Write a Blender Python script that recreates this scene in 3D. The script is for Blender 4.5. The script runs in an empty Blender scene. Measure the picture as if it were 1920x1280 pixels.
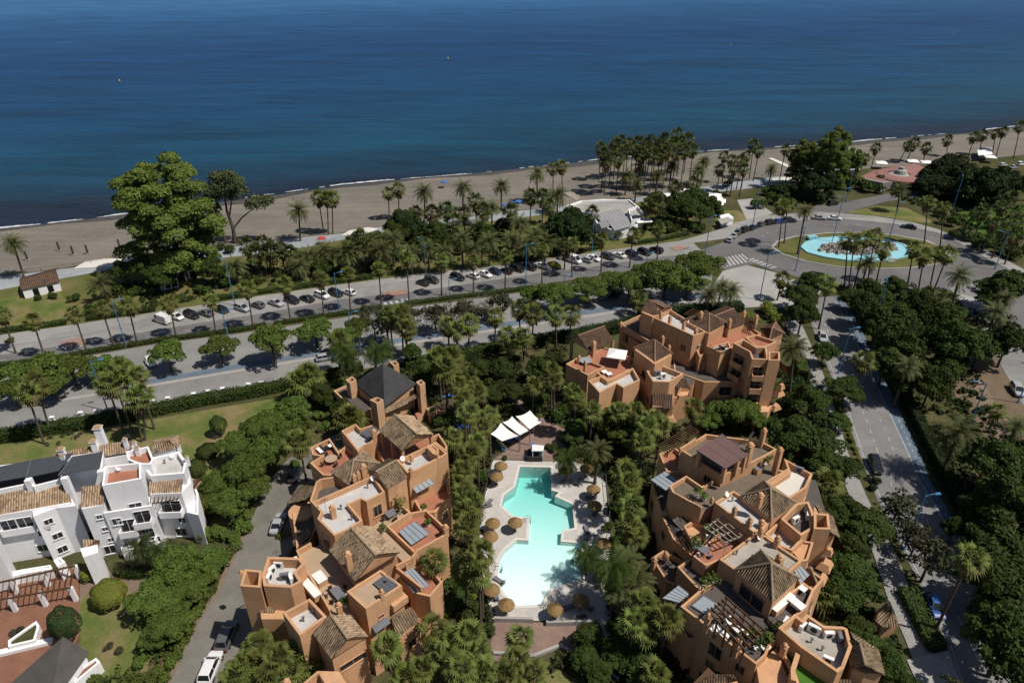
import bpy, math, random
import numpy as np
from mathutils import Vector
random.seed(11)
rng = np.random.default_rng(11)
SC = bpy.context.scene
COL = SC.collection
R = math.radians
CAM_H, FPX, TH = 78.0, 1280.0, R(30)
SN, CS = math.sin(TH), math.cos(TH)

def P(x, y, z=0.0):
    """survey point: where the sight line through photo point (x, y) meets the level z"""
    u = (x - 960) / FPX; v = (640 - y) / FPX
    dy = CS + v * SN; dz = -SN + v * CS
    t = (z - CAM_H) / dz
    return Vector((u * t, dy * t, z))

# ------------------------------------------------------------------ materials
def newmat(name):
    m = bpy.data.materials.new(name); m.use_nodes = True
    nt = m.node_tree; nt.nodes.clear()
    out = nt.nodes.new('ShaderNodeOutputMaterial')
    return m, nt, out

def N(nt, t, **k):
    n = nt.nodes.new(t)
    for a, b in k.items():
        if a.startswith('i_'):
            n.inputs[a[2:].replace('_', ' ')].default_value = b
        else:
            setattr(n, a, b)
    return n

def mixc(nt, fac, a, b, blend='MIX'):
    n = nt.nodes.new('ShaderNodeMix'); n.data_type = 'RGBA'; n.blend_type = blend
    for idx, v in ((0, fac), (6, a), (7, b)):
        if isinstance(v, (int, float)): n.inputs[idx].default_value = v
        elif isinstance(v, tuple): n.inputs[idx].default_value = (*v, 1) if len(v) == 3 else v
        else: nt.links.new(v, n.inputs[idx])
    return n.outputs[2]

def ramp(nt, fac, stops):
    n = nt.nodes.new('ShaderNodeValToRGB')
    e = n.color_ramp.elements
    while len(e) < len(stops): e.new(0.5)
    for el, (p, c) in zip(e, stops):
        el.position = p; el.color = (*c, 1) if len(c) == 3 else c
    nt.links.new(fac, n.inputs[0])
    return n.outputs[0]

def noise(nt, co, scale, detail=4, rough=0.6, dist=0.0):
    n = nt.nodes.new('ShaderNodeTexNoise')
    n.inputs['Scale'].default_value = scale; n.inputs['Detail'].default_value = detail
    n.inputs['Roughness'].default_value = rough; n.inputs['Distortion'].default_value = dist
    nt.links.new(co, n.inputs['Vector'])
    return n.outputs['Fac']

def wpos(nt):
    return nt.nodes.new('ShaderNodeNewGeometry').outputs['Position']

def math_(nt, op, a, b=None, c=None):
    n = nt.nodes.new('ShaderNodeMath'); n.operation = op
    for i, v in enumerate((a, b, c)):
        if v is None: continue
        if isinstance(v, (int, float)): n.inputs[i].default_value = v
        else: nt.links.new(v, n.inputs[i])
    return n.outputs[0]

def bsdf(nt, out, col, rough=0.8, spec=0.3, metal=0.0, bump=None, bstr=0.3, bdist=0.02):
    b = nt.nodes.new('ShaderNodeBsdfPrincipled')
    if isinstance(col, tuple): b.inputs['Base Color'].default_value = (*col, 1)
    else: nt.links.new(col, b.inputs['Base Color'])
    b.inputs['Roughness'].default_value = rough
    b.inputs['Specular IOR Level'].default_value = spec
    b.inputs['Metallic'].default_value = metal
    if bump is not None:
        bn = nt.nodes.new('ShaderNodeBump'); bn.inputs['Strength'].default_value = bstr
        bn.inputs['Distance'].default_value = bdist
        nt.links.new(bump, bn.inputs['Height']); nt.links.new(bn.outputs[0], b.inputs['Normal'])
    nt.links.new(b.outputs[0], out.inputs['Surface'])
    return b

def plain(name, c, c2=None, scale=1.5, rough=0.8, spec=0.25, metal=0.0, fine=None, bstr=0.2, streak=None):
    """a worn surface: two tones of the same stuff mixed by noise, with a fine grain"""
    m, nt, out = newmat(name)
    pos = wpos(nt)
    f = noise(nt, pos, scale, 6, 0.65)
    f = math_(nt, 'MULTIPLY_ADD', f, 2.4, -0.7); f = math_(nt, 'MINIMUM', math_(nt, 'MAXIMUM', f, 0.0), 1.0)
    if c2 is None: c2 = tuple(k * 0.78 for k in c)
    col = mixc(nt, f, c, c2)
    g = noise(nt, pos, fine or scale * 9, 3, 0.6)
    col = mixc(nt, 0.35, col, mixc(nt, g, (0.35, 0.35, 0.35), (0.65, 0.65, 0.65)), 'OVERLAY')
    if streak:      # rain runs down the plaster, and patches of repainting
        mp = nt.nodes.new('ShaderNodeMapping'); nt.links.new(pos, mp.inputs[0]); mp.inputs['Scale'].default_value = (1, 1, 0.10)
        r = noise(nt, mp.outputs[0], 1.6, 5, 0.7)
        r = math_(nt, 'MINIMUM', math_(nt, 'MAXIMUM', math_(nt, 'MULTIPLY_ADD', r, 4.0, -2.05), 0.0), 1.0)
        col = mixc(nt, math_(nt, 'MULTIPLY', r, 0.62), col, streak)
        v = nt.nodes.new('ShaderNodeTexVoronoi'); v.inputs['Scale'].default_value = 0.16; nt.links.new(pos, v.inputs['Vector'])
        sp = nt.nodes.new('ShaderNodeSeparateColor'); nt.links.new(v.outputs['Color'], sp.inputs[0])
        col = mixc(nt, 0.30, col, mixc(nt, sp.outputs[0], (0.38, 0.38, 0.38), (0.60, 0.60, 0.60)), 'OVERLAY')
    bsdf(nt, out, col, rough, spec, metal, g, bstr)
    return m

M = {}
M['stucco'] = plain('apricot_stucco', (0.55, 0.325, 0.184), (0.45, 0.258, 0.142), 0.35, 0.9, 0.15, fine=3.0, streak=(0.30, 0.185, 0.110))
M['stucco_dk'] = plain('ochre_stucco', (0.55, 0.355, 0.215), (0.46, 0.29, 0.17), 0.35, 0.9, 0.15, fine=3.0, streak=(0.32, 0.19, 0.11))
M['white'] = plain('whitewash', (0.80, 0.80, 0.82), (0.72, 0.72, 0.745), 0.4, 0.85, 0.2, fine=2.0, streak=(0.60, 0.60, 0.60))
M['pale_roof'] = plain('pale_gravel_roof', (0.50, 0.49, 0.485), (0.36, 0.35, 0.34), 0.45, 0.95, 0.1, fine=6.0)
M['stained_roof'] = plain('stained_screed_roof', (0.40, 0.37, 0.33), (0.26, 0.235, 0.20), 0.35, 0.95, 0.1, fine=5.0)
M['terracotta'] = plain('terracotta_paving', (0.36, 0.155, 0.095), (0.28, 0.12, 0.075), 0.6, 0.85, 0.2, fine=5.0)
M['sand_tile'] = plain('sandstone_paving', (0.40, 0.29, 0.20), (0.33, 0.24, 0.165), 0.6, 0.85, 0.2, fine=5.0)
M['deck'] = plain('weathered_decking', (0.155, 0.125, 0.095), (0.115, 0.092, 0.070), 0.7, 0.85, 0.2, fine=7.0)
M['darkfloor'] = plain('dark_paving_and_shade', (0.10, 0.085, 0.08), (0.075, 0.065, 0.06), 0.7, 0.85, 0.2)
M['turf'] = plain('artificial_turf', (0.07, 0.17, 0.03), (0.05, 0.13, 0.02), 1.5, 0.95, 0.05)
M['browncover'] = plain('brown_metal_sheet', (0.135, 0.078, 0.070), (0.115, 0.066, 0.060), 0.5, 0.6, 0.3)
M['charcoal'] = plain('charcoal_canvas', (0.055, 0.062, 0.075), (0.045, 0.05, 0.06), 0.4, 0.85, 0.2)
M['blackroof'] = plain('black_thatch', (0.056, 0.056, 0.060), (0.034, 0.034, 0.037), 0.7, 0.9, 0.15, fine=7)
M['greyroof'] = plain('grey_thatch', (0.085, 0.08, 0.075), (0.06, 0.056, 0.052), 0.7, 0.9, 0.15, fine=7)
M['wood'] = plain('brown_timber', (0.10, 0.055, 0.03), None, 2.0, 0.75, 0.2)
M['palewood'] = plain('bleached_timber', (0.30, 0.26, 0.22), None, 2.0, 0.8, 0.2)
M['dark'] = plain('dark_opening', (0.012, 0.011, 0.011), None, 1.0, 0.5, 0.2)
M['cream'] = plain('cream_canvas', (0.80, 0.79, 0.78), (0.74, 0.73, 0.72), 0.5, 0.85, 0.2)
M['whiteplastic'] = plain('white_plastic', (0.74, 0.74, 0.74), (0.66, 0.66, 0.65), 1.5, 0.5, 0.4)
M['greyplastic'] = plain('grey_resin', (0.16, 0.165, 0.19), None, 1.5, 0.6, 0.3)
M['rattan'] = plain('dark_rattan', (0.035, 0.03, 0.03), None, 5, 0.7, 0.3)
M['blue'] = plain('blue_canvas', (0.045, 0.15, 0.48), (0.03, 0.11, 0.38), 2, 0.7, 0.3)
M['lampblue'] = plain('sky_blue_paint', (0.055, 0.20, 0.36), (0.045, 0.165, 0.31), 2, 0.5, 0.4)
M['metal'] = plain('grey_metal', (0.20, 0.20, 0.205), None, 3, 0.45, 0.5, 0.6)
M['concrete'] = plain('pale_concrete', (0.34, 0.33, 0.315), (0.27, 0.26, 0.25), 0.5, 0.9, 0.2, fine=6)
M['whitestone'] = plain('white_stone', (0.60, 0.58, 0.54), (0.52, 0.50, 0.46), 0.4, 0.9, 0.2, fine=5)
M['pinkroof'] = plain('rose_roof_felt', (0.27, 0.140, 0.125), (0.21, 0.11, 0.10), 0.4, 0.9, 0.2)
M['rock'] = plain('grey_rock', (0.30, 0.27, 0.24), (0.17, 0.155, 0.14), 1.5, 0.95, 0.15, bstr=0.6)
M['trunk'] = plain('palm_bark', (0.125, 0.10, 0.08), (0.075, 0.06, 0.05), 3.0, 0.95, 0.1)
M['bark'] = plain('tree_bark', (0.11, 0.088, 0.068), (0.06, 0.05, 0.04), 3.0, 0.95, 0.1)
M['palebark'] = plain('pale_bark', (0.26, 0.225, 0.18), (0.17, 0.145, 0.12), 3.0, 0.95, 0.1)
M['straw'] = plain('dried_fronds', (0.21, 0.145, 0.075), (0.14, 0.095, 0.05), 4, 0.95, 0.1)
M['thatch'] = plain('golden_thatch', (0.27, 0.178, 0.082), (0.175, 0.112, 0.05), 3, 0.95, 0.1, fine=12, bstr=0.6)
M['slat'] = plain('pale_grey_slats', (0.30, 0.30, 0.31), (0.24, 0.24, 0.25), 1, 0.7, 0.3)
M['earth'] = plain('bare_brown_earth', (0.165, 0.122, 0.085), (0.115, 0.088, 0.062), 0.25, 0.95, 0.1, fine=3)
M['tyre'] = plain('black_rubber', (0.02, 0.02, 0.021), None, 5, 0.85, 0.2)
M['rim'] = plain('alloy', (0.35, 0.35, 0.36), None, 5, 0.35, 0.5, 0.8)
M['lens'] = plain('lamp_lens', (0.65, 0.66, 0.68), None, 5, 0.15, 0.5)
M['redlens'] = plain('red_lens', (0.28, 0.015, 0.012), None, 5, 0.2, 0.5)
M['flower'] = plain('magenta_blossom', (0.30, 0.05, 0.16), None, 5, 0.9, 0.1)
M['violet'] = plain('violet_blossom', (0.12, 0.09, 0.35), None, 5, 0.9, 0.1)
M['yellow'] = plain('yellow_paint', (0.62, 0.42, 0.02), None, 3, 0.5, 0.3)
M['red'] = plain('red_fabric', (0.50, 0.04, 0.05), None, 3, 0.7, 0.3)

def glassmat(name, c, rough=0.08):
    m, nt, out = newmat(name); bsdf(nt, out, c, rough, 0.7)
    return m
M['pane'] = glassmat('window_glass', (0.02, 0.024, 0.03))
M['carglass'] = glassmat('car_glass', (0.012, 0.014, 0.018), 0.06)

def rooftile(name, light, mid, dark):
    m, nt, out = newmat(name)
    uv = nt.nodes.new('ShaderNodeUVMap')
    fl = nt.nodes.new('ShaderNodeVectorMath'); fl.operation = 'FLOOR'; nt.links.new(uv.outputs[0], fl.inputs[0])
    wn = nt.nodes.new('ShaderNodeTexWhiteNoise'); wn.noise_dimensions = '2D'; nt.links.new(fl.outputs[0], wn.inputs['Vector'])
    col = ramp(nt, wn.outputs['Value'], [(0.0, dark), (0.35, mid), (0.62, light), (0.85, mid), (1.0, tuple(k * 1.15 for k in light))])
    big = noise(nt, wpos(nt), 0.5, 5, 0.7)
    col = mixc(nt, math_(nt, 'MULTIPLY', big, 0.75), col, dark)
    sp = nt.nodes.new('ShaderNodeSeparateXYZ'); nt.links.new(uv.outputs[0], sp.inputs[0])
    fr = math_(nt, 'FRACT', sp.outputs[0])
    ch = math_(nt, 'LESS_THAN', fr, 0.45)          # the concave channel tiles are coloured darker
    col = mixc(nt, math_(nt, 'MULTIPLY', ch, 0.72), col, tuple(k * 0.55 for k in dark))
    bsdf(nt, out, col, 0.9, 0.15)
    return m
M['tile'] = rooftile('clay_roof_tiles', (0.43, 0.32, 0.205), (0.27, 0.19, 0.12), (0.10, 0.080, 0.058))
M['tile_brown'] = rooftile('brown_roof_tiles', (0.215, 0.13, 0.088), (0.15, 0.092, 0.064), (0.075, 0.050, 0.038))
M['tile_warm_and_lit'] = rooftile('honey_and_sunlit_tiles', (0.58, 0.44, 0.30), (0.40, 0.275, 0.175), (0.18, 0.130, 0.09))  # honey tiles; also painted sunlight on the west block gables

def leafmat(name, light, dark, trans=0.22, scale=0.5):
    m, nt, out = newmat(name)
    oi = nt.nodes.new('ShaderNodeObjectInfo')
    pos = wpos(nt)
    n = noise(nt, pos, scale, 3, 0.6)
    n2 = noise(nt, pos, scale * 7, 2, 0.5)
    f = math_(nt, 'ADD', math_(nt, 'MULTIPLY', n, 0.6), math_(nt, 'MULTIPLY', n2, 0.5))
    col = ramp(nt, f, [(0.3, dark), (0.8, light)])
    h = nt.nodes.new('ShaderNodeHueSaturation')
    nt.links.new(math_(nt, 'MULTIPLY_ADD', oi.outputs['Random'], 0.035, 0.484), h.inputs['Hue'])
    nt.links.new(math_(nt, 'MULTIPLY_ADD', oi.outputs['Random'], 0.45, 0.78), h.inputs['Value'])
    h.inputs['Saturation'].default_value = 0.95
    nt.links.new(col, h.inputs['Color'])
    b = nt.nodes.new('ShaderNodeBsdfPrincipled'); nt.links.new(h.outputs[0], b.inputs['Base Color'])
    b.inputs['Roughness'].default_value = 0.65; b.inputs['Specular IOR Level'].default_value = 0.12
    t = nt.nodes.new('ShaderNodeBsdfTranslucent'); nt.links.new(h.outputs[0], t.inputs['Color'])
    mx = nt.nodes.new('ShaderNodeMixShader'); mx.inputs[0].default_value = trans
    nt.links.new(b.outputs[0], mx.inputs[1]); nt.links.new(t.outputs[0], mx.inputs[2])
    nt.links.new(mx.outputs[0], out.inputs['Surface'])
    return m
M['leaf'] = leafmat('broad_leaves', (0.1288, 0.1772, 0.0276), (0.0336, 0.0546, 0.0091))
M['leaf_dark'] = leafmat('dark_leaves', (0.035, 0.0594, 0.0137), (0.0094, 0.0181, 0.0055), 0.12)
M['leaf_deep'] = leafmat('deep_green_leaves', (0.0629, 0.0942, 0.0152), (0.0172, 0.0301, 0.0062), 0.16)
M['leaf_grey'] = leafmat('grey_green_leaves', (0.0793, 0.0819, 0.0427), (0.0261, 0.029, 0.0155), 0.15)
M['leaf_olive'] = leafmat('olive_brown_leaves', (0.1167, 0.1444, 0.055), (0.0466, 0.0605, 0.0275), 0.18)
M['leaf_lime'] = leafmat('lime_leaves', (0.2279, 0.253, 0.0341), (0.0938, 0.1265, 0.0171), 0.25)
M['leaf_euc'] = leafmat('eucalyptus_leaves', (0.1718, 0.2031, 0.0355), (0.047, 0.065, 0.013), 0.2)
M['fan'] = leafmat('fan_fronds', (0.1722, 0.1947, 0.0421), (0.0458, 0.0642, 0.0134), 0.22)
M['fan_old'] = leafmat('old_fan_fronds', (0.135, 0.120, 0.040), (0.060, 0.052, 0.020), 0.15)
M['fan_dark'] = leafmat('dark_fan_fronds', (0.0945, 0.1131, 0.0296), (0.0249, 0.0354, 0.0089), 0.18)  # a darker green than the other fan fronds
M['feather'] = leafmat('feather_fronds', (0.1359, 0.1474, 0.0472), (0.0397, 0.0489, 0.0173), 0.18)
M['hedge'] = leafmat('hedge_leaves', (0.0649, 0.095, 0.018), (0.019, 0.032, 0.0072), 0.12)
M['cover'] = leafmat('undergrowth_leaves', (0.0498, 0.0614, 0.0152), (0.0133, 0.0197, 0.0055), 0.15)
M['twig'] = plain('bare_twigs', (0.21, 0.18, 0.15), (0.14, 0.12, 0.10), 3, 0.95, 0.1)

def carpaint(name, c, rough=0.25):
    m, nt, out = newmat(name)
    col = mixc(nt, noise(nt, wpos(nt), 1.2, 4), c, tuple(k * 0.85 for k in c))
    b = bsdf(nt, out, col, rough, 0.5); b.inputs['Coat Weight'].default_value = 0.5
    return m
CARC = {'white': (0.72, 0.72, 0.72), 'black': (0.012, 0.012, 0.014), 'grey': (0.10, 0.105, 0.11), 'silver': (0.36, 0.37, 0.39),
        'dark_grey': (0.045, 0.047, 0.05), 'navy': (0.015, 0.025, 0.07), 'blue': (0.03, 0.09, 0.30), 'yellow': (0.62, 0.42, 0.02), 'red': (0.3, 0.02, 0.02)}
for k, v in CARC.items(): M['car_' + k] = carpaint('car_paint_' + k, v)

# ------------------------------------------------------------------ mesh builder
class MB:
    def __init__(s): s.v = []; s.f = []; s.m = []; s.uv = []; s.has_uv = False
    def face(s, pts, mi=0, uv=None):
        i = len(s.v); s.v.extend(Vector(p) for p in pts); s.f.append(tuple(range(i, i + len(pts)))); s.m.append(mi)
        s.uv.append(uv)
        if uv: s.has_uv = True
    def prism(s, poly, z0, z1, mi=0, top=True, bot=False, topmi=None):
        """vertical prism over a plan polygon (any winding)"""
        pl = [(p[0], p[1]) for p in poly]
        if area2(pl) < 0: pl = pl[::-1]
        n = len(pl)
        for i in range(n):
            a, b = pl[i], pl[(i + 1) % n]
            s.face([(a[0], a[1], z0), (b[0], b[1], z0), (b[0], b[1], z1), (a[0], a[1], z1)], mi)
        if top: s.face([(p[0], p[1], z1) for p in pl], mi if topmi is None else topmi)
        if bot: s.face([(p[0], p[1], z0) for p in pl[::-1]], mi)
    def box(s, c, sx, sy, sz, ang=0.0, mi=0, taper=1.0):
        """box standing on c (its base centre)"""
        ca, sa = math.cos(ang), math.sin(ang)
        def q(x, y, z): return (c[0] + x * ca - y * sa, c[1] + x * sa + y * ca, c[2] + z)
        hx, hy = sx / 2, sy / 2; t = taper
        b = [q(-hx, -hy, 0), q(hx, -hy, 0), q(hx, hy, 0), q(-hx, hy, 0)]
        u = [q(-hx * t, -hy * t, sz), q(hx * t, -hy * t, sz), q(hx * t, hy * t, sz), q(-hx * t, hy * t, sz)]
        for i in range(4): s.face([b[i], b[(i + 1) % 4], u[(i + 1) % 4], u[i]], mi)
        s.face(u, mi); s.face(b[::-1], mi)
    def beam(s, a, b, w, h, mi=0):
        a, b = Vector(a), Vector(b); d = (b - a); L = d.length
        if L < 1e-4: return
        d /= L
        up = Vector((0, 0, 1)) if abs(d.z) < 0.95 else Vector((1, 0, 0))
        x = d.cross(up).normalized() * (w / 2); y = x.cross(d).normalized() * (h / 2)
        A = [a - x - y, a + x - y, a + x + y, a - x + y]; B = [p + d * L for p in A]
        for i in range(4): s.face([A[i], A[(i + 1) % 4], B[(i + 1) % 4], B[i]], mi)
        s.face(A[::-1], mi); s.face(B, mi)
    def tube(s, pts, rad, seg=7, mi=0, cap=True):
        pts = [Vector(p) for p in pts]
        rings = []
        for i, p in enumerate(pts):
            d = (pts[min(i + 1, len(pts) - 1)] - pts[max(i - 1, 0)]).normalized()
            up = Vector((1, 0, 0)) if abs(d.x) < 0.9 else Vector((0, 1, 0))
            x = d.cross(up).normalized(); y = d.cross(x)
            r = rad[i] if isinstance(rad, (list, tuple)) else rad
            rings.append([p + (x * math.cos(6.28318 * k / seg) + y * math.sin(6.28318 * k / seg)) * r for k in range(seg)])
        for a, b in zip(rings, rings[1:]):
            for k in range(seg):
                s.face([a[k], a[(k + 1) % seg], b[(k + 1) % seg], b[k]], mi)
        if cap: s.face(rings[-1], mi); s.face(rings[0][::-1], mi)
    def lathe(s, c, prof, seg=12, mi=0):
        c = Vector(c)
        rings = [[c + Vector((r * math.cos(6.28318 * k / seg), r * math.sin(6.28318 * k / seg), z)) for k in range(seg)] for r, z in prof]
        for a, b in zip(rings, rings[1:]):
            for k in range(seg):
                s.face([a[k], a[(k + 1) % seg], b[(k + 1) % seg], b[k]], mi)
    def build(s, name, mats, parent=None, smooth=False, origin=None):
        me = bpy.data.meshes.new(name)
        o0 = Vector((0, 0, 0))
        if parent is not None: o0 = root_loc(parent)
        elif origin is not None: o0 = Vector(origin)
        me.from_pydata([tuple(v - o0) for v in s.v], [], s.f)
        if not isinstance(mats, (list, tuple)): mats = [mats]
        for m in mats: me.materials.append(M[m] if isinstance(m, str) else m)
        me.polygons.foreach_set('material_index', s.m)
        if s.has_uv:
            ul = me.uv_layers.new(name='UVMap'); k = 0
            for f, uv in zip(s.f, s.uv):
                for j in range(len(f)):
                    ul.data[k].uv = uv[j] if uv else (0, 0); k += 1
        if smooth: me.polygons.foreach_set('use_smooth', [True] * len(me.polygons))
        me.update()
        o = bpy.data.objects.new(name, me); COL.objects.link(o)
        if parent is not None: o.parent = parent
        elif origin is not None: o.location = o0
        return o

def area2(pl):
    return sum(pl[i][0] * pl[(i + 1) % len(pl)][1] - pl[(i + 1) % len(pl)][0] * pl[i][1] for i in range(len(pl)))

def root_loc(o):
    L = Vector((0, 0, 0))
    while o is not None:
        L += o.location; o = o.parent
    return L

def tag(o, label, cat, group=None, kind=None):
    if label: o['label'] = label
    if cat: o['category'] = cat
    if group: o['group'] = group
    if kind: o['kind'] = kind
    return o

def thing(name, loc, label, cat, group=None, rz=0.0):
    o = bpy.data.objects.new(name, None); COL.objects.link(o)
    o.empty_display_size = 0.5
    o.location = loc; o.rotation_euler = (0, 0, rz)
    return tag(o, label, cat, group)

ORDS = 'first second third fourth fifth sixth seventh eighth ninth tenth eleventh twelfth thirteenth fourteenth fifteenth sixteenth seventeenth eighteenth nineteenth twentieth'.split()
def ordn(i):
    if i <= 20: return ORDS[i - 1]
    t, u = divmod(i, 10)
    tens = {2: 'twenty', 3: 'thirty', 4: 'forty', 5: 'fifty', 6: 'sixty'}[t]
    return tens + ('-' + ORDS[u - 1] if u else 'th')
def place_of(i, n):
    if n == 1: return ''
    if i == 1: return ', leftmost'
    if i == n: return ', rightmost'
    return ', %s from the left' % ordn(i)

def sheet(name, px, z, mat, kind='structure', label=None, cat=None, zt=None):
    mb = MB(); pts = [P(x, y, z) for x, y in px]
    if area2([(p.x, p.y) for p in pts]) < 0: pts = pts[::-1]
    mb.face(pts)
    o = mb.build(name, mat, origin=pts[0])
    return tag(o, label or name.replace('_', ' '), cat, None, kind)

def slab(name, px, z0, z1, mat, kind='structure', label=None, cat=None):
    mb = MB(); pts = [P(x, y, z1) for x, y in px]
    mb.prism(pts, z0, z1)
    o = mb.build(name, mat, origin=(pts[0].x, pts[0].y, z0))
    return tag(o, label or name.replace('_', ' '), cat, None, kind)
# ------------------------------------------------------------------ ground, beach, sea
SHORE = [(0, 430), (100, 419), (240, 402), (360, 386), (480, 371), (640, 349), (760, 337), (880, 327), (990, 315), (1123, 301), (1300, 287), (1447, 277), (1577, 269), (1680, 260), (1813, 250), (1920, 236)]
INLAND = [(0, 518), (140, 500), (240, 482), (383, 470), (533, 447), (640, 437), (707, 425), (880, 405), (1057, 385), (1173, 373), (1330, 347), (1430, 333), (1500, 325), (1600, 318), (1720, 309), (1827, 300), (1920, 290)]
def ext(pts, L=700):
    a = (pts[0] - pts[1]).normalized(); b = (pts[-1] - pts[-2]).normalized()
    d = Vector((0.941, 0.337, 0))
    return [pts[0] - d * L] + pts + [pts[-1] + d * L]
sh = ext([P(x, y, -0.4) for x, y in SHORE]); inl = ext([P(x, y, 0) for x, y in INLAND])
SEA_N = Vector((-0.337, 0.941, 0)); SEA_T = Vector((0.941, 0.337, 0))
def resample(pts, n=60):
    L = [0]
    for a, b in zip(pts, pts[1:]): L.append(L[-1] + (b - a).length)
    out = []
    for i in range(n + 1):
        t = L[-1] * i / n; k = 0
        while k < len(L) - 2 and L[k + 1] < t: k += 1
        out.append(pts[k].lerp(pts[k + 1], (t - L[k]) / max(1e-6, L[k + 1] - L[k])))
    return out
# land sheet
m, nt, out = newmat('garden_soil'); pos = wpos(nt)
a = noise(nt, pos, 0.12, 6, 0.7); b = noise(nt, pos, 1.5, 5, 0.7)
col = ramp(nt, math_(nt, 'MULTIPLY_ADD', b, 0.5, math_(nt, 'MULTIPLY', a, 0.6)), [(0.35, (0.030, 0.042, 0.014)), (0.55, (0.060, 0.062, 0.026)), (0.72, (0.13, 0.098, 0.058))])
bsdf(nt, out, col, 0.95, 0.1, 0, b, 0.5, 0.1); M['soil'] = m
m, nt, out = newmat('dry_lawn'); pos = wpos(nt)
a = noise(nt, pos, 0.10, 5, 0.65); b = noise(nt, pos, 2.5, 4, 0.7)
col = ramp(nt, math_(nt, 'MULTIPLY_ADD', b, 0.35, math_(nt, 'MULTIPLY', a, 0.8)), [(0.40, (0.060, 0.085, 0.022)), (0.60, (0.105, 0.105, 0.038)), (0.75, (0.175, 0.130, 0.065))])
bsdf(nt, out, col, 0.95, 0.08, 0, b, 0.4, 0.05); M['drylawn'] = m
m, nt, out = newmat('mown_lawn'); pos = wpos(nt)
a = noise(nt, pos, 0.16, 5, 0.65); b = noise(nt, pos, 3, 4, 0.7)
col = ramp(nt, math_(nt, 'MULTIPLY_ADD', b, 0.35, math_(nt, 'MULTIPLY', a, 0.8)), [(0.40, (0.062, 0.100, 0.022)), (0.54, (0.105, 0.125, 0.036)), (0.66, (0.185, 0.148, 0.075))])
bsdf(nt, out, col, 0.95, 0.08, 0, b, 0.4, 0.05); M['lawn'] = m
M['greenlawn'] = plain('watered_lawn', (0.062, 0.115, 0.022), (0.045, 0.085, 0.016), .3, .95, .05)
def paving(name, c1, c2, c3, scale=0.25, joint=None):
    m, nt, out = newmat(name); pos = wpos(nt)
    a = noise(nt, pos, scale, 6, 0.7); b = noise(nt, pos, scale * 16, 4, 0.7)
    f = math_(nt, 'MULTIPLY_ADD', b, 0.35, math_(nt, 'MULTIPLY', a, 0.75))
    col = ramp(nt, f, [(0.36, c3), (0.55, c1), (0.74, c2)])
    v = nt.nodes.new('ShaderNodeTexVoronoi'); v.inputs['Scale'].default_value = 0.11; v.inputs['Randomness'].default_value = 1.0
    nt.links.new(pos, v.inputs['Vector'])
    sp = nt.nodes.new('ShaderNodeSeparateColor'); nt.links.new(v.outputs['Color'], sp.inputs[0])
    col = mixc(nt, 0.4, col, mixc(nt, sp.outputs[0], (0.40, 0.40, 0.40), (0.60, 0.60, 0.60)), 'OVERLAY')
    st = noise(nt, pos, 0.9, 5, 0.75); st = math_(nt, 'MINIMUM', math_(nt, 'MAXIMUM', math_(nt, 'MULTIPLY_ADD', st, 6.0, -3.9), 0.0), 1.0)
    col = mixc(nt, math_(nt, 'MULTIPLY', st, 0.45), col, tuple(k * 0.5 for k in c3))
    if joint:
        br = nt.nodes.new('ShaderNodeTexBrick'); nt.links.new(pos, br.inputs['Vector'])
        br.inputs['Scale'].default_value = joint; br.inputs['Mortar Size'].default_value = 0.03
        br.inputs['Color1'].default_value = (1, 1, 1, 1); br.inputs['Color2'].default_value = (0.86, 0.86, 0.86, 1); br.inputs['Mortar'].default_value = (0.55, 0.55, 0.55, 1)
        col = mixc(nt, 1.0, col, br.outputs[0], 'MULTIPLY')
    bsdf(nt, out, col, 0.9, 0.2, 0, b, 0.2, 0.02); M[name] = m
paving('asphalt', (0.125, 0.123, 0.125), (0.15, 0.147, 0.147), (0.10, 0.099, 0.102), 0.14)
paving('asphalt_old', (0.20, 0.197, 0.193), (0.235, 0.23, 0.225), (0.155, 0.153, 0.152), 0.14)
paving('street_asphalt', (0.175, 0.175, 0.180), (0.205, 0.204, 0.207), (0.14, 0.14, 0.145), 0.14)
paving('driveway', (0.155, 0.145, 0.128), (0.19, 0.178, 0.155), (0.115, 0.108, 0.097), 0.25)
paving('parking_bays', (0.22, 0.217, 0.21), (0.26, 0.255, 0.245), (0.175, 0.172, 0.168), 0.2)
paving('sidewalk', (0.30, 0.295, 0.285), (0.345, 0.34, 0.325), (0.24, 0.235, 0.23), 0.2, 1.2)
paving('promenade_paving', (0.31, 0.335, 0.36), (0.36, 0.38, 0.40), (0.26, 0.285, 0.31), 0.2, 0.6)
paving('brick_paving', (0.255, 0.175, 0.145), (0.31, 0.22, 0.185), (0.20, 0.135, 0.11), 0.4, 3.0)
paving('clay_terrace', (0.235, 0.115, 0.075), (0.28, 0.14, 0.095), (0.185, 0.09, 0.06), 0.4, 2.0)
paving('brown_path', (0.21, 0.155, 0.115), (0.25, 0.19, 0.145), (0.165, 0.12, 0.09), 0.4, 2.5)
paving('blue_lane', (0.105, 0.145, 0.195), (0.13, 0.172, 0.225), (0.08, 0.115, 0.16), 0.3)
paving('pool_deck_stone', (0.55, 0.525, 0.50), (0.62, 0.595, 0.57), (0.47, 0.445, 0.42), 0.5, 1.5)
paving('zebra_red', (0.26, 0.155, 0.13), (0.30, 0.19, 0.16), (0.21, 0.125, 0.105), 0.6)
paving('pale_plaza', (0.31, 0.30, 0.29), (0.35, 0.34, 0.33), (0.25, 0.245, 0.24), 0.2)
paving('road_paint', (0.38, 0.38, 0.375), (0.50, 0.50, 0.49), (0.22, 0.22, 0.22), 1.2)
m, nt, out = newmat('beach_sand'); pos = wpos(nt)
a = noise(nt, pos, 0.05, 6, 0.65); b = noise(nt, pos, 0.9, 5, 0.75)
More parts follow.
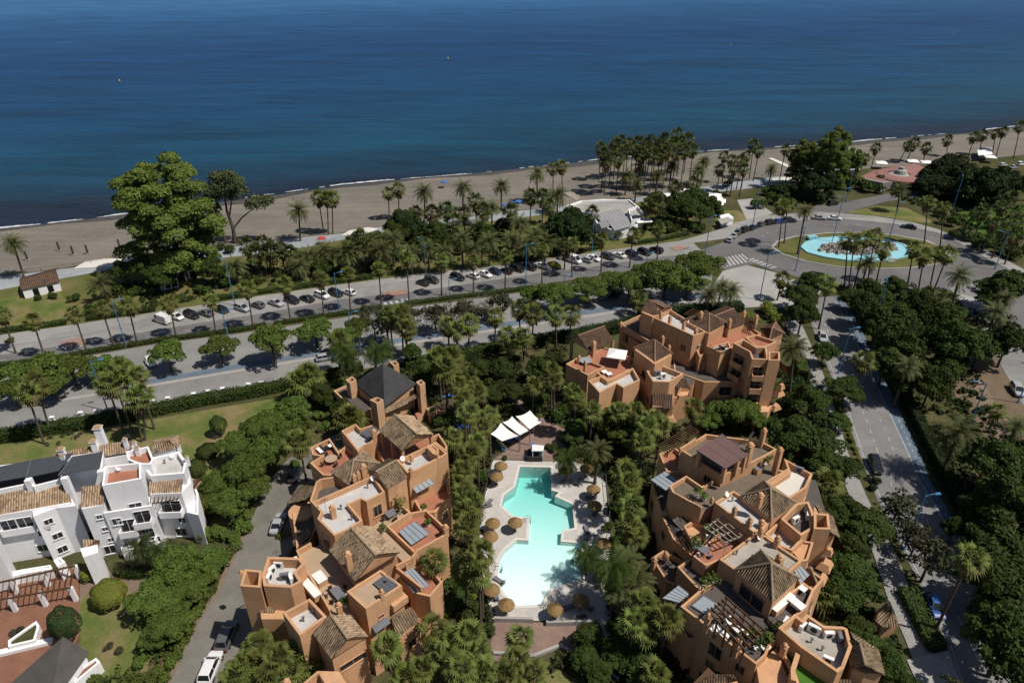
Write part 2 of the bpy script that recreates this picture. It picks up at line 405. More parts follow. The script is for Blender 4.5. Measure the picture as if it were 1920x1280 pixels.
col = ramp(nt, math_(nt, 'MULTIPLY_ADD', b, 0.4, math_(nt, 'MULTIPLY', a, 0.7)), [(0.38, (0.125, 0.114, 0.100)), (0.55, (0.165, 0.150, 0.130)), (0.72, (0.205, 0.185, 0.158))])
mp = nt.nodes.new('ShaderNodeMapping'); nt.links.new(pos, mp.inputs[0]); mp.inputs['Rotation'].default_value = (0, 0, R(-19.7)); mp.inputs['Scale'].default_value = (0.06, 1, 1)
rk = noise(nt, mp.outputs[0], 0.35, 5, 0.7)
col = mixc(nt, 0.7, col, mixc(nt, math_(nt, 'MULTIPLY_ADD', rk, 2.2, -0.6), (0.36, 0.36, 0.36), (0.62, 0.62, 0.62)), 'OVERLAY')
bsdf(nt, out, col, 0.95, 0.1, 0, b, 0.8, 0.12); M['sand'] = m
m, nt, out = newmat('wet_sand'); pos = wpos(nt)
b = noise(nt, pos, 0.5, 5, 0.7)
bsdf(nt, out, ramp(nt, b, [(0.3, (0.050, 0.045, 0.042)), (0.7, (0.085, 0.075, 0.066))]), 0.5, 0.3, 0, b, 0.3, 0.05); M['wetsand'] = m

mb = MB(); lo = [Vector((900, -60, 0)), Vector((-900, -60, 0))]
mb.face(inl + lo)
tag(mb.build('ground', 'soil'), 'dark garden soil and thin grass under the planting', None, None, 'structure')
a = resample(inl, 160); b = resample(sh, 160)
mb = MB()
for i in range(160):
    mb.face([a[i], a[i + 1], a[i + 1].lerp(b[i + 1], 0.5), a[i].lerp(b[i], 0.5)])
    mb.face([a[i].lerp(b[i], 0.5), a[i + 1].lerp(b[i + 1], 0.5), b[i + 1], b[i]])
tag(mb.build('beach', 'sand'), 'grey brown beach sand', None, None, 'structure')
mb = MB(); wid = [3.2 + 1.5 * math.sin(i * 0.5) + 1.3 * math.sin(i * 1.7) for i in range(161)]
for i in range(160):
    p0 = b[i] - SEA_N * wid[i] + Vector((0, 0, .09)); p1 = b[i + 1] - SEA_N * wid[i + 1] + Vector((0, 0, .09))
    q0 = b[i] + Vector((0, 0, .02)); q1 = b[i + 1] + Vector((0, 0, .02))
    mb.face([p0, p1, q1, q0])
    mb.face([q0, q1, q1 + SEA_N * 40 + Vector((0, 0, -3)), q0 + SEA_N * 40 + Vector((0, 0, -3))])
tag(mb.build('wet_sand', 'wetsand'), 'dark wet sand at the water line', None, None, 'structure')
# sea
m, nt, out = newmat('sea_water'); pos = wpos(nt)
dt = nt.nodes.new('ShaderNodeVectorMath'); dt.operation = 'DOT_PRODUCT'; nt.links.new(pos, dt.inputs[0]); dt.inputs[1].default_value = SEA_N
d0 = SEA_N.dot(P(640, 349, -0.4))
big = noise(nt, pos, 0.006, 4, 0.6); med = noise(nt, pos, 0.03, 5, 0.6)
d = math_(nt, 'ADD', math_(nt, 'SUBTRACT', dt.outputs['Value'], d0), math_(nt, 'MULTIPLY_ADD', big, 90, math_(nt, 'MULTIPLY_ADD', med, 16, -53)))
d = math_(nt, 'DIVIDE', d, 1000.0)
col = ramp(nt, d, [(0.0, (0.011, 0.020, 0.038)), (0.012, (0.009, 0.030, 0.057)), (0.05, (0.007, 0.049, 0.094)), (0.16, (0.005, 0.045, 0.112)), (0.40, (0.005, 0.040, 0.122)), (0.75, (0.013, 0.072, 0.185)), (1.0, (0.027, 0.110, 0.250))])  # far stops carry sky reflection in the colour; nearer ones are water tone
mp = nt.nodes.new('ShaderNodeMapping'); nt.links.new(pos, mp.inputs[0]); mp.inputs['Rotation'].default_value = (0, 0, R(-25)); mp.inputs['Scale'].default_value = (0.35, 1, 1)
w1 = noise(nt, mp.outputs[0], 0.11, 4, 0.65, 0.6); w2 = noise(nt, mp.outputs[0], 0.55, 4, 0.65, 0.3)
wv = math_(nt, 'MULTIPLY_ADD', w2, 0.35, w1)
mp2 = nt.nodes.new('ShaderNodeMapping'); nt.links.new(pos, mp2.inputs[0]); mp2.inputs['Rotation'].default_value = (0, 0, R(-12)); mp2.inputs['Scale'].default_value = (0.22, 1, 1)
st_ = noise(nt, mp2.outputs[0], 0.045, 6, 0.62, 0.8)
col = mixc(nt, 1.0, col, mixc(nt, math_(nt, 'MULTIPLY_ADD', st_, 2.4, -0.7), (0.34, 0.34, 0.34), (0.66, 0.66, 0.66)), 'OVERLAY')
bs = bsdf(nt, out, col, 0.35, 0.07, 0, wv, 0.9, 2.2)
M['sea'] = m
mb = MB(); z = -0.4
o0 = P(640, 349, z)
mb.face([o0 - SEA_T * 6000 + SEA_N * -60, o0 + SEA_T * 6000 + SEA_N * -60, o0 + SEA_T * 6000 + SEA_N * 9000, o0 - SEA_T * 6000 + SEA_N * 9000])
tag(mb.build('sea', 'sea'), 'deep blue sea reaching to the horizon', None, None, 'structure')
# surf line: broken, uneven ribbons of foam
m, nt, out = newmat('sea_foam'); pos = wpos(nt)
f = noise(nt, pos, 0.45, 5, 0.7)
bsdf(nt, out, ramp(nt, f, [(0.35, (0.25, 0.27, 0.29)), (0.6, (0.62, 0.64, 0.66))]), 0.8, 0.2); M['foam'] = m
mb = MB(); fin = resample(sh, 900)
for i in range(900):
    k = i * 0.37
    w = 0.55 + 0.5 * math.sin(k * 0.31) + 0.4 * math.sin(k * 0.9 + 1) + 0.35 * math.sin(k * 2.3) + rng.normal() * 0.25
    if w < 0.25: continue
    w = min(w, 1.6); off = 0.6 * math.sin(k * 0.23) + 1.1
    p, q = fin[i] + SEA_N * off, fin[i + 1] + SEA_N * off
    zz = Vector((0, 0, 0.05))
    mb.face([p + zz, q + zz, q + SEA_N * w + zz, p + SEA_N * w + zz])
tag(mb.build('sea_foam', 'foam'), 'thin broken line of white foam along the shore', None, None, 'structure')

# ------------------------------------------------------------------ paved areas (px outlines on the ground)
SW_T = [(-220, 660), (0, 628), (127, 610), (293, 585), (400, 568), (500, 553), (640, 533), (790, 513), (933, 498), (1050, 482), (1133, 470), (1273, 452)]
KERB = [(-220, 684), (0, 650), (167, 625), (293, 594), (460, 568), (640, 544), (790, 524), (860, 511), (1010, 489), (1133, 474), (1240, 458), (1300, 455)]
ASPH = [(-220, 700), (0, 665), (167, 640), (300, 617), (475, 590), (640, 561), (760, 548), (873, 533), (1007, 513), (1090, 503), (1240, 481), (1320, 474)]
HED_T = [(-220, 718), (0, 684), (167, 657), (293, 635), (437, 617), (633, 587), (717, 573), (933, 545), (1100, 520), (1240, 498), (1340, 482)]
HED_B = [(x, y + 9) for x, y in HED_T]
MID_B = [(-220, 802), (0, 766), (272, 722), (480, 687), (720, 648), (973, 610), (1187, 578), (1330, 558)]
LOW_T = [(x, y + 4) for x, y in MID_B]
LOW_B = [(-220, 842), (0, 805), (287, 757), (475, 727), (600, 705), (720, 685), (850, 660), (1067, 623), (1193, 600), (1330, 578), (1420, 572)]
PROM_B = [(-220, 580), (0, 543), (110, 523), (233, 500), (383, 487), (540, 470), (640, 450), (760, 432), (880, 420), (1023, 402), (1100, 390), (1230, 375), (1330, 362), (1433, 350), (1500, 340), (1570, 332)]
INL2 = [(-220, 550)] + [(x, y + 1) for x, y in INLAND[:14]]
def band(a, b): return list(a) + list(b)[::-1]
sheet('promenade', band(INL2, PROM_B), 0.06, 'promenade_paving')
sheet('park_lawn', band(PROM_B[:13], SW_T), 0.03, 'drylawn')
slab('sidewalk', band(SW_T + [(1330, 436), (1380, 417), (1430, 404)], [(-220, 684)] + KERB[1:] + [(1360, 447), (1400, 430), (1445, 412)]), -0.1, 0.14, 'sidewalk')
sheet('parking_bays', band(KERB, ASPH), 0.05, 'parking_bays')
sheet('avenue', band(ASPH, HED_T), 0.045, 'asphalt')
slab('median_strip', band(HED_T[:10], HED_B[:10]), -0.1, 0.13, 'soil')
sheet('service_road', band(HED_B, MID_B), 0.04, 'asphalt_old')
slab('kerb_strip', band(MID_B, LOW_T), -0.1, 0.12, 'concrete')
sheet('lower_road', band(LOW_T, LOW_B), 0.044, 'asphalt_old')
sheet('cycle_lane', band([(x, y - 10) for x, y in MID_B[2:]], [(x, y - 2) for x, y in MID_B[2:]]), 0.056, 'blue_lane')
sheet('pale_plaza', [(1355, 508), (1400, 497), (1452, 510), (1500, 528), (1540, 545), (1520, 580), (1420, 575), (1330, 582), (1320, 560)], 0.07, 'pale_plaza')
RB = [(1300, 474), (1345, 458), (1373, 447), (1430, 423), (1480, 413), (1527, 408), (1580, 408), (1680, 417), (1757, 433), (1800, 453), (1847, 480), (1893, 502), (1960, 560), (1960, 640), (1880, 610), (1827, 560), (1790, 545), (1740, 541), (1680, 541), (1610, 540), (1567, 535), (1500, 520), (1453, 508), (1413, 495), (1363, 507), (1340, 492)]
sheet('roundabout_road', RB, 0.060, 'asphalt')
slab('roundabout_sidewalk', [(1430, 404), (1527, 397), (1580, 400), (1640, 405), (1713, 417), (1760, 430), (1813, 453), (1867, 477), (1930, 510), (1915, 516), (1847, 483), (1800, 456), (1757, 436), (1680, 420), (1580, 410), (1527, 410), (1480, 415), (1445, 412)], -0.1, 0.15, 'sidewalk')
sheet('north_road', [(1500, 412), (1530, 385), (1590, 378), (1670, 362), (1740, 350), (1750, 365), (1660, 378), (1590, 398), (1530, 408)], 0.066, 'asphalt')
sheet('east_avenue', [(1780, 540), (1850, 525), (1890, 600), (1960, 700), (1990, 790), (1930, 780), (1880, 690), (1830, 600)], 0.064, 'asphalt_old')
# fountain island
ISL = [(1445, 463), (1455, 452), (1490, 442), (1550, 436), (1613, 435), (1680, 440), (1740, 451), (1775, 467), (1783, 482), (1765, 494), (1710, 502), (1640, 504), (1570, 500), (1510, 490), (1465, 476)]
slab('fountain_island_kerb', ISL, -0.1, 0.22, 'concrete')
def shrink(px, k, c=None):
    cx = sum(p[0] for p in px) / len(px); cy = sum(p[1] for p in px) / len(px)
    return [(cx + (x - cx) * k, cy + (y - cy) * k) for x, y in px]
sheet('fountain_island_lawn', shrink(ISL, 0.965), 0.235, 'drylawn')
# main side street on the right
ST_L = [(1500, 560), (1522, 609), (1534, 644), (1550, 684), (1578, 752), (1611, 851), (1645, 936), (1700, 1046), (1734, 1112), (1776, 1211), (1805, 1300)]
ST_R = [(1575, 555), (1604, 595), (1630, 647), (1675, 743), (1728, 858), (1741, 895), (1776, 953), (1810, 1012), (1858, 1101), (1920, 1204), (1975, 1300)]
ST_B = [(1562, 555), (1590, 609), (1611, 654), (1658, 752), (1707, 858), (1722, 895), (1757, 953), (1790, 1012), (1838, 1101), (1898, 1204), (1950, 1300)]
sheet('side_street', band(ST_L, ST_B), 0.050, 'street_asphalt')
sheet('street_cycle_lane', band(ST_B, ST_R), 0.054, 'blue_lane')
slab('street_sidewalk', band([(1470, 600), (1500, 670), (1545, 776), (1557, 841), (1590, 922), (1638, 1039), (1665, 1122), (1700, 1204), (1735, 1300)],
     [(1500, 600), (1540, 690), (1569, 776), (1590, 848), (1625, 930), (1660, 1000), (1690, 1060), (1712, 1125), (1745, 1215), (1775, 1300)]), -0.1, 0.13, 'sidewalk')
sheet('street_crossing_apron', [(1700, 1236), (1778, 1218), (1810, 1300), (1730, 1300)], 0.142, 'pale_plaza')
sheet('east_path', [(1800, 690), (1830, 700), (1900, 800), (1940, 860), (1900, 870), (1850, 790)], 0.03, 'brown_path')
sheet('east_dry_ground', [(1800, 640), (1900, 660), (1960, 760), (1960, 880), (1860, 840), (1790, 740)], 0.02, 'earth')
# gardens round the buildings
sheet('driveway', [(310, 1300), (337, 1242), (370, 1172), (410, 1110), (435, 1055), (475, 967), (500, 905), (540, 860), (585, 835), (660, 800), (700, 830), (620, 900), (580, 980), (540, 1040), (520, 1100), (500, 1200), (470, 1300)], 0.05, 'driveway')
sheet('driveway_verge', [(468, 966), (475, 967), (435, 1055), (410, 1110), (370, 1172), (337, 1242), (310, 1300), (300, 1300), (330, 1236), (363, 1168), (403, 1106), (428, 1052)], 0.058, 'brown_path')
sheet('lawn_upper', [(-120, 855), (0, 833), (290, 785), (480, 752), (570, 738), (520, 790), (400, 900), (340, 900), (200, 860), (0, 900), (-120, 900)], 0.03, 'lawn')
sheet('lawn_round', [(148, 1128), (170, 1108), (215, 1100), (262, 1112), (300, 1130), (270, 1290), (170, 1290), (152, 1240), (150, 1180)], 0.034, 'lawn')
sheet('garden_path', [(150, 1085), (195, 1070), (240, 1078), (290, 1080), (285, 1110), (258, 1113), (215, 1100), (168, 1108), (150, 1128)], 0.042, 'brown_path')
sheet('clay_terrace', [(-120, 1110), (0, 1092), (146, 1062), (150, 1128), (150, 1190), (120, 1240), (0, 1300), (-120, 1300)], 0.05, 'clay_terrace')
sheet('pool_deck', [(924, 862), (1082, 866), (1134, 885), (1144, 1000), (1142, 1158), (1113, 1162), (924, 1163), (908, 1100), (898, 1010), (902, 960)], 0.06, 'pool_deck_stone') if False else None
sheet('brick_court', [(925, 862), (945, 845), (975, 812), (1040, 818), (1062, 838), (1090, 868), (1075, 866)], 0.05, 'brick_paving')
sheet('brick_path', [(965, 810), (985, 775), (940, 735), (955, 733), (1000, 770), (1050, 800), (1110, 830), (1105, 845), (1050, 822)], 0.046, 'brick_paving')
sheet('brick_patio', [(924, 1166), (1115, 1166), (1125, 1235), (1090, 1230), (1050, 1212), (1030, 1222), (1000, 1235), (940, 1245), (900, 1300), (890, 1300), (918, 1235)], 0.05, 'brick_paving')
sheet('grey_path', [(1118, 1162), (1142, 1158), (1150, 1200), (1140, 1210), (1175, 1260), (1165, 1270), (1130, 1230), (1120, 1200)], 0.055, 'concrete')
sheet('pool_garden_lawn', [(850, 770), (935, 770), (925, 800), (860, 805)], 0.03, 'lawn')
sheet('west_garden_lawn', [(822, 955), (875, 945), (880, 1010), (835, 1010)], 0.03, 'lawn')
sheet('south_garden_lawn', [(1020, 1240), (1090, 1238), (1100, 1300), (1000, 1300)], 0.03, 'lawn')
sheet('bright_lawn', [(1800, 400), (1830, 385), (1930, 385), (1930, 440), (1840, 440)], 0.03, 'greenlawn')
sheet('verge_lawn', [(1585, 399), (1640, 386), (1700, 390), (1760, 420), (1713, 416), (1640, 404)], 0.03, 'lawn')
sheet('corner_lawn', [(1335, 432), (1345, 395), (1385, 395), (1405, 410)], 0.03, 'lawn')
sheet('west_park_lawn', [(-150, 640), (-150, 590), (0, 560), (110, 545), (140, 580), (125, 608), (0, 626)], 0.04, 'lawn')
sheet('plaza_path', [(1382, 375), (1410, 372), (1450, 400), (1435, 405), (1400, 412)], 0.06, 'pale_plaza')
# white crescent terraces and boardwalks along the beach
for i, px in enumerate([[(138, 503), (160, 490), (200, 484), (240, 486), (250, 494), (190, 500)], [(640, 441), (655, 432), (690, 426), (708, 428), (690, 438)],
                        [(1060, 386), (1085, 377), (1130, 373), (1180, 375), (1180, 384), (1100, 390)], [(1440, 342), (1450, 334), (1490, 331), (1500, 338)]]):
    slab('beach_terrace', px, -0.1, 0.5, 'whitestone', label='white crescent shaped terrace between promenade and sand')
sheet('boardwalk', [(1057, 362), (1072, 358), (1090, 372), (1080, 376)], 0.1, 'palewood')
sheet('stone_jetty_path', [(1440, 297), (1448, 296), (1500, 318), (1492, 321)], 0.1, 'whitestone')
# road paint
mb = MB()
def dash(line, f0, f1, n, w, z, on=0.45):
    pts = resample([P(x, y, z) for x, y in line], 200)
    for i in range(n):
        a = f0 + (f1 - f0) * i / n; b = a + (f1 - f0) / n * on
        ia, ib = int(a * 200), max(int(a * 200) + 1, int(b * 200))
        for k in range(ia, ib):
            p, q = pts[k], pts[k + 1]; s = (q - p).normalized().cross(Vector((0, 0, 1))) * (w / 2)
            mb.face([p - s, q - s, q + s, p + s])
def zebra(a, b, c, d, n, z):
    a, b, c, d = [P(*k, z) for k in (a, b, c, d)]
    for i in range(n):
        t0 = i / n; t1 = (i + 0.5) / n
        mb.face([a.lerp(b, t0), a.lerp(b, t1), d.lerp(c, t1), d.lerp(c, t0)])
midl = [((a[0] * .62 + b[0] * .38), (a[1] * .62 + b[1] * .38)) for a, b in zip(ST_L, ST_B)]
mid2 = [((a[0] * .30 + b[0] * .70), (a[1] * .30 + b[1] * .70)) for a, b in zip(ST_L, ST_B)]
dash(midl, 0.05, 0.98, 34, 0.16, 0.066); dash(mid2, 0.05, 0.98, 34, 0.14, 0.066, 0.35)
dash(ST_B, 0.02, 1, 1, 0.15, 0.066, 1.0); dash([(x + 7, y) for x, y in ST_L], 0.05, 1, 1, 0.12, 0.066, 1.0)
cyc = [((a[0] + b[0]) / 2, (a[1] + b[1]) / 2) for a, b in zip(ST_B, ST_R)]
dash(cyc, 0.02, 1, 60, 0.14, 0.070, 0.5)
av = [((a[0] + b[0]) / 2, (a[1] + b[1]) / 2 + 1) for a, b in zip(ASPH, HED_T)]
dash(av, 0, 1, 46, 0.14, 0.062, 0.3)
zebra((1352, 484), (1395, 475), (1412, 489), (1362, 500), 7, 0.076)
zebra((1400, 487), (1450, 505), (1462, 502), (1412, 484), 6, 0.076)
zebra((1792, 560), (1840, 575), (1850, 566), (1805, 552), 8, 0.080)
zebra((105, 650), (155, 640), (160, 647), (112, 658), 5, 0.066)
zebra((718, 567), (772, 558), (774, 563), (722, 572), 5, 0.066)
dash([(1500, 528), (1560, 540), (1680, 547), (1740, 546)], 0, 1, 12, 0.2, 0.077, 0.5)
dash([(1400, 462), (1440, 436), (1500, 424), (1600, 420), (1700, 430), (1780, 455), (1815, 485)], 0, 1, 24, 0.15, 0.075, 0.35)
for i in range(26):
    t = i / 25; k = 1 + t * 9; a = KERB[2:][min(int(t * 8.99), 8)]
tag(mb.build('road_markings', 'road_paint'), 'white painted road markings', None, None, 'structure')
mb = MB()
for t in range(0, 44, 2):
    f = t / 44
    ks = resample([P(x, y, .064) for x, y in KERB[2:]], 44); as_ = resample([P(x, y, .064) for x, y in ASPH[2:]], 44)
    a, b = ks[t], as_[min(44, t + 1)]; s = (b - a).normalized().cross(Vector((0, 0, 1))) * .045
    mb.face([a - s, b - s, b + s, a + s])
tag(mb.build('bay_markings', 'road_paint'), 'white painted parking bay lines', None, None, 'structure')
sheet('red_crossing', [(112, 641), (150, 632), (166, 639), (160, 646), (120, 650)], 0.155, 'zebra_red')
sheet('red_crossing_ramp', [(715, 548), (760, 542), (768, 550), (722, 557)], 0.155, 'zebra_red')
sheet('red_ramp_east', [(1255, 464), (1275, 460), (1290, 465), (1268, 470)], 0.155, 'zebra_red')
# ------------------------------------------------------------------ pool
from mathutils.geometry import tessellate_polygon
POOL = [(975, 875), (1032, 876), (1034, 919), (1048, 923), (1040, 930), (1073, 945), (1077, 989), (1053, 995), (1051, 1015), (1089, 1018), (1093, 1085), (1060, 1095), (1030, 1104), (1015, 1133), (969, 1135), (945, 1111), (932, 1087), (936, 1050), (945, 1033), (969, 1012), (991, 1013), (993, 970), (964, 968), (941, 948), (945, 928), (966, 913)]
pool = [P(x, y, 0.06) for x, y in POOL]
DECK = [(924, 862), (1082, 866), (1134, 885), (1144, 1000), (1142, 1158), (1113, 1162), (924, 1163), (908, 1100), (898, 1010), (902, 960)]
def holed(name, outer, hole, mat, label, z=None):
    vs = outer + hole
    mb = MB()
    for t in tessellate_polygon([outer, hole]):
        pts = [vs[i] if z is None else Vector((vs[i].x, vs[i].y, z)) for i in t]
        if area2([(p.x, p.y) for p in pts]) < 0: pts = pts[::-1]
        mb.face(pts)
    return tag(mb.build(name, mat), label, None, None, 'structure')
bpy.data.objects.remove(bpy.data.objects['ground'])
pool0 = [Vector((p.x, p.y, 0)) for p in pool]
holed('ground', inl + lo, pool0, 'soil', 'dark garden soil and thin grass under the planting')
dk = [P(x, y, 0.06) for x, y in DECK]
holed('pool_deck', dk, pool, 'pool_deck_stone', 'pale stone deck around the swimming pool')
y0, y1 = P(1000, 1135).y, P(1000, 875).y
def pdep(p): return -(0.14 + 2.3 * max(0, (p.y - y0) / (y1 - y0)) ** 1.5)
mb = MB()
pf = [Vector((p.x, p.y, pdep(p))) for p in pool]
if area2([(p.x, p.y) for p in pf]) < 0: pf = pf[::-1]
n = len(pf)
for t in tessellate_polygon([[Vector((p.x, p.y, 0)) for p in pf]]):
    q = [pf[i] for i in t]
    mb.face(q if area2([(p.x, p.y) for p in q]) > 0 else q[::-1])
for i in range(n):
    a, b = pf[i], pf[(i + 1) % n]
    mb.face([a, Vector((a.x, a.y, 0.062)), Vector((b.x, b.y, 0.062)), b])
m, nt, out = newmat('pool_tiles'); pos = wpos(nt)
br = nt.nodes.new('ShaderNodeTexBrick'); nt.links.new(pos, br.inputs['Vector']); br.inputs['Scale'].default_value = 3
br.inputs['Color1'].default_value = (.82, .84, .83, 1); br.inputs['Color2'].default_value = (.76, .80, .79, 1); br.inputs['Mortar'].default_value = (.68, .73, .73, 1)
bsdf(nt, out, br.outputs[0], 0.6, 0.3); M['pool_tiles'] = m
tag(mb.build('pool_basin', 'pool_tiles'), 'pale tiled basin of the swimming pool', None, None, 'structure')
m, nt, out = newmat('pool_water'); pos = wpos(nt)
tr = nt.nodes.new('ShaderNodeBsdfTransparent'); tr.inputs[0].default_value = (0.93, 0.985, 0.985, 1)
gl = nt.nodes.new('ShaderNodeBsdfGlossy'); gl.inputs['Roughness'].default_value = 0.06
bn = nt.nodes.new('ShaderNodeBump'); bn.inputs['Strength'].default_value = 0.25; bn.inputs['Distance'].default_value = 0.05
nt.links.new(noise(nt, pos, 2.2, 3, 0.5), bn.inputs['Height']); nt.links.new(bn.outputs[0], gl.inputs['Normal'])
fr = nt.nodes.new('ShaderNodeFresnel'); fr.inputs[0].default_value = 1.33; nt.links.new(bn.outputs[0], fr.inputs['Normal'])
mx = nt.nodes.new('ShaderNodeMixShader'); nt.links.new(fr.outputs[0], mx.inputs[0]); nt.links.new(tr.outputs[0], mx.inputs[1]); nt.links.new(gl.outputs[0], mx.inputs[2])
nt.links.new(mx.outputs[0], out.inputs['Surface'])
va = nt.nodes.new('ShaderNodeVolumeAbsorption'); va.inputs['Color'].default_value = (0.32, 0.85, 0.82, 1); va.inputs['Density'].default_value = 0.34
nt.links.new(va.outputs[0], out.inputs['Volume']); M['pool_water'] = m
mb = MB()
mb.face([Vector((p.x, p.y, -0.03)) for p in pf])
for t in tessellate_polygon([[Vector((p.x, p.y, 0)) for p in pf]]):
    q = [pf[i] + Vector((0, 0, -.06)) for i in t]
    mb.face(q if area2([(p.x, p.y) for p in q]) < 0 else q[::-1])
for i in range(n):
    a, b = pf[i], pf[(i + 1) % n]
    mb.face([a + Vector((0, 0, -.06)), b + Vector((0, 0, -.06)), Vector((b.x, b.y, -.03)), Vector((a.x, a.y, -.03))])
tag(mb.build('pool_water', 'pool_water'), 'turquoise water of the swimming pool', None, None, 'structure')
# coping
mb = MB()
pc = [(p.x, p.y) for p in pool]
if area2(pc) < 0: pc = pc[::-1]
def inset(pl, t):
    n = len(pl); o = []
    for i in range(n):
        a, b, c = (Vector(pl[i - 1]).to_2d(), Vector(pl[i]).to_2d(), Vector(pl[(i + 1) % n]).to_2d())
        e1 = (b - a).normalized(); e2 = (c - b).normalized()
        n1 = Vector((-e1.y, e1.x)); n2 = Vector((-e2.y, e2.x))
        bi = n1 + n2
        if bi.length < 0.2: o.append((b + n1 * t)); continue
        bi.normalize(); k = t / max(0.35, bi.dot(n1)); o.append(b + bi * k)
    return o
po = inset(pc, -0.45)
for i in range(n):
    j = (i + 1) % n
    a, b, c, d = pc[i], pc[j], po[j], po[i]
    mb.face([(a[0], a[1], .10), (b[0], b[1], .10), (c[0], c[1], .10), (d[0], d[1], .10)][::-1])
    mb.face([(a[0], a[1], -.1), (b[0], b[1], -.1), (b[0], b[1], .10), (a[0], a[1], .10)])
tag(mb.build('pool_coping', 'whitestone'), 'white stone coping of the pool edge', None, None, 'structure')

# ------------------------------------------------------------------ building kit
EPS = [0]
def eps():
    EPS[0] += 1; return 0.0031 * (EPS[0] % 60)

def mass(B, px, zt, par=0.8, floor='pale_roof', wall='stucco', zb=0.0, skip=(), th=0.28, fname='roof_terrace', wname='wall'):
    """one wing of a house: walls from zb up to its floor, a parapet round it, and the floor.
    px is the outline of the parapet top at height zt"""
    zt += eps()
    pts = [P(x, y, zt) for x, y in px]; n = len(pts)
    pl = [Vector((p.x, p.y)) for p in pts]; sk = set(skip); rev = area2(pl) < 0
    if rev:
        pl = pl[::-1]; sk = {(n - 2 - i) % n for i in sk}
    zf = zt - par
    mb = MB(); mb.prism(pl, zb, zf, 0, top=False)
    ins = inset(pl, th)
    if par > 0:
        for i in range(n):
            if i in sk: continue
            j = (i + 1) % n
            a, b = pl[i], pl[j]; c, d = ins[j], ins[i]
            e = (b - a).normalized(); nn = Vector((-e.y, e.x)) * th
            if (i - 1) % n in sk: d = a + nn
            if (i + 1) % n in sk: c = b + nn
            q = [(a.x, a.y), (b.x, b.y), (c.x, c.y), (d.x, d.y)]
            mb.face([(q[0][0], q[0][1], zf), (q[1][0], q[1][1], zf), (q[1][0], q[1][1], zt), (q[0][0], q[0][1], zt)])
            mb.face([(q[2][0], q[2][1], zf), (q[3][0], q[3][1], zf), (q[3][0], q[3][1], zt), (q[2][0], q[2][1], zt)])
            mb.face([(x, y, zt) for x, y in q])
            if (i - 1) % n in sk: mb.face([(q[3][0], q[3][1], zf), (q[0][0], q[0][1], zf), (q[0][0], q[0][1], zt), (q[3][0], q[3][1], zt)])
            if (i + 1) % n in sk: mb.face([(q[1][0], q[1][1], zf), (q[2][0], q[2][1], zf), (q[2][0], q[2][1], zt), (q[1][0], q[1][1], zt)])
    mb.build(wname, wall, B)
    fb = MB(); fb.face([(p.x, p.y, zf) for p in pl]); fb.build(fname, floor, B)
    return dict(pl=pl, zf=zf, zt=zt, B=B, rev=rev)

def tile_face(mb, a, b, c, d, pitch=0.30):
    """a-b eave, d-c upper edge (d above a, c above b; c == d for a hip): rows of barrel tiles running up the slope"""
    a, b, c, d = map(Vector, (a, b, c, d))
    L = (b - a).length; U = (b - a) / L
    nrm = U.cross((c + d) / 2 - (a + b) / 2).normalized()
    if nrm.z < 0: nrm = -nrm
    V = nrm.cross(U).normalized()
    if V.z < 0: V = -V
    uc, vc = (c - a).dot(U), (c - a).dot(V); ud, vd = (d - a).dot(U), (d - a).dot(V)
    # polygon (0,0) (L,0) (uc,vc) (ud,vd); column extents by scanning
    poly = [(0, 0), (L, 0), (uc, vc), (ud, vd)]
    def span(u):
        ys = []
        for i in range(4):
            (x0, y0), (x1, y1) = poly[i], poly[(i + 1) % 4]
            if abs(x1 - x0) < 1e-5: continue
            t = (u - x0) / (x1 - x0)
            if -1e-6 <= t <= 1 + 1e-6: ys.append(y0 + (y1 - y0) * t)
        return (min(ys), max(ys)) if len(ys) >= 2 else (0, 0)
    ulo, uhi = min(0, ud), max(L, uc)
    n = max(3, int((uhi - ulo) / pitch)); prof = [(0.0, -0.035), (0.42, -0.035), (0.5, 0.03), (0.72, 0.075), (0.93, 0.03)]
    us = []
    for i in range(n):
        for f, h in prof: us.append((ulo + (uhi - ulo) * (i + f) / n, h, i + f))
    us.append((uhi, -0.035, n - 0.001))
    for (u0, h0, k0), (u1, h1, k1) in zip(us, us[1:]):
        l0, t0 = span(u0 + 1e-4); l1, t1 = span(u1 - 1e-4)
        q = [a + U * u0 + V * l0 + nrm * h0, a + U * u1 + V * l1 + nrm * h1, a + U * u1 + V * t1 + nrm * h1, a + U * u0 + V * t0 + nrm * h0]
        m = (k0 + k1) / 2; kk = math.floor(m)
        e0, e1 = min(max(k0, kk + .001), kk + .999), min(max(k1, kk + .001), kk + .999)
        mb.face(q, 0, [(e0, l0 / .42), (e1, l1 / .42), (e1, t1 / .42), (e0, t0 / .42)])
    # underside board
    for p in (a, b): pass
    off = nrm * -0.12
    mb.face([a + off, d + off, c + off, b + off], 1)

def ridge(mb, a, b):
    mb.tube([Vector(a) + Vector((0, 0, .03)), Vector(b) + Vector((0, 0, .03))], 0.13, 6, 2)

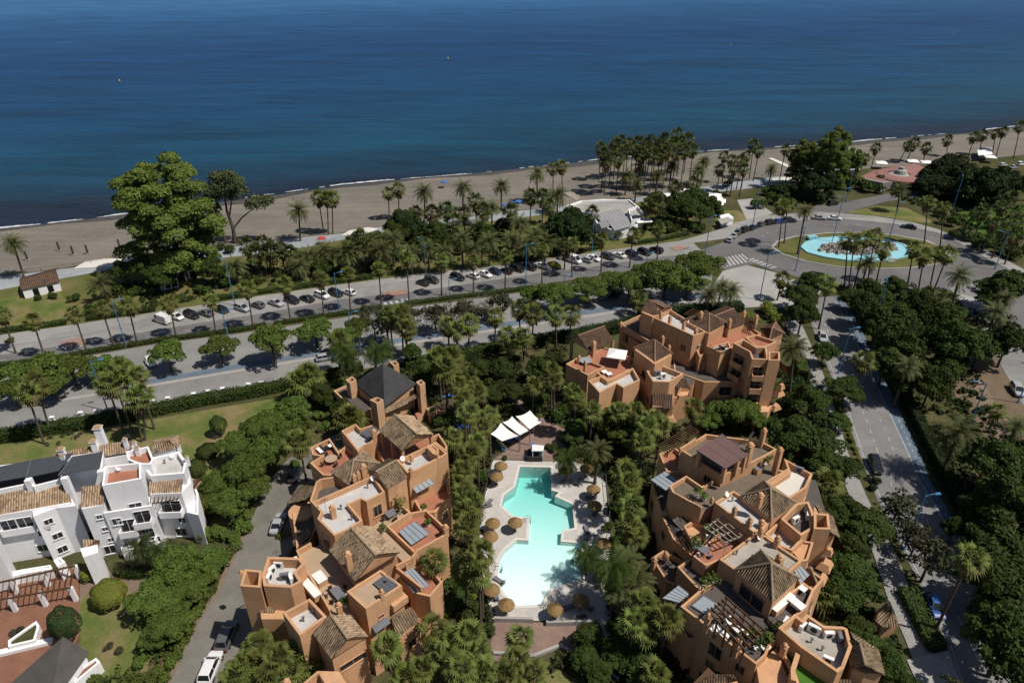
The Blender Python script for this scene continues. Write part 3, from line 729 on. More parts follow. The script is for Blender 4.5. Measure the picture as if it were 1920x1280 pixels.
RIDGE = {'tile': 'tile', 'tile_brown': 'tile_brown'}
def hip(B, corners, apex, ze, za, mat='tile', back=None):
    """pyramid roof: eave corners at ze in order, apex at za"""
    cs = [P(x, y, ze) for x, y in corners]; ap = P(apex[0], apex[1], za)
    if area2([(p.x, p.y) for p in cs]) < 0: cs = cs[::-1]
    mb = MB()
    for i in range(len(cs)):
        tile_face(mb, cs[i], cs[(i + 1) % len(cs)], ap, ap)
        ridge(mb, cs[i], ap)
    return mb.build('roof', [mat, 'wood', RIDGECAP.get(mat, 'straw')], B)
def gable(B, r0, r1, e0, e1, f0, f1, zr, ze, zf=None, mat='tile', mat2=None):
    """ridge r0-r1 (px at zr); one eave e0-e1 at ze, other eave f0-f1 at zf"""
    R0, R1 = P(*r0, zr), P(*r1, zr); E0, E1 = P(*e0, ze), P(*e1, ze)
    zf = ze if zf is None else zf
    F0, F1 = P(*f0, zf), P(*f1, zf)
    mb = MB(); tile_face(mb, E0, E1, R1, R0)
    if mat2 is None: tile_face(mb, F0, F1, R1, R0)
    ridge(mb, R0, R1)
    o = mb.build('roof', [mat, 'wood', RIDGECAP[mat]], B)
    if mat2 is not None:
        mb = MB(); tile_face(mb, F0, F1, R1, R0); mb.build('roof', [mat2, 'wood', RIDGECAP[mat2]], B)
    g = MB()       # gable triangles stand just inside the verge
    c = (E0 + E1 + F0 + F1) / 4
    for a, b, r in ((E0, F0, R0), (E1, F1, R1)):
        k = Vector((0, 0, -.16)); s = lambda p: p + (c - p) * 0.06 + k
        g.face([s(a), s(b), s(r)])
    g.build('gable_wall', 'stucco' if mat != 'tile_warm_and_lit' else 'white', B)
    return o
RIDGECAP = {'tile': 'thatch', 'tile_brown': 'browncap', 'tile_warm_and_lit': 'thatch'}
M['browncap'] = plain('ridge_tiles', (0.30, 0.18, 0.115), (0.2, 0.12, 0.08), 3, 0.9, 0.15)
M['thatch_cap'] = M['browncap']
RIDGECAP = {'tile': 'tilecap', 'tile_brown': 'browncap', 'tile_warm_and_lit': 'tilecap'}
M['tilecap'] = plain('pale_ridge_tiles', (0.36, 0.27, 0.18), (0.22, 0.16, 0.11), 3, 0.9, 0.15)
def shed(B, px4, zs, mat='tile', under=True):
    """single slope: px4 = eave a, eave b, upper c, upper d with heights zs"""
    a, b, c, d = [P(x, y, z) for (x, y), z in zip(px4, zs)]
    mb = MB(); tile_face(mb, a, b, c, d)
    return mb.build('roof', [mat, 'wood', RIDGECAP[mat]], B)

def chimney(B, px, zt, h, w=0.75, wall='stucco', cap='dome'):
    p = P(px[0], px[1], zt); mb = MB()
    ang = R(35); w *= .84
    mb.box((p.x, p.y, zt - h), w, w, h - 0.35, ang)
    mb.box((p.x, p.y, zt - 0.42), w * 1.16, w * 1.16, 0.10, ang)
    if cap == 'dome':
        mb.lathe((p.x, p.y, zt - 0.30), [(w * .50, 0), (w * .52, .12), (w * .40, .30), (w * .18, .42), (0.0, .45)], 10)
    elif cap == 'tile':
        mb.box((p.x, p.y, zt - 0.30), w * 1.35, w * 1.35, 0.35, ang, 0, 0.35)
    mb.build('chimney', wall, B)

def awning(B, px4, zs, mat='metal', seams=6, name='awning', th=0.08):
    """thin ribbed sheet; px4 corner points, seams run from edge 0-1 to edge 3-2"""
    a, b, c, d = [P(x, y, z) for (x, y), z in zip(px4, zs)]
    dn = Vector((0, 0, -th)); mb = MB()
    nn = (b - a).cross(d - a)
    if nn.z < 0: a, b, c, d = b, a, d, c
    mb.face([a, b, c, d]); mb.face([a + dn, d + dn, c + dn, b + dn])
    for p, q in ((a, b), (b, c), (c, d), (d, a)): mb.face([p + dn, q + dn, q, p])
    up = Vector((0, 0, .03))
    for i in range(seams + 1):
        t = i / max(1, seams)
        mb.beam(a.lerp(b, t) + up, d.lerp(c, t) + up, .07, .06, 1)
    return mb.build(name, [mat, 'greyplastic'], B)
M['polycarb'] = plain('blue_grey_polycarbonate', (0.265, 0.31, 0.345), (0.225, 0.265, 0.30), 0.8, 0.4, 0.4)
M['solar'] = plain('slate_panel', (0.10, 0.105, 0.12), (0.08, 0.085, 0.10), 0.8, 0.35, 0.45)

def para(B, px, zt, h, th=0.28, wall='stucco', name='parapet'):
    pts = [P(x, y, zt) for x, y in px]; mb = MB(); e = eps() * .3
    for a, b in zip(pts, pts[1:]):
        c = Vector((0, 0, -h / 2 + e)); mb.beam(a + c, b + c, th, h)
    return mb.build(name, wall, B)

def om(m, e):
    n = len(m['pl']); return (n - 2 - e) % n if m['rev'] else e % n

def win(m, ei, t, z0, w, h, kind='window', recess=True, frame=None, sill=True, flat=False):
    """window or balcony door on edge ei of wing m at fraction t, its sill at z0"""
    pl = m['pl']; n = len(pl); ei = om(m, ei); a, b = pl[ei], pl[(ei + 1) % n]
    e = (b - a); L = e.length; e /= L; nn = Vector((e.y, -e.x))      # outward
    c = a + e * (L * t); B = m['B']
    def q(u, o, z): return (c.x + e.x * u + nn.x * o, c.y + e.y * u + nn.y * o, z)
    mb = MB(); f = 0.07
    def bar(u0, u1, za, zb, o0, o1):
        pp = [q(u0, o0, za), q(u1, o0, za), q(u1, o1, za), q(u0, o1, za)]
        mb.prism([(p[0], p[1]) for p in pp], za, zb, 0, True, True)
    bar(-w / 2 - f, -w / 2, z0, z0 + h, 0.003, .09); bar(w / 2, w / 2 + f, z0, z0 + h, 0.003, .09)
    bar(-w / 2 - f, w / 2 + f, z0 + h, z0 + h + f, 0.003, .09)
    bar(-w / 2 - f * 2, w / 2 + f * 2, z0 - .08, z0, 0.003, .16)
    bar(-.025, .025, z0, z0 + h, .02, .06)
    fo = mb.build(kind, frame or ('stucco' if m.get('st', 1) else 'white'), B)
    p = MB(); p.face([q(-w / 2, .02, z0), q(w / 2, .02, z0), q(w / 2, .02, z0 + h), q(-w / 2, .02, z0 + h)])
    p.build('pane', 'pane', fo)
def wins(m, edges, sto=3.0, gap=3.2, w=1.1, h=1.3, jit=0.4, z1=None, zmin=1.0, frame=None, seed=0, p=0.8, doors=0.3):
    rg = random.Random(seed + int(m['pl'][0].x * 10))
    for ei in edges:
        n = len(m['pl']); r = om(m, ei); L = (m['pl'][(r + 1) % n] - m['pl'][r]).length
        k = int((L - .6) / gap)
        zz = zmin
        while zz + h + .5 < (z1 or m['zf']):
            for i in range(k):
                if rg.random() > p: continue
                dr = rg.random() < doors
                win(m, ei, (i + .5 + rg.uniform(-.15, .15)) / k, zz - (.7 if dr else 0), w * (1.5 if dr else 1), h + (.7 if dr else 0), 'window', frame=frame)
            zz += sto
def balcony(m, e0, t, z0, w, d, par=0.95, wall=None, floor='terracotta'):
    """a projecting balcony with a solid front and the dark glazed door behind it"""
    pl = m['pl']; n = len(pl); ei = om(m, e0); a, b = pl[ei], pl[(ei + 1) % n]
    e = (b - a); L = e.length; e /= L; nn = Vector((e.y, -e.x)); c = a + e * (L * t); B = m['B']
    def q(u, o): return (c.x + e.x * u + nn.x * o, c.y + e.y * u + nn.y * o)
    wl = wall or ('stucco' if m.get('st', 1) else 'white')
    mb = MB()
    mb.prism([q(-w / 2, .004), q(w / 2, .004), q(w / 2, d), q(-w / 2, d)], z0 - .2, z0, 0, False, True)
    mb.face([(*q(-w / 2, .004), z0), (*q(w / 2, .004), z0), (*q(w / 2, d), z0), (*q(-w / 2, d), z0)], 1)
    s = .16
    mb.prism([q(-w / 2, d - s), q(w / 2, d - s), q(w / 2, d), q(-w / 2, d)], z0, z0 + par)
    mb.prism([q(-w / 2, .004), q(-w / 2 + s, .004), q(-w / 2 + s, d - s - .002), q(-w / 2, d - s - .002)], z0, z0 + par - .003)
    mb.prism([q(w / 2 - s, .004), q(w / 2, .004), q(w / 2, d - s - .002), q(w / 2 - s, d - s - .002)], z0, z0 + par - .003)
    mb.build('balcony', [wl, floor], B)
    win(m, e0, t, z0 + .05, w * .88, 2.3, 'balcony_door')
def pergola(B, a, b, c, d, z, nx, ny, mat='wood', w=.14, posts=True, zb=0, name='pergola'):
    """beams from edge a-b to edge d-c (nx of them) over ny cross rails"""
    A, Bp, Cc, D = [P(*k, z) for k in (a, b, c, d)]
    mb = MB()
    for i in range(nx):
        t = i / (nx - 1); p, q = A.lerp(Bp, t), D.lerp(Cc, t); e = (q - p) * .04
        mb.beam(p - e, q + e, w * .7, w * 1.2)
    for i in range(ny):
        t = i / max(1, ny - 1); p, q = A.lerp(D, t), Bp.lerp(Cc, t); dn = Vector((0, 0, -w * 1.1))
        mb.beam(p + dn, q + dn, w, w)
        if posts:
            for k in (p, q): mb.box((k.x, k.y, zb), .18, .18, z - zb - w)
    return mb.build(name, mat, B)
def hood(B, px, z, w, ang):
    """little stucco canopy bulging from a wall"""
    p = P(*px, z); mb = MB(); mb.box((p.x, p.y, z - .9), w, w * .8, .9, ang, 0, .55); mb.build('canopy', 'stucco', B)
def railing(B, px, z, h=1.0, mat='metal'):
    pts = [P(x, y, z + h) for x, y in px]; mb = MB()
    for a, b in zip(pts, pts[1:]):
        mb.beam(a, b, .06, .06); k = max(1, int((b - a).length / .5))
        mb.beam(a + Vector((0, 0, -h * .5)), b + Vector((0, 0, -h * .5)), .03, .03)
        for i in range(k + 1):
            p = a.lerp(b, i / k); mb.box((p.x, p.y, z), .04, .04, h)
    mb.build('railing', mat, B)
# ------------------------------------------------------------------ apricot block west of the pool
def base(px, z=0): p = P(*px, z); p.z = 0; return p
A = thing('apartment_building', base((660, 1010), 8), 'apricot stucco apartment block between the driveway and the west side of the pool', 'building')
m = mass(A, [(582, 838), (618, 821), (635, 846), (648, 835), (672, 851), (724, 872), (690, 892), (640, 893), (605, 890), (581, 867), (602, 855), (586, 852)], 10, .9, 'terracotta', skip=(4, 5, 6))
wins(m, [9, 11, 8], p=.8, gap=2.4); mA1 = m
m = mass(A, [(640, 807), (667, 794), (676, 803), (697, 796), (713, 808), (697, 829), (682, 835), (671, 846)], 11.5, .9, 'pale_roof', skip=(3,))
wins(m, range(8), gap=2.6, p=.5)
awning(A, [(676, 811), (697, 797), (712, 806), (694, 822)], [11.2] * 4, 'solar', 0, 'hot_tub_cover', .4)
mass(A, [(697, 829), (713, 808), (740, 790), (800, 800), (812, 830), (752, 866), (722, 870)], 9.2, .15, 'terracotta', fname='patio_floor')
gable(A, (739, 776), (782, 814), (711, 807), (754, 845), (771, 778), (813, 814), 15, 12.8, mat='tile', mat2='tile_warm_and_lit')  # right slope gets paler tiles, sunlight put into the colour
for x, y in ((716, 809), (754, 842), (775, 780), (808, 814), (735, 826)):
    p = P(x, y, 12.6); mb = MB(); mb.box((p.x, p.y, 8.9), .45, .45, 3.6, R(40)); mb.build('pillar', 'stucco', A)
m = mass(A, [(744, 862), (815, 829), (839, 850), (766, 889)], 12.5, .95, 'pale_roof'); mA4 = m
win(m, 2, .55, 4.6, .5, .6); win(m, 2, .2, 7.6, .5, .6)
mass(A, [(806, 820), (823, 812), (839, 836), (836, 846), (815, 829)], 11.6, 1.1, 'darkfloor', skip=(4,))
mass(A, [(800, 838), (812, 832), (823, 842), (820, 853), (811, 850)], 13.2, .2, 'stucco')
hip(A, [(619, 884), (655, 910), (714, 868), (683, 845)], (663, 862), 11.5, 13.6)
mass(A, [(623, 885), (655, 908), (708, 869), (682, 849)], 11.3, 0, 'stucco')
gable(A, (704, 884), (744, 862), (726, 917), (764, 894), (688, 881), (729, 859), 14.4, 13.0)
mass(A, [(692, 887), (730, 864), (762, 895), (727, 916)], 12.9, 0, 'stucco')
m = mass(A, [(584, 941), (660, 908), (700, 890), (722, 922), (687, 940), (676, 935), (655, 945), (680, 975), (657, 990), (627, 1004), (595, 972), (601, 959)], 13, .8, 'pale_roof', skip=())
wins(m, [9, 10, 11], p=.5, gap=2.6); mA7 = m
win(m, 3, .5, 9.6, 1.2, 1.9, 'terrace_door'); 
m = mass(A, [(592, 903), (600, 897), (625, 893), (655, 910), (584, 941), (581, 938)], 11.4, 1.7, 'darkfloor', skip=(2, 3)); wins(m, [5, 0], gap=2)
# low tiled lean-to and round stair tower towards the driveway
shed(A, [(537, 945), (560, 910), (592, 899), (581, 938)], [5.0, 5.0, 7.2, 7.2], 'tile')
cx = P(563, 942, 7)
mb = MB(); mb.lathe((cx.x, cx.y, 0), [(2.0, 0), (2.0, 5.4), (0, 5.45)], 14); mb.build('stair_tower', 'stucco', A)
mass(A, [(548, 960), (578, 945), (600, 975), (580, 1016), (556, 1028)], 5.5, .5, 'darkfloor')
shed(A, [(549, 1016), (556, 1030), (585, 1000), (575, 985)], [5.0, 5.0, 6.4, 6.4], 'tile')
# middle terrace with planting, east side
m = mass(A, [(692, 984), (742, 935), (771, 960), (730, 986), (778, 1032), (760, 1050), (714, 1000), (692, 995)], 10, .9, 'sand_tile', skip=(0, 4, 5, 6, 7)); wins(m, [3], p=.6)
m = mass(A, [(730, 986), (771, 960), (800, 955), (832, 985), (840, 1000), (780, 1034)], 9.6, .95, 'terracotta', skip=(5,)); wins(m, [2, 3, 4], gap=2.4, p=.9, doors=.6)
m = mass(A, [(772, 930), (800, 905), (838, 900), (846, 930), (815, 960), (790, 960)], 7.0, .9, 'terracotta'); wins(m, range(6), gap=2.4, p=.7)
awning(A, [(747, 996), (778, 977), (805, 999), (771, 1021)], [9.4] * 4, 'polycarb', 4)
awning(A, [(766, 905), (797, 889), (815, 905), (781, 924)], [9.8, 9.8, 9.4, 9.4], 'polycarb', 4)
awning(A, [(748, 1077), (773, 1063), (804, 1096), (776, 1111)], [8.4, 8.4, 8, 8], 'polycarb', 5)
awning(A, [(693, 1166), (720, 1149), (732, 1167), (705, 1186)], [9.2, 9.2, 8.7, 8.7], 'solar', 6)
m = mass(A, [(748, 1080), (775, 1062), (800, 1056), (830, 1090), (806, 1118), (776, 1111)], 7.4, .9, 'terracotta'); wins(m, range(6), gap=2.2, p=.9, doors=.5)
para(A, [(742, 1060), (772, 1045), (781, 1032)], 9.6, .9); para(A, [(742, 1062), (790, 1100)], 9.3, .9)
# big gable and long terrace
gable(A, (657, 988), (705, 1041), (616, 1030), (666, 1089), (695, 984), (752, 1035), 14.6, 12.2, mat='tile', mat2='tile_warm_and_lit')  # sunny side of the ridge painted paler than the other
mass(A, [(628, 1030), (660, 992), (700, 990), (744, 1034), (700, 1046), (664, 1080)], 11.6, 0, 'stucco')
m = mass(A, [(555, 1031), (582, 1016), (622, 1028), (666, 1088), (704, 1104), (662, 1150), (622, 1153), (606, 1124), (570, 1064)], 10, .8, 'sand_tile', skip=(1, 2, 3, 4, 5)); wins(m, [6, 7, 8], p=.7)
m = mass(A, [(502, 1043), (563, 1045), (572, 1056), (556, 1072), (567, 1089), (545, 1101), (494, 1098), (491, 1078)], 12.6, 1.5, 'pale_roof', th=.35); mA11 = m
wins(m, [4, 5], gap=2.0, p=.5)
m = mass(A, [(459, 1066), (491, 1069), (488, 1101), (450, 1098)], 12.8, 3.2, 'stucco', th=.3)
mass(A, [(485, 1120), (523, 1110), (536, 1135), (532, 1160), (490, 1160)], 8.4, 0, 'stucco')
shed(A, [(484, 1147), (514, 1148), (523, 1112), (497, 1112)], [8.6, 8.6, 9.8, 9.8], 'tile')
m = mass(A, [(581, 1121), (613, 1155), (562, 1191), (530, 1148)], 11.6, 1.2, 'pale_roof', th=.32); wins(m, [1, 2], gap=2.6, p=.5)
gable(A, (619, 1151), (652, 1197), (586, 1186), (622, 1235), (656, 1151), (690, 1192), 13, 10.9, mat='tile', mat2='tile_warm_and_lit')  # lit slope lightened by its tile colour
m = mass(A, [(592, 1186), (622, 1230), (684, 1192), (655, 1156), (620, 1156)], 10.6, 0, 'stucco'); mA15 = m
for e in range(5): 
    a, b = m['pl'][e], m['pl'][(e + 1) % 5]
win(m, 3, .55, 7.4, 3.2, .9); win(m, 1, .55, 7.4, 3.2, .9)
m = mass(A, [(650, 1108), (714, 1067), (754, 1097), (686, 1141)], 12.3, .3, 'sand_tile', th=.3); mA16 = m
win(m, 2, .35, 9.4, .6, .5)
awning(A, [(700, 1092), (724, 1075), (745, 1096), (722, 1112)], [12.35] * 4, 'solar', 3, 'solar_panel', .12)
mb = MB(); a, b = P(733, 1142, 9.6), P(760, 1122, 9.6); mb.beam(a + Vector((0, 0, .5)), b + Vector((0, 0, .5)), 1.3, 1.0); mb.build('bay_box', 'stucco', A)
shed(A, [(745, 1196), (787, 1163), (772, 1136), (732, 1158)], [7.4, 7.4, 9.0, 9.0], 'tile')
m = mass(A, [(735, 1170), (772, 1145), (785, 1166), (748, 1196)], 7.2, 0, 'stucco'); wins(m, range(4), gap=2)
m = mass(A, [(556, 1290), (595, 1257), (636, 1258), (662, 1300), (640, 1330), (580, 1330)], 9.5, 1.2, 'sand_tile', skip=()); 
mass(A, [(598, 1262), (636, 1259), (665, 1310), (630, 1315)], 9.65, 0, 'stucco')
m = mass(A, [(700, 1180), (745, 1150), (800, 1120), (812, 1150), (760, 1200), (710, 1215)], 3.5, .8, 'terracotta')
mass(A, [(520, 1060), (640, 1000), (740, 960), (760, 1080), (690, 1180), (640, 1210), (520, 1140)], 6.0, 0, 'sand_tile')
mass(A, [(600, 860), (740, 800), (800, 830), (780, 900), (640, 960), (590, 930)], 6.0, 0, 'sand_tile')
for px, zt, h, w in (((700, 805), 13.2, 4.2, .8), ((680, 870), 15.2, 3.4, .9), ((663, 889), 14.2, 1.3, .6), ((671, 884), 14.2, 1.3, .6), ((622, 947), 14.4, 2.4, .8), ((770, 877), 13.9, 1.6, .6), ((771, 853), 13.3, 1.2, .5),
                     ((651, 1034), 15.4, 3.0, .8), ((634, 1130), 11.8, 2.2, .7), ((715, 1105), 13.6, 1.6, .55), ((835, 984), 11, 2, .8), ((536, 1274), 10, 4, .8), ((452, 1070), 9, 1, .6)):
    chimney(A, px, zt, h, w)
# kitchen counters and furniture on the terraces
def bench_run(name, a, b, z, w, h, mat, label, cat):
    A0, B0 = P(*a, z), P(*b, z); mb = MB(); mb.beam(A0 + Vector((0, 0, h / 2)), B0 + Vector((0, 0, h / 2)), w, h, 1)
    up = Vector((0, 0, h + .03)); mb.beam(A0 + up, B0 + up, w + .08, .06, 0)
    o = mb.build(name, [mat, 'stucco'], origin=(A0.x, A0.y, z)); tag(o, label, cat); return o
bench_run('kitchen_counter', (562, 1084), (598, 1126), 9.2, .9, .9, 'whiteplastic', 'long white topped kitchen counter along the edge of the sandstone roof terrace', 'counter')
bench_run('kitchen_island', (594, 1082), (608, 1099), 9.2, 1.2, .9, 'whiteplastic', 'short white topped island standing alone on the sandstone roof terrace', 'counter')
def table(px, z, w, d, mat, label, rnd=False, ang=R(40), chairs=0, cm='rattan', clabel=None, grp=None):
    p = P(*px, z); t = thing('terrace_table', p, label, 'table')
    mb = MB()
    if rnd: mb.lathe(p + Vector((0, 0, .70)), [(0, 0), (w / 2, 0), (w / 2, .05), (0, .051)], 18)
    else: mb.box(p + Vector((0, 0, .70)), w, d, .05, ang)
    mb.build('tabletop', mat, t)
    ca, sa = math.cos(ang), math.sin(ang)
    for i, j in ((-1, -1), (1, -1), (1, 1), (-1, 1)):
        k = .30 if rnd else .42; x, y = i * w * k, j * d * k
        l = MB(); l.box(p + Vector((x * ca - y * sa, x * sa + y * ca, 0)), .07, .07, .70, ang); l.build('leg', 'rattan', t)
    for i in range(chairs):
        a = ang + 6.283 * i / chairs; q = p + Vector((math.cos(a) * (w * .5 + .45), math.sin(a) * (d * .5 + .45), 0))
        chair(q, a + math.pi, cm, clabel + place_of(i + 1, chairs).replace('from the left', 'going round the table').replace('leftmost', 'its first seat').replace('rightmost', 'its last seat'), grp)
    return t
def chair(q, a, cm, label, grp=None):
    c = thing('terrace_chair', q, label, 'chair', grp)
    ca, sa = math.cos(a), math.sin(a)
    s = MB(); s.box(q + Vector((0, 0, .40)), .52, .52, .07, a); s.build('seat', cm, c)
    s = MB(); s.box(q + Vector((-ca * .26, -sa * .26, .44)), .07, .52, .45, a); s.build('backrest', cm, c)
    for i, j in ((-1, -1), (1, -1), (1, 1), (-1, 1)):
        x, y = i * .22, j * .22; l = MB(); l.box(q + Vector((x * ca - y * sa, x * sa + y * ca, 0)), .05, .05, .40, a); l.build('leg', cm, c)
table((622, 866), 9.1, 1.9, 1.9, 'sand_tile', 'round pale table on the red terrace at the north west corner', True, chairs=4, clabel='dark chair at the round pale table', grp='chairs round the pale table')
table((733, 969), 9.1, 1.3, 1.3, 'greyplastic', 'square grey table on the paved terrace below the pale roof', chairs=4, clabel='dark chair at the square grey table', grp='chairs round the grey table')
table((635, 1119), 9.2, 2.2, 1.1, 'greyplastic', 'long grey dining table on the sandstone terrace behind the domed chimney', ang=R(-48), chairs=6, clabel='dark chair at the long grey dining table', grp='chairs round the dining table')
def lounger(px, z, ang, mat, label, grp=None, frame='rattan'):
    p = P(*px, z); t = thing('sun_lounger', p, label, 'sun lounger', grp)
    ca, sa = math.cos(ang), math.sin(ang)
    f = MB(); f.box(p + Vector((0, 0, .18)), 1.9, .66, .08, ang); f.build('frame', frame, t)
    c = MB(); c.box(p + Vector((ca * .25, sa * .25, .27)), 1.35, .6, .09, ang); c.build('cushion', mat, t)
    b = MB(); q = p + Vector((-ca * .42, -sa * .42, .32)); b.beam(q, q + Vector((-ca * .55, -sa * .55, .42)), .6, .09); b.build('backrest', mat, t)
    for i, j in ((-.8, -.26), (.8, -.26), (.8, .26), (-.8, .26)):
        l = MB(); l.box(p + Vector((i * ca - j * sa, i * sa + j * ca, 0)), .06, .06, .19, ang); l.build('leg', frame, t)
def sofa(px, z, w, ang, mat, label, frame='rattan'):
    p = P(*px, z); t = thing('terrace_sofa', p, label, 'sofa'); ca, sa = math.cos(ang), math.sin(ang)
    s = MB(); s.box(p + Vector((0, 0, .08)), w, .85, .20, ang); s.build('base', frame, t)
    s = MB(); s.box(p + Vector((0, 0, .29)), w * .94, .72, .14, ang); s.build('cushion', mat, t)
    s = MB(); s.box(p + Vector((-sa * .38, ca * .38, .29)), w, .18, .45, ang); s.build('backrest', frame, t)
sofa((599, 845), 9.1, 2.2, R(-48), 'whiteplastic', 'white cushioned sofa in the corner of the red terrace')
sofa((617, 839), 9.1, 1.8, R(-130), 'rattan', 'dark wicker sofa on the red terrace beside the round table')
table((621, 841), 9.1, .8, .8, 'whiteplastic', 'small white coffee table before the dark wicker sofa')
def acunit(px, z, ang, label, w=1.1, h=.95, mat='whiteplastic', grp='air conditioning units on the roofs'):
    p = P(*px, z); t = thing('air_conditioner', p, label, 'air conditioner', grp); ca, sa = math.cos(ang), math.sin(ang)
    b = MB(); b.box(p + Vector((0, 0, .12)), w, .42, h, ang); b.build('casing', mat, t)
    g = MB(); c = p + Vector((sa * .225, -ca * .225, .12 + h / 2)); nx = Vector((ca, sa, 0)); nz = Vector((0, 0, 1))
    g.face([c + nx * (math.cos(k * .5236) * h * .36) + nz * (math.sin(k * .5236) * h * .36) for k in range(12)]); g.build('fan_grille', 'rattan', t)
    for s_ in (-1, 1):
        f = MB(); f.box(p + Vector((ca * s_ * w * .38, sa * s_ * w * .38, 0)), .1, .5, .12, ang); f.build('foot', 'metal', t)
for px, a, lb in (((524, 1064), R(0), 'white air conditioner against the back wall of the octagonal roof well'), ((511, 1075), R(60), 'white air conditioner in the left back corner of the octagonal roof well'),
                  ((506, 1088), R(80), 'white air conditioner by the left wall of the octagonal roof well'), ((551, 1059), R(40), 'tall white unit leaning in the right back corner of the octagonal well'),
                  ((547, 1090), R(-60), 'white air conditioner by the right front wall of the octagonal well'), ((535, 1086), R(10), 'grey air conditioner in the middle of the octagonal roof well')):
    acunit(px, 11.1, a, lb, mat='greyplastic' if 'grey' in lb else 'whiteplastic')

# ------------------------------------------------------------------ pavilion with the black thatched roof
B = thing('pavilion', base((720, 740), 3), 'apricot pavilion with a big black pyramid roof behind the west block', 'building')
c = [P(x, y, 6.2) for x, y in ((663, 718), (721, 762), (780, 718), (722, 688))]; ap = P(718, 681, 11.0)
mb = MB()
cc = c if area2([(p.x, p.y) for p in c]) > 0 else c[::-1]
for i in range(4):
    p, q = cc[i], cc[(i + 1) % 4]
    for k in range(6):
        t0, t1 = k / 6, (k + 1) / 6
        s = lambda a, t: a.lerp(ap, t) + Vector((0, 0, .12 * math.sin(math.pi * t)))
        for j in range(4):
            u0, u1 = j / 4, (j + 1) / 4
            mb.face([s(p, t0).lerp(s(q, t0), u0), s(p, t0).lerp(s(q, t0), u1), s(p, t1).lerp(s(q, t1), u1), s(p, t1).lerp(s(q, t1), u0)])
    mb.face([p + Vector((0, 0, -.35)), q + Vector((0, 0, -.35)), q, p])
mb.build('roof', 'blackroof', B)
m = mass(B, [(668, 722), (721, 757), (775, 722), (722, 696)], 6.0, 0, 'darkfloor'); m2 = m
for px4 in ([(693, 749), (707, 744), (719, 749), (706, 756)], [(780, 716), (789, 711), (797, 717), (787, 722)], [(648, 712), (660, 705), (668, 712), (656, 718)], [(730, 678), (742, 676), (748, 682), (738, 686)]):
    mass(B, px4, 7.6, .6, 'darkfloor', 'stucco_dk', th=.22, wname='corner_tower')
m = mass(B, [(625, 732), (655, 719), (668, 724), (712, 756), (682, 775), (660, 765)], 4.5, .5, 'darkfloor', 'stucco_dk'); wins(m, range(6), gap=2.6)
shed(B, [(723, 775), (765, 756), (760, 748), (719, 765)], [4.6, 4.6, 5.4, 5.4], 'tile_warm_and_lit')
shed(B, [(755, 758), (790, 742), (786, 735), (752, 750)], [4.6, 4.6, 5.4, 5.4], 'tile_warm_and_lit')
for px4, fl in (([(785, 757), (800, 748), (805, 757), (790, 768)], 'turf'), ([(800, 765), (813, 760), (820, 768), (806, 777)], 'turf'), ([(815, 760), (833, 757), (836, 768), (825, 772)], 'brick_paving')):
    mass(B, px4, 2.0, .3, fl, 'stucco_dk', th=.2, wname='planter', fname='planter_bed')
mass(B, [(778, 775), (787, 771), (793, 778), (783, 784)], 1.2, 0, 'terracotta', 'stucco_dk', wname='step')
# ------------------------------------------------------------------ apricot block at the upper right (by the avenue)
Cb = thing('apartment_building', base((1300, 690), 8), 'apricot stucco apartment block with brown tiled roofs beside the avenue', 'building')
gable(Cb, (1083, 629), (1134, 611), (1104, 659), (1151, 639), (1066, 634), (1118, 615), 10.6, 8.6, mat='tile_brown')
for x, y in ((1072, 638), (1106, 657), (1149, 639), (1120, 618)):
    p = P(x, y, 8.4); mb = MB(); mb.box((p.x, p.y, 0), .5, .5, 8.4, R(25)); mb.build('pillar', 'stucco', Cb)
m = mass(Cb, [(1095, 672), (1130, 650), (1165, 660), (1195, 678), (1165, 706), (1140, 712), (1112, 695)], 7.4, .3, 'terracotta')
m = mass(Cb, [(1061, 682), (1085, 669), (1134, 687), (1102, 703)], 8, .6, 'terracotta'); wins(m, range(4), gap=3, p=.5)
mb = MB(); p = P(1098, 676, 8.1); mb.lathe(p, [(0, 0), (1.15, 0), (1.2, .12), (0, .13)], 16); mb.build('hot_tub', 'polycarb', Cb)
m = mass(Cb, [(1103, 713), (1127, 704), (1139, 712), (1187, 689), (1200, 712), (1169, 727), (1156, 719), (1124, 736)], 8.6, .9, 'pale_roof', th=.32)
wins(m, range(8), gap=2.6, p=.35)
m = mass(Cb, [(1190, 655), (1228, 683), (1260, 665), (1224, 642)], 11, 0, 'stucco'); wins(m, range(4), gap=2.8, p=.6)
hip(Cb, [(1187, 652), (1228, 681), (1262, 663), (1222, 636)], (1228, 637), 11, 13.4, 'tile_brown')
m = mass(Cb, [(1202, 584), (1247, 574), (1290, 600), (1325, 622), (1300, 629), (1232, 598)], 14, .8, 'pale_roof', skip=()); wins(m, range(6), gap=3.5, p=.25)
gable(Cb, (1216, 562), (1246, 577), (1201, 583), (1224, 592), (1232, 562), (1262, 576), 16, 14.4, mat='tile_brown')
mass(Cb, [(1203, 585), (1224, 594), (1260, 578), (1232, 566)], 14.3, 0, 'stucco')
m = mass(Cb, [(1163, 607), (1200, 590), (1262, 634), (1232, 648)], 9.6, .7, 'darkfloor'); wins(m, range(4), gap=3, p=.5)
shed(Cb, [(1179, 630), (1202, 645), (1212, 633), (1188, 619)], [8.2, 8.2, 9.5, 9.5], 'tile_brown')
hip(Cb, [(1280, 599), (1329, 625), (1367, 606), (1322, 582)], (1330, 588), 14.1, 16.2, 'tile_brown')
m = mass(Cb, [(1284, 602), (1329, 626), (1363, 608), (1322, 588)], 14, 0, 'stucco'); wins(m, range(4), gap=2.6, p=.5)
gable(Cb, (1338, 593), (1376, 578), (1367, 617), (1397, 606), (1322, 590), (1360, 573), 15.6, 13.6, mat='tile_brown')
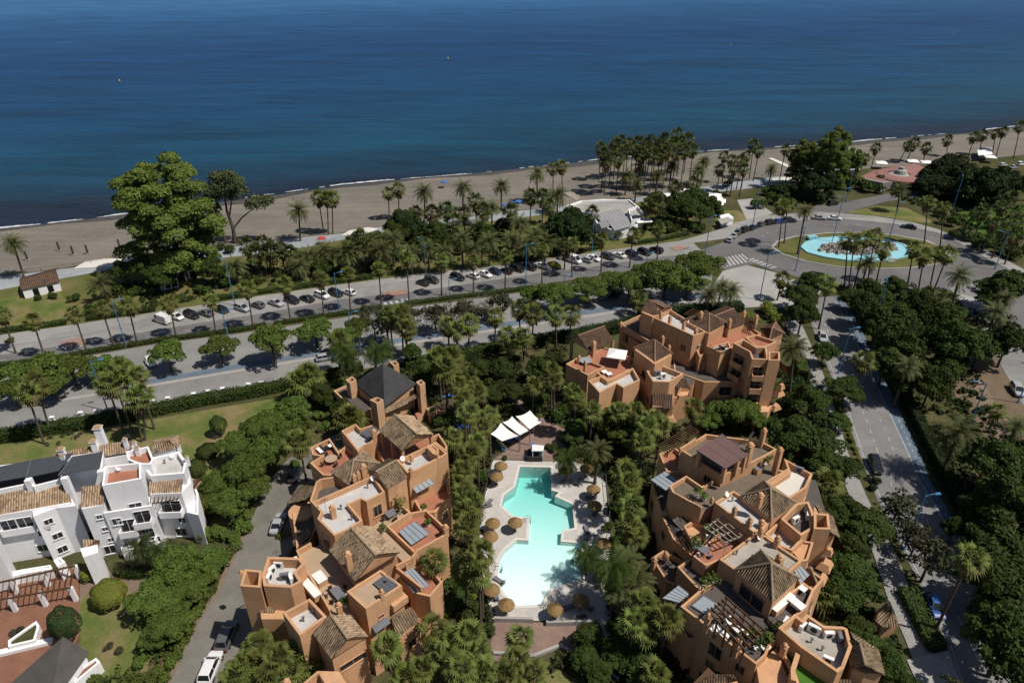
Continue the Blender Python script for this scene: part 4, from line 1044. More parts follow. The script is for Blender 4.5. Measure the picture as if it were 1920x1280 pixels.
m = mass(Cb, [(1342, 606), (1367, 617), (1394, 607), (1370, 590)], 13.3, 0, 'darkfloor')
m = mass(Cb, [(1325, 648), (1351, 662), (1373, 652), (1379, 643), (1428, 626), (1408, 612), (1366, 618), (1326, 636)], 12, .5, 'terracotta', skip=(6, 7)); wins(m, [0, 1], gap=2.4, p=.8); mC10 = m
m = mass(Cb, [(1298, 640), (1324, 626), (1333, 654), (1312, 669)], 10.4, .9, 'terracotta'); wins(m, range(4), gap=2.5, p=.6)
awning(Cb, [(1300, 640), (1314, 632), (1323, 642), (1310, 649)], [11.6] * 4, 'polycarb', 4)
shed(Cb, [(1319, 680), (1335, 671), (1333, 659), (1312, 669)], [8.6, 8.6, 9.6, 9.6], 'tile_brown')
m = mass(Cb, [(1312, 672), (1334, 661), (1336, 672), (1319, 682)], 8.6, 0, 'stucco', zb=4)
m = mass(Cb, [(1330, 650), (1351, 661), (1371, 652), (1366, 640)], 12.25, .25, 'terracotta', zb=6)
m = mass(Cb, [(1375, 643), (1394, 635), (1418, 650), (1437, 650), (1441, 674), (1410, 673), (1405, 659)], 14, 1.4, 'darkfloor', th=.32); mC12 = m
for e in range(7):
    L = (m['pl'][(e + 1) % 7] - m['pl'][e]).length
    mid = (m['pl'][(e + 1) % 7] + m['pl'][e]) / 2
    ed = m['pl'][(e + 1) % 7] - m['pl'][e]; nn = Vector((ed.y, -ed.x)).normalized()
    if nn.y < -.1 and L > 2.5:
        for z0 in (1.2, 4.3, 7.4, 10.2): balcony(m, om(m, e), .5, z0, min(3.4, L * .7), .9 if z0 > 2 else .5)
m = mass(Cb, [(1397, 632), (1417, 627), (1457, 640), (1436, 650), (1418, 650)], 13.7, .7, 'terracotta', th=.3)
m = mass(Cb, [(1441, 659), (1462, 659), (1463, 675), (1441, 675)], 14.2, 3, 'stucco', th=.3); mC12c = m
win(m, 0, .5, 3, .6, .8); win(m, 3, .5, 6, .6, .8)
m = mass(Cb, [(1408, 664), (1441, 674), (1462, 676), (1455, 700), (1415, 695)], 9.0, .9, 'terracotta'); wins(m, range(5), gap=2.4, p=.9, doors=.6)
hip(Cb, [(1424, 615), (1442, 640), (1472, 625), (1455, 603)], (1448, 614), 11.6, 13.4, 'tile_brown')
m = mass(Cb, [(1427, 617), (1442, 640), (1468, 626), (1453, 606)], 11.5, 0, 'stucco'); wins(m, range(4), gap=2.4)
shed(Cb, [(1462, 690), (1480, 703), (1476, 690), (1464, 676)], [7.5, 7.5, 9, 9], 'tile_brown')
m = mass(Cb, [(1212, 695), (1240, 684), (1282, 700), (1255, 716), (1224, 715)], 9.6, 1, 'pale_roof', th=.32); wins(m, range(5), gap=2.4, p=.5)
shed(Cb, [(1222, 763), (1244, 765), (1244, 717), (1224, 717)], [5.2, 5.2, 8.4, 8.4], 'tile_brown')
shed(Cb, [(1243, 766), (1261, 766), (1261, 739), (1244, 738)], [5.2, 5.2, 7, 7], 'tile_brown')
shed(Cb, [(1259, 725), (1286, 727), (1285, 709), (1259, 707)], [7.6, 7.6, 8.8, 8.8], 'tile_brown')
shed(Cb, [(1286, 727), (1296, 731), (1285, 709), (1284, 709)], [7.6, 7.6, 8.8, 8.8], 'tile_brown')
m = mass(Cb, [(1224, 722), (1245, 720), (1262, 712), (1294, 716), (1290, 740), (1262, 745), (1262, 762), (1224, 762)], 5.4, 0, 'stucco'); wins(m, range(8), gap=2.4, p=.8)
m = mass(Cb, [(1190, 690), (1230, 670), (1310, 690), (1300, 720), (1215, 724)], 7, 0, 'darkfloor'); wins(m, range(5), gap=2.6, p=.7)
m = mass(Cb, [(1262, 660), (1300, 664), (1375, 672), (1412, 690), (1405, 716), (1320, 716), (1264, 696)], 7.2, .3, 'darkfloor'); mCm = m  # floor coloured dark to stand in for the shade between the wings
for e in range(7):
    ed = m['pl'][(e + 1) % 7] - m['pl'][e]; nn = Vector((ed.y, -ed.x)).normalized()
    if nn.y < -.1 and ed.length > 4:
        for z0 in (.8, 3.8):
            for t in (.2, .5, .8) if ed.length > 9 else (.5,): balcony(m, om(m, e), t, z0, 2.6, .9)
m = mass(Cb, [(1415, 752), (1437, 738), (1449, 758), (1440, 772), (1418, 772)], 4.4, 0, 'stucco'); wins(m, range(5), gap=2.2)
gable(Cb, (1437, 737), (1428, 733), (1450, 759), (1441, 755), (1419, 748), (1410, 744), 5.6, 4.5, mat='tile_brown')
m = mass(Cb, [(1395, 752), (1418, 748), (1420, 772), (1395, 772)], 3.2, .8, 'terracotta'); wins(m, range(4), gap=2.2)
for px, zt, h, w in (((1114, 640), 10.6, 4.5, .8), ((1233, 580), 15.4, 2, .6), ((1240, 585), 15.4, 2, .6), ((1257, 592), 15.2, 1.8, .6), ((1283, 605), 15.2, 1.8, .6), ((1306, 617), 15, 1.4, .7), ((1243, 630), 12, 3, .7), ((1255, 647), 12.4, 2.4, .6), ((1315, 584), 16.6, 2.4, .8),
                     ((1369, 598), 15.6, 5, .75), ((1396, 583), 14.5, 4, .7), ((1419, 591), 15, 4.4, .7), ((1086, 667), 9.2, 2.2, .6), ((1098, 676), 10.4, 4.6, .6), ((1181, 665), 9.2, 2, .5), ((1165, 604), 10.3, 1, .9)):
    chimney(Cb, px, zt, h, w)
for px, z, w, a in (((1256, 780), 3.2, 2.4, .2), ((1461, 732), 7.5, 2, .5), ((1454, 758), 4.4, 2, .5), ((1466, 720), 9, 1.2, .5)): hood(Cb, px, z, w, a)
railing(Cb, [(1330, 645), (1351, 660), (1371, 652)], 12.3, .5)
pergola(Cb, (1283, 588), (1300, 578), (1322, 590), (1306, 598), 13.4, 6, 3, posts=False)
pergola(Cb, (1392, 590), (1412, 600), (1420, 617), (1400, 610), 13.2, 6, 3, posts=False)
# terrace umbrella
def parasol(px, z, w, h, mat, label, grp=None, seg=4, cat='umbrella', name='terrace_parasol', rise=.75):
    p = P(*px, z + h); p.z = z
    t = thing(name, p, label, cat, grp)
    k = MB(); top = p + Vector((0, 0, h + rise)); r = w / 2 * (1.414 if seg == 4 else 1)
    rim = [p + Vector((math.cos(6.2832 * i / seg + .5) * r, math.sin(6.2832 * i / seg + .5) * r, h)) for i in range(seg)]
    for i in range(seg):
        a, b = rim[i], rim[(i + 1) % seg]; k.face([a, b, top]); k.face([a, a - Vector((0, 0, .18)), b - Vector((0, 0, .18)), b])
    k.build('canopy', mat, t)
    q = MB(); q.tube([p, top + Vector((0, 0, .1))], .045, 6); q.build('pole', 'metal', t)
    q = MB(); q.box(p, .6, .6, .12); q.build('base', 'concrete', t)
    return t
parasol((1157, 663), 7.1, 3.6, 2.5, 'cream', 'big square white parasol on the red terrace of the block by the avenue')
for px, lb in (((1133, 700), 'cream square lounge stool left of its twin on the red terrace'), ((1142, 704), 'cream square lounge stool right of its twin on the red terrace')):
    p = P(*px, 7.2); t = thing('lounge_stool', p, lb, 'stool', 'pair of cream stools')
    s = MB(); s.box(p + Vector((0, 0, .35)), 1.0, .9, .16, .4); s.build('cushion', 'cream', t)
    for i, j in ((-1, -1), (1, -1), (1, 1), (-1, 1)):
        l = MB(); l.box(p + Vector((i * .4, j * .35, 0)), .08, .08, .35, 0); l.build('leg', 'rattan', t)
sofa((1349, 655), 12.0, 2.6, R(200), 'whiteplastic', 'white curved sofa at the front edge of the upper red terrace'); sofa((1356, 655), 12.0, 1.6, R(120), 'whiteplastic', 'short white sofa beside the curved one on the upper red terrace')
for px, lb in (((1232, 704), 'big grey air conditioner in the small roof well'), ((1243, 709), 'white air conditioner at the front of the small roof well'), ((1223, 699), 'white air conditioner in the left corner of the small roof well'), ((1419, 662), 'grey air conditioner in the corner tower well'), ((1429, 660), 'white air conditioner in the corner tower well')):
    acunit(px, 8.7 if px[0] < 1300 else 12.8, R(20), lb, mat='greyplastic' if 'grey' in lb else 'whiteplastic')

# ------------------------------------------------------------------ apricot block at the lower right (by the side street)
D = thing('apartment_building', base((1400, 1030), 8), 'apricot stucco apartment block with decked roof terraces between the pool and the side street', 'building')
m = mass(D, [(1276, 843), (1323, 813), (1392, 822), (1431, 828), (1457, 842), (1438, 853), (1396, 874), (1354, 892)], 12.8, .8, 'deck'); wins(m, [4, 5, 6, 7, 0], p=.5)
a4 = [(1306, 843), (1353, 813), (1405, 851), (1360, 878)]
awning(D, a4, [15.4, 15.4, 15.2, 15.2], 'browncover', 3, 'flat_canopy', .16)
for x, y in ((1312, 845), (1353, 818), (1398, 851), (1360, 873), (1384, 860)):
    p = P(x, y, 15.1); mb = MB(); mb.box((p.x, p.y, 12), .5, .5, 3.05, R(35)); mb.build('pillar', 'stucco', D)
mass(D, [(1318, 848), (1353, 824), (1392, 850), (1360, 870)], 14.2, 0, 'darkfloor', wall='darkfloor', zb=12)
m = mass(D, [(1262, 924), (1255, 910), (1287, 891), (1316, 911), (1352, 890), (1395, 873), (1440, 852), (1457, 880), (1480, 883), (1440, 907), (1392, 930), (1374, 919), (1340, 941), (1315, 952)], 11.4, .7, 'deck', skip=(4, 5, 6, 8, 9, 10, 11, 12)); mD2 = m
wins(m, range(14), p=.45)
m = mass(D, [(1470, 859), (1524, 888), (1512, 914), (1480, 935), (1442, 908), (1479, 884)], 12, .9, 'whitestone', th=.32); wins(m, range(6), gap=2.6, p=.6)
mass(D, [(1442, 908), (1480, 884), (1476, 878), (1436, 902)], 12.1, .3, 'solar')
hip(D, [(1388, 929), (1447, 975), (1494, 942), (1432, 900)], (1445, 915), 13, 15.6)
m = mass(D, [(1392, 931), (1447, 973), (1489, 943), (1432, 905)], 12.9, 0, 'stucco'); wins(m, range(4), gap=3, p=.3)
m = mass(D, [(1340, 941), (1375, 919), (1392, 930), (1447, 973), (1432, 991), (1414, 998)], 12.4, .5, 'pale_roof', skip=()); wins(m, range(6), gap=3, p=.35)
m = mass(D, [(1492, 943), (1516, 939), (1526, 962), (1526, 990), (1502, 1004), (1464, 972)], 12.6, 1.4, 'darkfloor', th=.34)
m = mass(D, [(1526, 961), (1554, 963), (1557, 992), (1526, 991)], 13.2, 3.2, 'stucco', th=.32); win(m, 2, .5, 5, .6, .8)
shed(D, [(1575, 1008), (1562, 968), (1528, 946), (1550, 990)], [10, 10, 11.2, 11.2], 'tile')
m = mass(D, [(1526, 950), (1556, 965), (1566, 1000), (1556, 1006), (1524, 990)], 9.8, 0, 'stucco'); wins(m, range(5), gap=2.4, p=.8)
m = mass(D, [(1434, 1000), (1464, 973), (1502, 998), (1505, 1012), (1485, 1032), (1460, 1022)], 11.7, 1.2, 'pale_roof', th=.3); wins(m, range(6), gap=2.6, p=.3)
m = mass(D, [(1485, 1032), (1503, 1012), (1526, 1016), (1515, 1050), (1502, 1052)], 11.0, .4, 'stucco'); wins(m, range(5), gap=2.2, p=1, doors=1)
m = mass(D, [(1349, 1048), (1413, 1001), (1436, 1003), (1460, 1022), (1504, 1051), (1478, 1073), (1398, 1082)], 12, .4, 'stained_roof', skip=()); wins(m, range(7), gap=3, p=.3)
hip(D, [(1377, 1067), (1449, 1129), (1500, 1083), (1426, 1030)], (1446, 1055), 12.8, 15.8)
m = mass(D, [(1382, 1069), (1449, 1126), (1495, 1084), (1427, 1036)], 12.7, 0, 'stucco'); mD10 = m
for e in range(4):
    ed = m['pl'][(e + 1) % 4] - m['pl'][e]; nn = Vector((ed.y, -ed.x)).normalized()
    if nn.x < -.2 and nn.y < 0: win(m, om(m, e), .5, 9.6, 3.4, 2.2, 'terrace_door')
m = mass(D, [(1300, 1042), (1345, 1000), (1405, 990), (1414, 1003), (1350, 1050), (1323, 1060)], 9.6, .5, 'terracotta', skip=(2, 3)); wins(m, range(6), gap=2.4, p=.6)
pergola(D, (1321, 989), (1359, 964), (1398, 1000), (1358, 1016), 11.2, 6, 4, 'palewood', .16, False)
m = mass(D, [(1240, 965), (1262, 926), (1340, 945), (1412, 1000), (1350, 1052), (1300, 1044), (1262, 1010)], 7, .3, 'darkfloor'); wins(m, range(7), gap=2.6, p=.85, doors=.5)
m = mass(D, [(1282, 985), (1300, 975), (1325, 985), (1328, 1010), (1300, 1020)], 8.4, .8, 'stucco'); wins(m, range(5), gap=2.4)
pergola(D, (1262, 975), (1272, 968), (1290, 985), (1278, 992), 8.4, 5, 2, 'palewood', .12, False)
pergola(D, (1270, 1010), (1290, 1002), (1310, 1025), (1285, 1035), 7.6, 6, 2, 'wood', .12, False)
m = mass(D, [(1222, 1045), (1245, 1030), (1300, 1060), (1330, 1080), (1300, 1108), (1250, 1090)], 5, .8, 'darkfloor'); wins(m, range(6), gap=2.4, p=.9, doors=.5)
m = mass(D, [(1300, 1042), (1323, 1060), (1352, 1052), (1400, 1085), (1380, 1100), (1337, 1092), (1311, 1106), (1270, 1062)], 8, .5, 'darkfloor'); wins(m, range(8), gap=2.6, p=.8)
m = mass(D, [(1276, 1136), (1311, 1106), (1338, 1091), (1380, 1072), (1449, 1128), (1440, 1150), (1462, 1165), (1437, 1228), (1418, 1245)], 10, .6, 'darkfloor', skip=(2, 3, 4, 5)); wins(m, [8, 7, 0], gap=2.8, p=.5); mD12 = m
fb = MB(); pts = [P(x, y, 9.43) for x, y in ((1335, 1172), (1352, 1152), (1385, 1168), (1420, 1210), (1440, 1215), (1418, 1240), (1405, 1228))]; fb.face(pts); fb.build('terrace_paving', 'terracotta', D)
pergola(D, (1329, 1146), (1362, 1120), (1432, 1180), (1395, 1216), 12.4, 6, 5, 'wood', .2, True, 9.4)
awning(D, [(1297, 1135), (1320, 1116), (1350, 1135), (1326, 1153)], [9.7] * 4, 'polycarb', 1, 'skylight', .3)
awning(D, [(1242, 1121), (1272, 1097), (1292, 1113), (1273, 1129)], [9.0, 9.0, 8.8, 8.8], 'polycarb', 5)
m = mass(D, [(1245, 1125), (1272, 1102), (1292, 1115), (1278, 1136), (1330, 1190), (1290, 1200)], 7.0, .6, 'darkfloor'); wins(m, range(6), gap=2.6, p=.7)
awning(D, [(1220, 899), (1247, 883), (1272, 900), (1248, 919)], [9.3, 9.3, 9.2, 9.2], 'polycarb', 4)
m = mass(D, [(1222, 905), (1250, 886), (1275, 905), (1262, 960), (1240, 965)], 7.2, .8, 'darkfloor'); wins(m, range(5), gap=2.2, p=.9, doors=.5)
m = mass(D, [(1236, 850), (1264, 838), (1276, 846), (1285, 885), (1250, 884)], 9, .8, 'terracotta'); wins(m, range(5), gap=2.4)
pergola(D, (1232, 836), (1292, 798), (1310, 808), (1252, 846), 9.4, 16, 2, 'wood', .16, True)
para(D, [(1275, 841), (1290, 832), (1305, 822)], 13.3, .8)
m = mass(D, [(1459, 1176), (1490, 1150), (1503, 1160), (1513, 1150), (1545, 1172), (1581, 1174), (1589, 1178), (1598, 1212), (1583, 1252), (1570, 1260), (1502, 1213)], 11.6, 1.3, 'stained_roof', th=.36); wins(m, range(11), gap=2.8, p=.3)
mb = MB(); tile_face(mb, P(1597, 1254, 10.8), P(1585, 1214, 10.8), P(1613, 1207, 12.5), P(1623, 1247, 12.5)); tile_face(mb, P(1660, 1266, 10.6), P(1647, 1217, 10.6), P(1613, 1207, 12.5), P(1623, 1247, 12.5))
tile_face(mb, P(1647, 1217, 10.6), P(1594, 1183, 10.6), P(1600, 1196, 12.2), P(1613, 1207, 12.5)); ridge(mb, P(1613, 1207, 12.5), P(1623, 1247, 12.5)); mb.build('roof', ['tile', 'wood', 'tilecap'], D)
m = mass(D, [(1590, 1212), (1612, 1200), (1645, 1222), (1654, 1262), (1622, 1262), (1600, 1252)], 10.5, 0, 'stucco'); wins(m, range(6), gap=2.4, p=.6)
m = mass(D, [(1418, 1246), (1455, 1214), (1478, 1272), (1470, 1320), (1430, 1320)], 9, 0, 'stucco')
m = mass(D, [(1462, 1215), (1500, 1214), (1570, 1262), (1560, 1310), (1500, 1300), (1486, 1255)], 9.6, .6, 'turf'); 
para(D, [(1500, 1213), (1487, 1255), (1488, 1275)], 10.8, 1.8, .5)
mb = MB(); tile_face(mb, P(1290, 1292, 7.4), P(1384, 1276, 7.4), P(1382, 1274, 8.6), P(1329, 1252, 8.6)); mb.build('roof', ['tile', 'wood', 'tilecap'], D)
mass(D, [(1330, 1258), (1382, 1277), (1400, 1310), (1290, 1310)], 7.3, 0, 'stucco')
shed(D, [(1560, 1300), (1600, 1300), (1597, 1274), (1566, 1272)], [8.0, 8.0, 9.4, 9.4], 'tile')
m = mass(D, [(1442, 1150), (1478, 1112), (1507, 1091), (1527, 1106), (1512, 1141), (1489, 1158), (1461, 1172)], 10.8, .7, 'darkfloor', skip=(0, 6)); wins(m, [2, 3, 4], gap=2.6, p=.6)
fb = MB(); fb.face([P(x, y, 10.2) for x, y in ((1494, 1101), (1507, 1093), (1523, 1105), (1505, 1125))]); fb.build('turf_strip', 'turf', D)
bench_run('white_counter', (1443, 1149), (1478, 1119), 10.2, 1.5, .9, 'whiteplastic', 'white kitchen counter with hobs below the front tiled hip roof', 'counter')
bench_run('white_canopy', (1482, 1122), (1507, 1142), 11.2, 1.0, .15, 'whiteplastic', 'white flat shelter roof at the right end of the white counter', 'shelter')
bench_run('deck_bench', (1404, 873), (1424, 888), 10.8, 1.1, .8, 'greyplastic', 'dark grey storage bench on the large wooden roof deck', 'bench')
awning(D, [(1488, 1066), (1500, 1058), (1518, 1077), (1500, 1094)], [11.2, 11.2, 10.9, 10.9], 'polycarb', 3)
m = mass(D, [(1490, 1070), (1506, 1058), (1545, 1085), (1527, 1106), (1500, 1094)], 8.8, .6, 'terracotta'); wins(m, range(5), gap=2.4, p=.8)
shed(D, [(1535, 1094), (1522, 1062), (1519, 1060), (1528, 1092)], [8.2, 8.2, 9.6, 9.6], 'tile')
m = mass(D, [(1440, 880), (1530, 900), (1560, 1000), (1530, 1110), (1500, 1200), (1420, 1210), (1420, 1000)], 6.5, 0, 'darkfloor'); wins(m, range(7), gap=2.6, p=.8)
m = mass(D, [(1350, 1060), (1430, 1120), (1480, 1170), (1560, 1260), (1480, 1290), (1300, 1150)], 6.4, 0, 'darkfloor'); wins(m, range(6), gap=2.8, p=.6)
for px, z, w, a in (((1549, 1052), 8, 2.2, .9), ((1540, 1077), 5.5, 2, .9), ((1556, 1028), 10, 1.2, .9)): hood(D, px, z, w, a)
for px, zt, h, w in (((1408, 830), 16.6, 4, 1.0), ((1434, 803), 15.5, 4.2, .75), ((1464, 839), 15.6, 4.8, .85), ((1427, 924), 16.2, 2.4, .9), ((1379, 950), 14, 2, .6), ((1408, 970), 14, 2, .6), ((1429, 989), 13.8, 1.9, .7), ((1430, 975), 13.2, 1.0, .8), ((1460, 1005), 13.6, 2.6, .7), ((1464, 1040), 14.6, 2.6, .9),
                     ((1330, 1150), 12.4, 3, .7), ((1386, 1196), 12.2, 3, .7), ((1336, 933), 12.4, 1, .5), ((1228, 1045), 6.4, 2, .7), ((1473, 1207), 11.6, 2, .7), ((1250, 1036), 6.2, 1.4, .7), ((1413, 1000), 12.6, .8, .5)):
    chimney(D, px, zt, h, w)
railing(D, [(1262, 923), (1288, 938), (1313, 950)], 11.3, .5, 'wood')
for px, z, a, lb in (((1471, 1172), 10.3, R(50), 'white air conditioner at the left end of the walled roof well'), ((1503, 1181), 10.3, R(40), 'white air conditioner second along the back of the walled roof well'), ((1524, 1186), 10.3, R(-35), 'large white air conditioner in the middle back of the walled roof well'),
                     ((1552, 1196), 10.3, R(0), 'white air conditioner before the right back wall of the walled roof well'), ((1572, 1200), 10.3, R(80), 'dark grey machine along the right wall of the walled roof well'), ((1550, 1243), 10.3, R(-30), 'low white box in the front corner of the walled roof well'),
                     ((1483, 957), 11.2, R(0), 'white air conditioner left in the octagonal well beside the shaft'), ((1510, 957), 11.2, R(70), 'white air conditioner right in the octagonal well beside the shaft'), ((1513, 972), 11.2, R(70), 'white air conditioner nearest the shaft in the octagonal well'), ((1490, 980), 11.2, R(30), 'white air conditioner at the front of the octagonal well'),
                     ((1497, 886), 11.1, R(-30), 'grey box unit in the small upper terrace near the street')):
    acunit(px, z, a, lb, 1.4 if 'large' in lb else 1.1, 1.1 if 'large' in lb else .95, mat='greyplastic' if 'grey' in lb else 'whiteplastic')
for i, (px, a) in enumerate((((1346, 1192), -42), ((1352, 1187), -42), ((1371, 1178), -42), ((1379, 1172), -42))):
    lounger(px, 9.45, R(a), 'whiteplastic', 'white sun lounger under the dark pergola' + place_of(i + 1, 4), 'loungers under the pergola', 'whiteplastic')
sofa((1383, 1180), 9.4, 3.6, R(-44), 'cream', 'long cream bench sofa under the dark pergola', 'wood'); sofa((1425, 1205), 9.4, 2.6, R(-44), 'cream', 'long cream bench at the right end of the dark pergola', 'wood')
sofa((1432, 1212), 9.4, 1.5, R(40), 'whiteplastic', 'short white sofa at the right corner of the pergola terrace')
table((1318, 1037), 9.1, 1.2, 1.2, 'greyplastic', 'grey table on the red terrace beneath the pale pergola', chairs=4, clabel='pale chair at the grey table beneath the pale pergola', cm='greyplastic', grp='chairs beneath the pale pergola')
table((1503, 1110), 10.2, .9, .9, 'whiteplastic', 'small white table on the strip of artificial turf')

# ------------------------------------------------------------------ white village style block at the left
W = thing('apartment_building', base((160, 960), 6), 'whitewashed stepped apartment block with honey tiled roofs at the left edge', 'building')
def wm(*a, **k):
    k.setdefault('wall', 'white'); m = mass(W, *a, **k); m['st'] = 0; return m
m = wm([(-60, 930), (58, 906), (62, 912), (120, 897), (118, 890), (192, 876), (194, 846), (0, 872), (-60, 884)], 11.4, .9, 'darkfloor'); 
awning(W, [(-60, 912), (48, 893), (58, 862), (-60, 886)], [12.6, 12.6, 13.2, 13.2], 'charcoal', 0, 'shade_sail')
awning(W, [(49, 895), (110, 882), (138, 848), (58, 862)], [12.6, 12.6, 13.2, 13.2], 'charcoal', 0, 'shade_sail')
awning(W, [(109, 891), (187, 876), (193, 846), (137, 855)], [12.9, 12.9, 13.5, 13.5], 'charcoal', 0, 'shade_sail')
for x, y in ((52, 897), (120, 893), (188, 880)):
    p = P(x, y, 12.6); mb = MB(); mb.box((p.x, p.y, 8), .8, .8, 4.5, R(10)); mb.build('pillar', 'white', W)
mb = MB(); tile_face(mb, P(-60, 976, 9.0), P(134, 941, 9.0), P(120, 902, 10.8), P(-60, 938, 10.8), .32); mb.build('roof', ['tile_warm_and_lit', 'wood', 'tilecap'], W)
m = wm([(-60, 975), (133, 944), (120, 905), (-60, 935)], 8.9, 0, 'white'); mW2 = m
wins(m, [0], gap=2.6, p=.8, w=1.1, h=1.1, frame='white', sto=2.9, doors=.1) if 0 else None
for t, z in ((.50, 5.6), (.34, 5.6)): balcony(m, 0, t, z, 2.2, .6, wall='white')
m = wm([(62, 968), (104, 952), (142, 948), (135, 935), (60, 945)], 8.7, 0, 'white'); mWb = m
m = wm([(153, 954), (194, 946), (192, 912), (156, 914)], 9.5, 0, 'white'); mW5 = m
mb = MB(); tile_face(mb, P(150, 953, 9.6), P(194, 946, 9.6), P(194, 908, 11.2), P(153, 912, 11.2), .32); mb.build('roof', ['tile_warm_and_lit', 'wood', 'tilecap'], W)
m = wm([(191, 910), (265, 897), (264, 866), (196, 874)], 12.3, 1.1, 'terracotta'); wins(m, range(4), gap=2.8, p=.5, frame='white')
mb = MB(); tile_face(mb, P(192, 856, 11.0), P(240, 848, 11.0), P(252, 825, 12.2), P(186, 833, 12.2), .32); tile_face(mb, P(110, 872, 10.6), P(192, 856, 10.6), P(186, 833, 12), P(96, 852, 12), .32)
mb.build('roof', ['tile_warm_and_lit', 'wood', 'tilecap'], W)
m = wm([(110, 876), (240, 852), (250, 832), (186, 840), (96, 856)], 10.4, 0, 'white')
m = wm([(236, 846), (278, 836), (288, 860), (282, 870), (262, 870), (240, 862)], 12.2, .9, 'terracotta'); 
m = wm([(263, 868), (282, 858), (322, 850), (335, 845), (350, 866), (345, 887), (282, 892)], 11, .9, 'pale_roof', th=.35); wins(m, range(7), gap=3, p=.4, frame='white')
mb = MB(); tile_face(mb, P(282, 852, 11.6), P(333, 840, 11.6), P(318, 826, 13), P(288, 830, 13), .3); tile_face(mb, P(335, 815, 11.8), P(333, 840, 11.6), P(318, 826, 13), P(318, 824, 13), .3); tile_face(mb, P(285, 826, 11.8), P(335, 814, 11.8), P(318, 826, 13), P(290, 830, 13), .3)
mb.build('roof', ['tile_warm_and_lit', 'wood', 'tilecap'], W)
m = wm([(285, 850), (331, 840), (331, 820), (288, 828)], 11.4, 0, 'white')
mb = MB(); tile_face(mb, P(279, 926, 8.9), P(340, 924, 8.9), P(342, 897, 10.2), P(280, 898, 10.2), .32); mb.build('roof', ['tile_warm_and_lit', 'wood', 'tilecap'], W)
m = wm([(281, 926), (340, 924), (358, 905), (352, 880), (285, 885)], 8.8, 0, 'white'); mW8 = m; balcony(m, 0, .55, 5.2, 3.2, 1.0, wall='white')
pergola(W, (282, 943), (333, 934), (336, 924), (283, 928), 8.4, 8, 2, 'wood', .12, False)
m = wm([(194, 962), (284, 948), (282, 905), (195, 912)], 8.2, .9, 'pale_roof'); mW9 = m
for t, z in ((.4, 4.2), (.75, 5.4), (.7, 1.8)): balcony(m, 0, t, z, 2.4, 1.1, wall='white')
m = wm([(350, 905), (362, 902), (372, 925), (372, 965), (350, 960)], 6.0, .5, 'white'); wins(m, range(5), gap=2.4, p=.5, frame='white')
mb = MB(); tile_face(mb, P(350, 936, 6.2), P(378, 902, 6.2), P(372, 896, 7.2), P(352, 898, 7.2), .3); mb.build('roof', ['tile_warm_and_lit', 'wood', 'tilecap'], W)
def wchim(px, zt, h, w):
    p = P(*px, zt); mb = MB(); mb.box((p.x, p.y, zt - h), w, w * .8, h - .5, R(10), 0, .92); mb.box((p.x, p.y, zt - .45), w * 1.15, w * .95, .1, R(10)); mb.build('chimney', 'white', W)
    c = MB(); c.box((p.x, p.y, zt - .33), w * 1.05, w * .9, .33, R(10), 0, .5); c.build('chimney_cap', 'tile_plain', W)
M['tile_plain'] = plain('chimney_tiles', (0.42, 0.29, 0.18), (0.26, 0.18, 0.11), 4, 0.9, 0.1)
for px, zt, h, w in (((181, 797), 15.6, 4.6, 1.1), ((173, 823), 13.6, 3.0, .9), ((232, 820), 13.4, 2.2, .6), ((112, 838), 13.6, 2.6, .9), ((115, 852), 13.8, 1.6, .6), ((250, 825), 13.6, 1.6, .5), ((348, 853), 12.4, 2, .5), ((255, 836), 13.2, 1.8, .6), ((334, 832), 12.4, 1.6, .4)): wchim(px, zt, h, w)
m = wm([(-60, 1005), (-10, 1000), (0, 1010), (0, 1040), (-60, 1050)], 6.5, .8, 'terracotta')
m = wm([(0, 1075), (40, 1067), (95, 1058), (98, 1066), (40, 1076), (0, 1085)], 1.6, .2, 'white', wname='garden_wall')
m = wm([(100, 1050), (112, 1043), (122, 1052), (108, 1062)], 2.6, .4, 'white', wname='porch')
m = wm([(150, 1028), (182, 1018), (184, 1035), (156, 1044)], 5.4, 0, 'white'); wins(m, range(4), gap=2, p=.8, frame='white')
mb = MB(); tile_face(mb, P(155, 1030, 5.4), P(188, 1022, 5.4), P(186, 1012, 6.2), P(155, 1010, 6.2), .3); mb.build('roof', ['tile_warm_and_lit', 'wood', 'tilecap'], W)
m = wm([(225, 1016), (240, 1012), (244, 1022), (300, 1014), (303, 1020), (228, 1032)], 1.8, .2, 'white', wname='garden_wall')
# white pillars and timber of the garden pergola, brick terrace in front
pg = thing('garden_pergola', base((60, 1110), 2.6), 'long timber pergola on white pillars over the clay terrace', 'pergola')
rows = [[(-20, 1092), (50, 1078), (143, 1058)], [(-20, 1126), (32, 1113), (88, 1100), (150, 1090)]]
def prow(a, b, n): return [(a[0] + (b[0] - a[0]) * i / (n - 1), a[1] + (b[1] - a[1]) * i / (n - 1)) for i in range(n)]
r1, r2 = prow((-40, 1100), (140, 1060), 4), prow((-40, 1130), (132, 1101), 4)
mb = MB()
for r in (r1, r2):
    for x, y in r:
        p = P(x, y, 2.6); mb = MB(); mb.box((p.x, p.y, 0), .5, .5, 2.6, R(12)); mb.build('pillar', 'white', pg)
    a, b = P(*r[0], 2.75), P(*r[-1], 2.75); mb = MB(); mb.beam(a, b, .18, .22); mb.build('beam', 'wood', pg)
mb = MB()
for i in range(17):
    t = i / 16; a, b = P(*r1[0], 2.92).lerp(P(*r1[-1], 2.92), t), P(*r2[0], 2.92).lerp(P(*r2[-1], 2.92), t); e = (b - a) * .08; mb.beam(a - e, b + e, .07, .12)
mb.build('rafters', 'wood', pg)
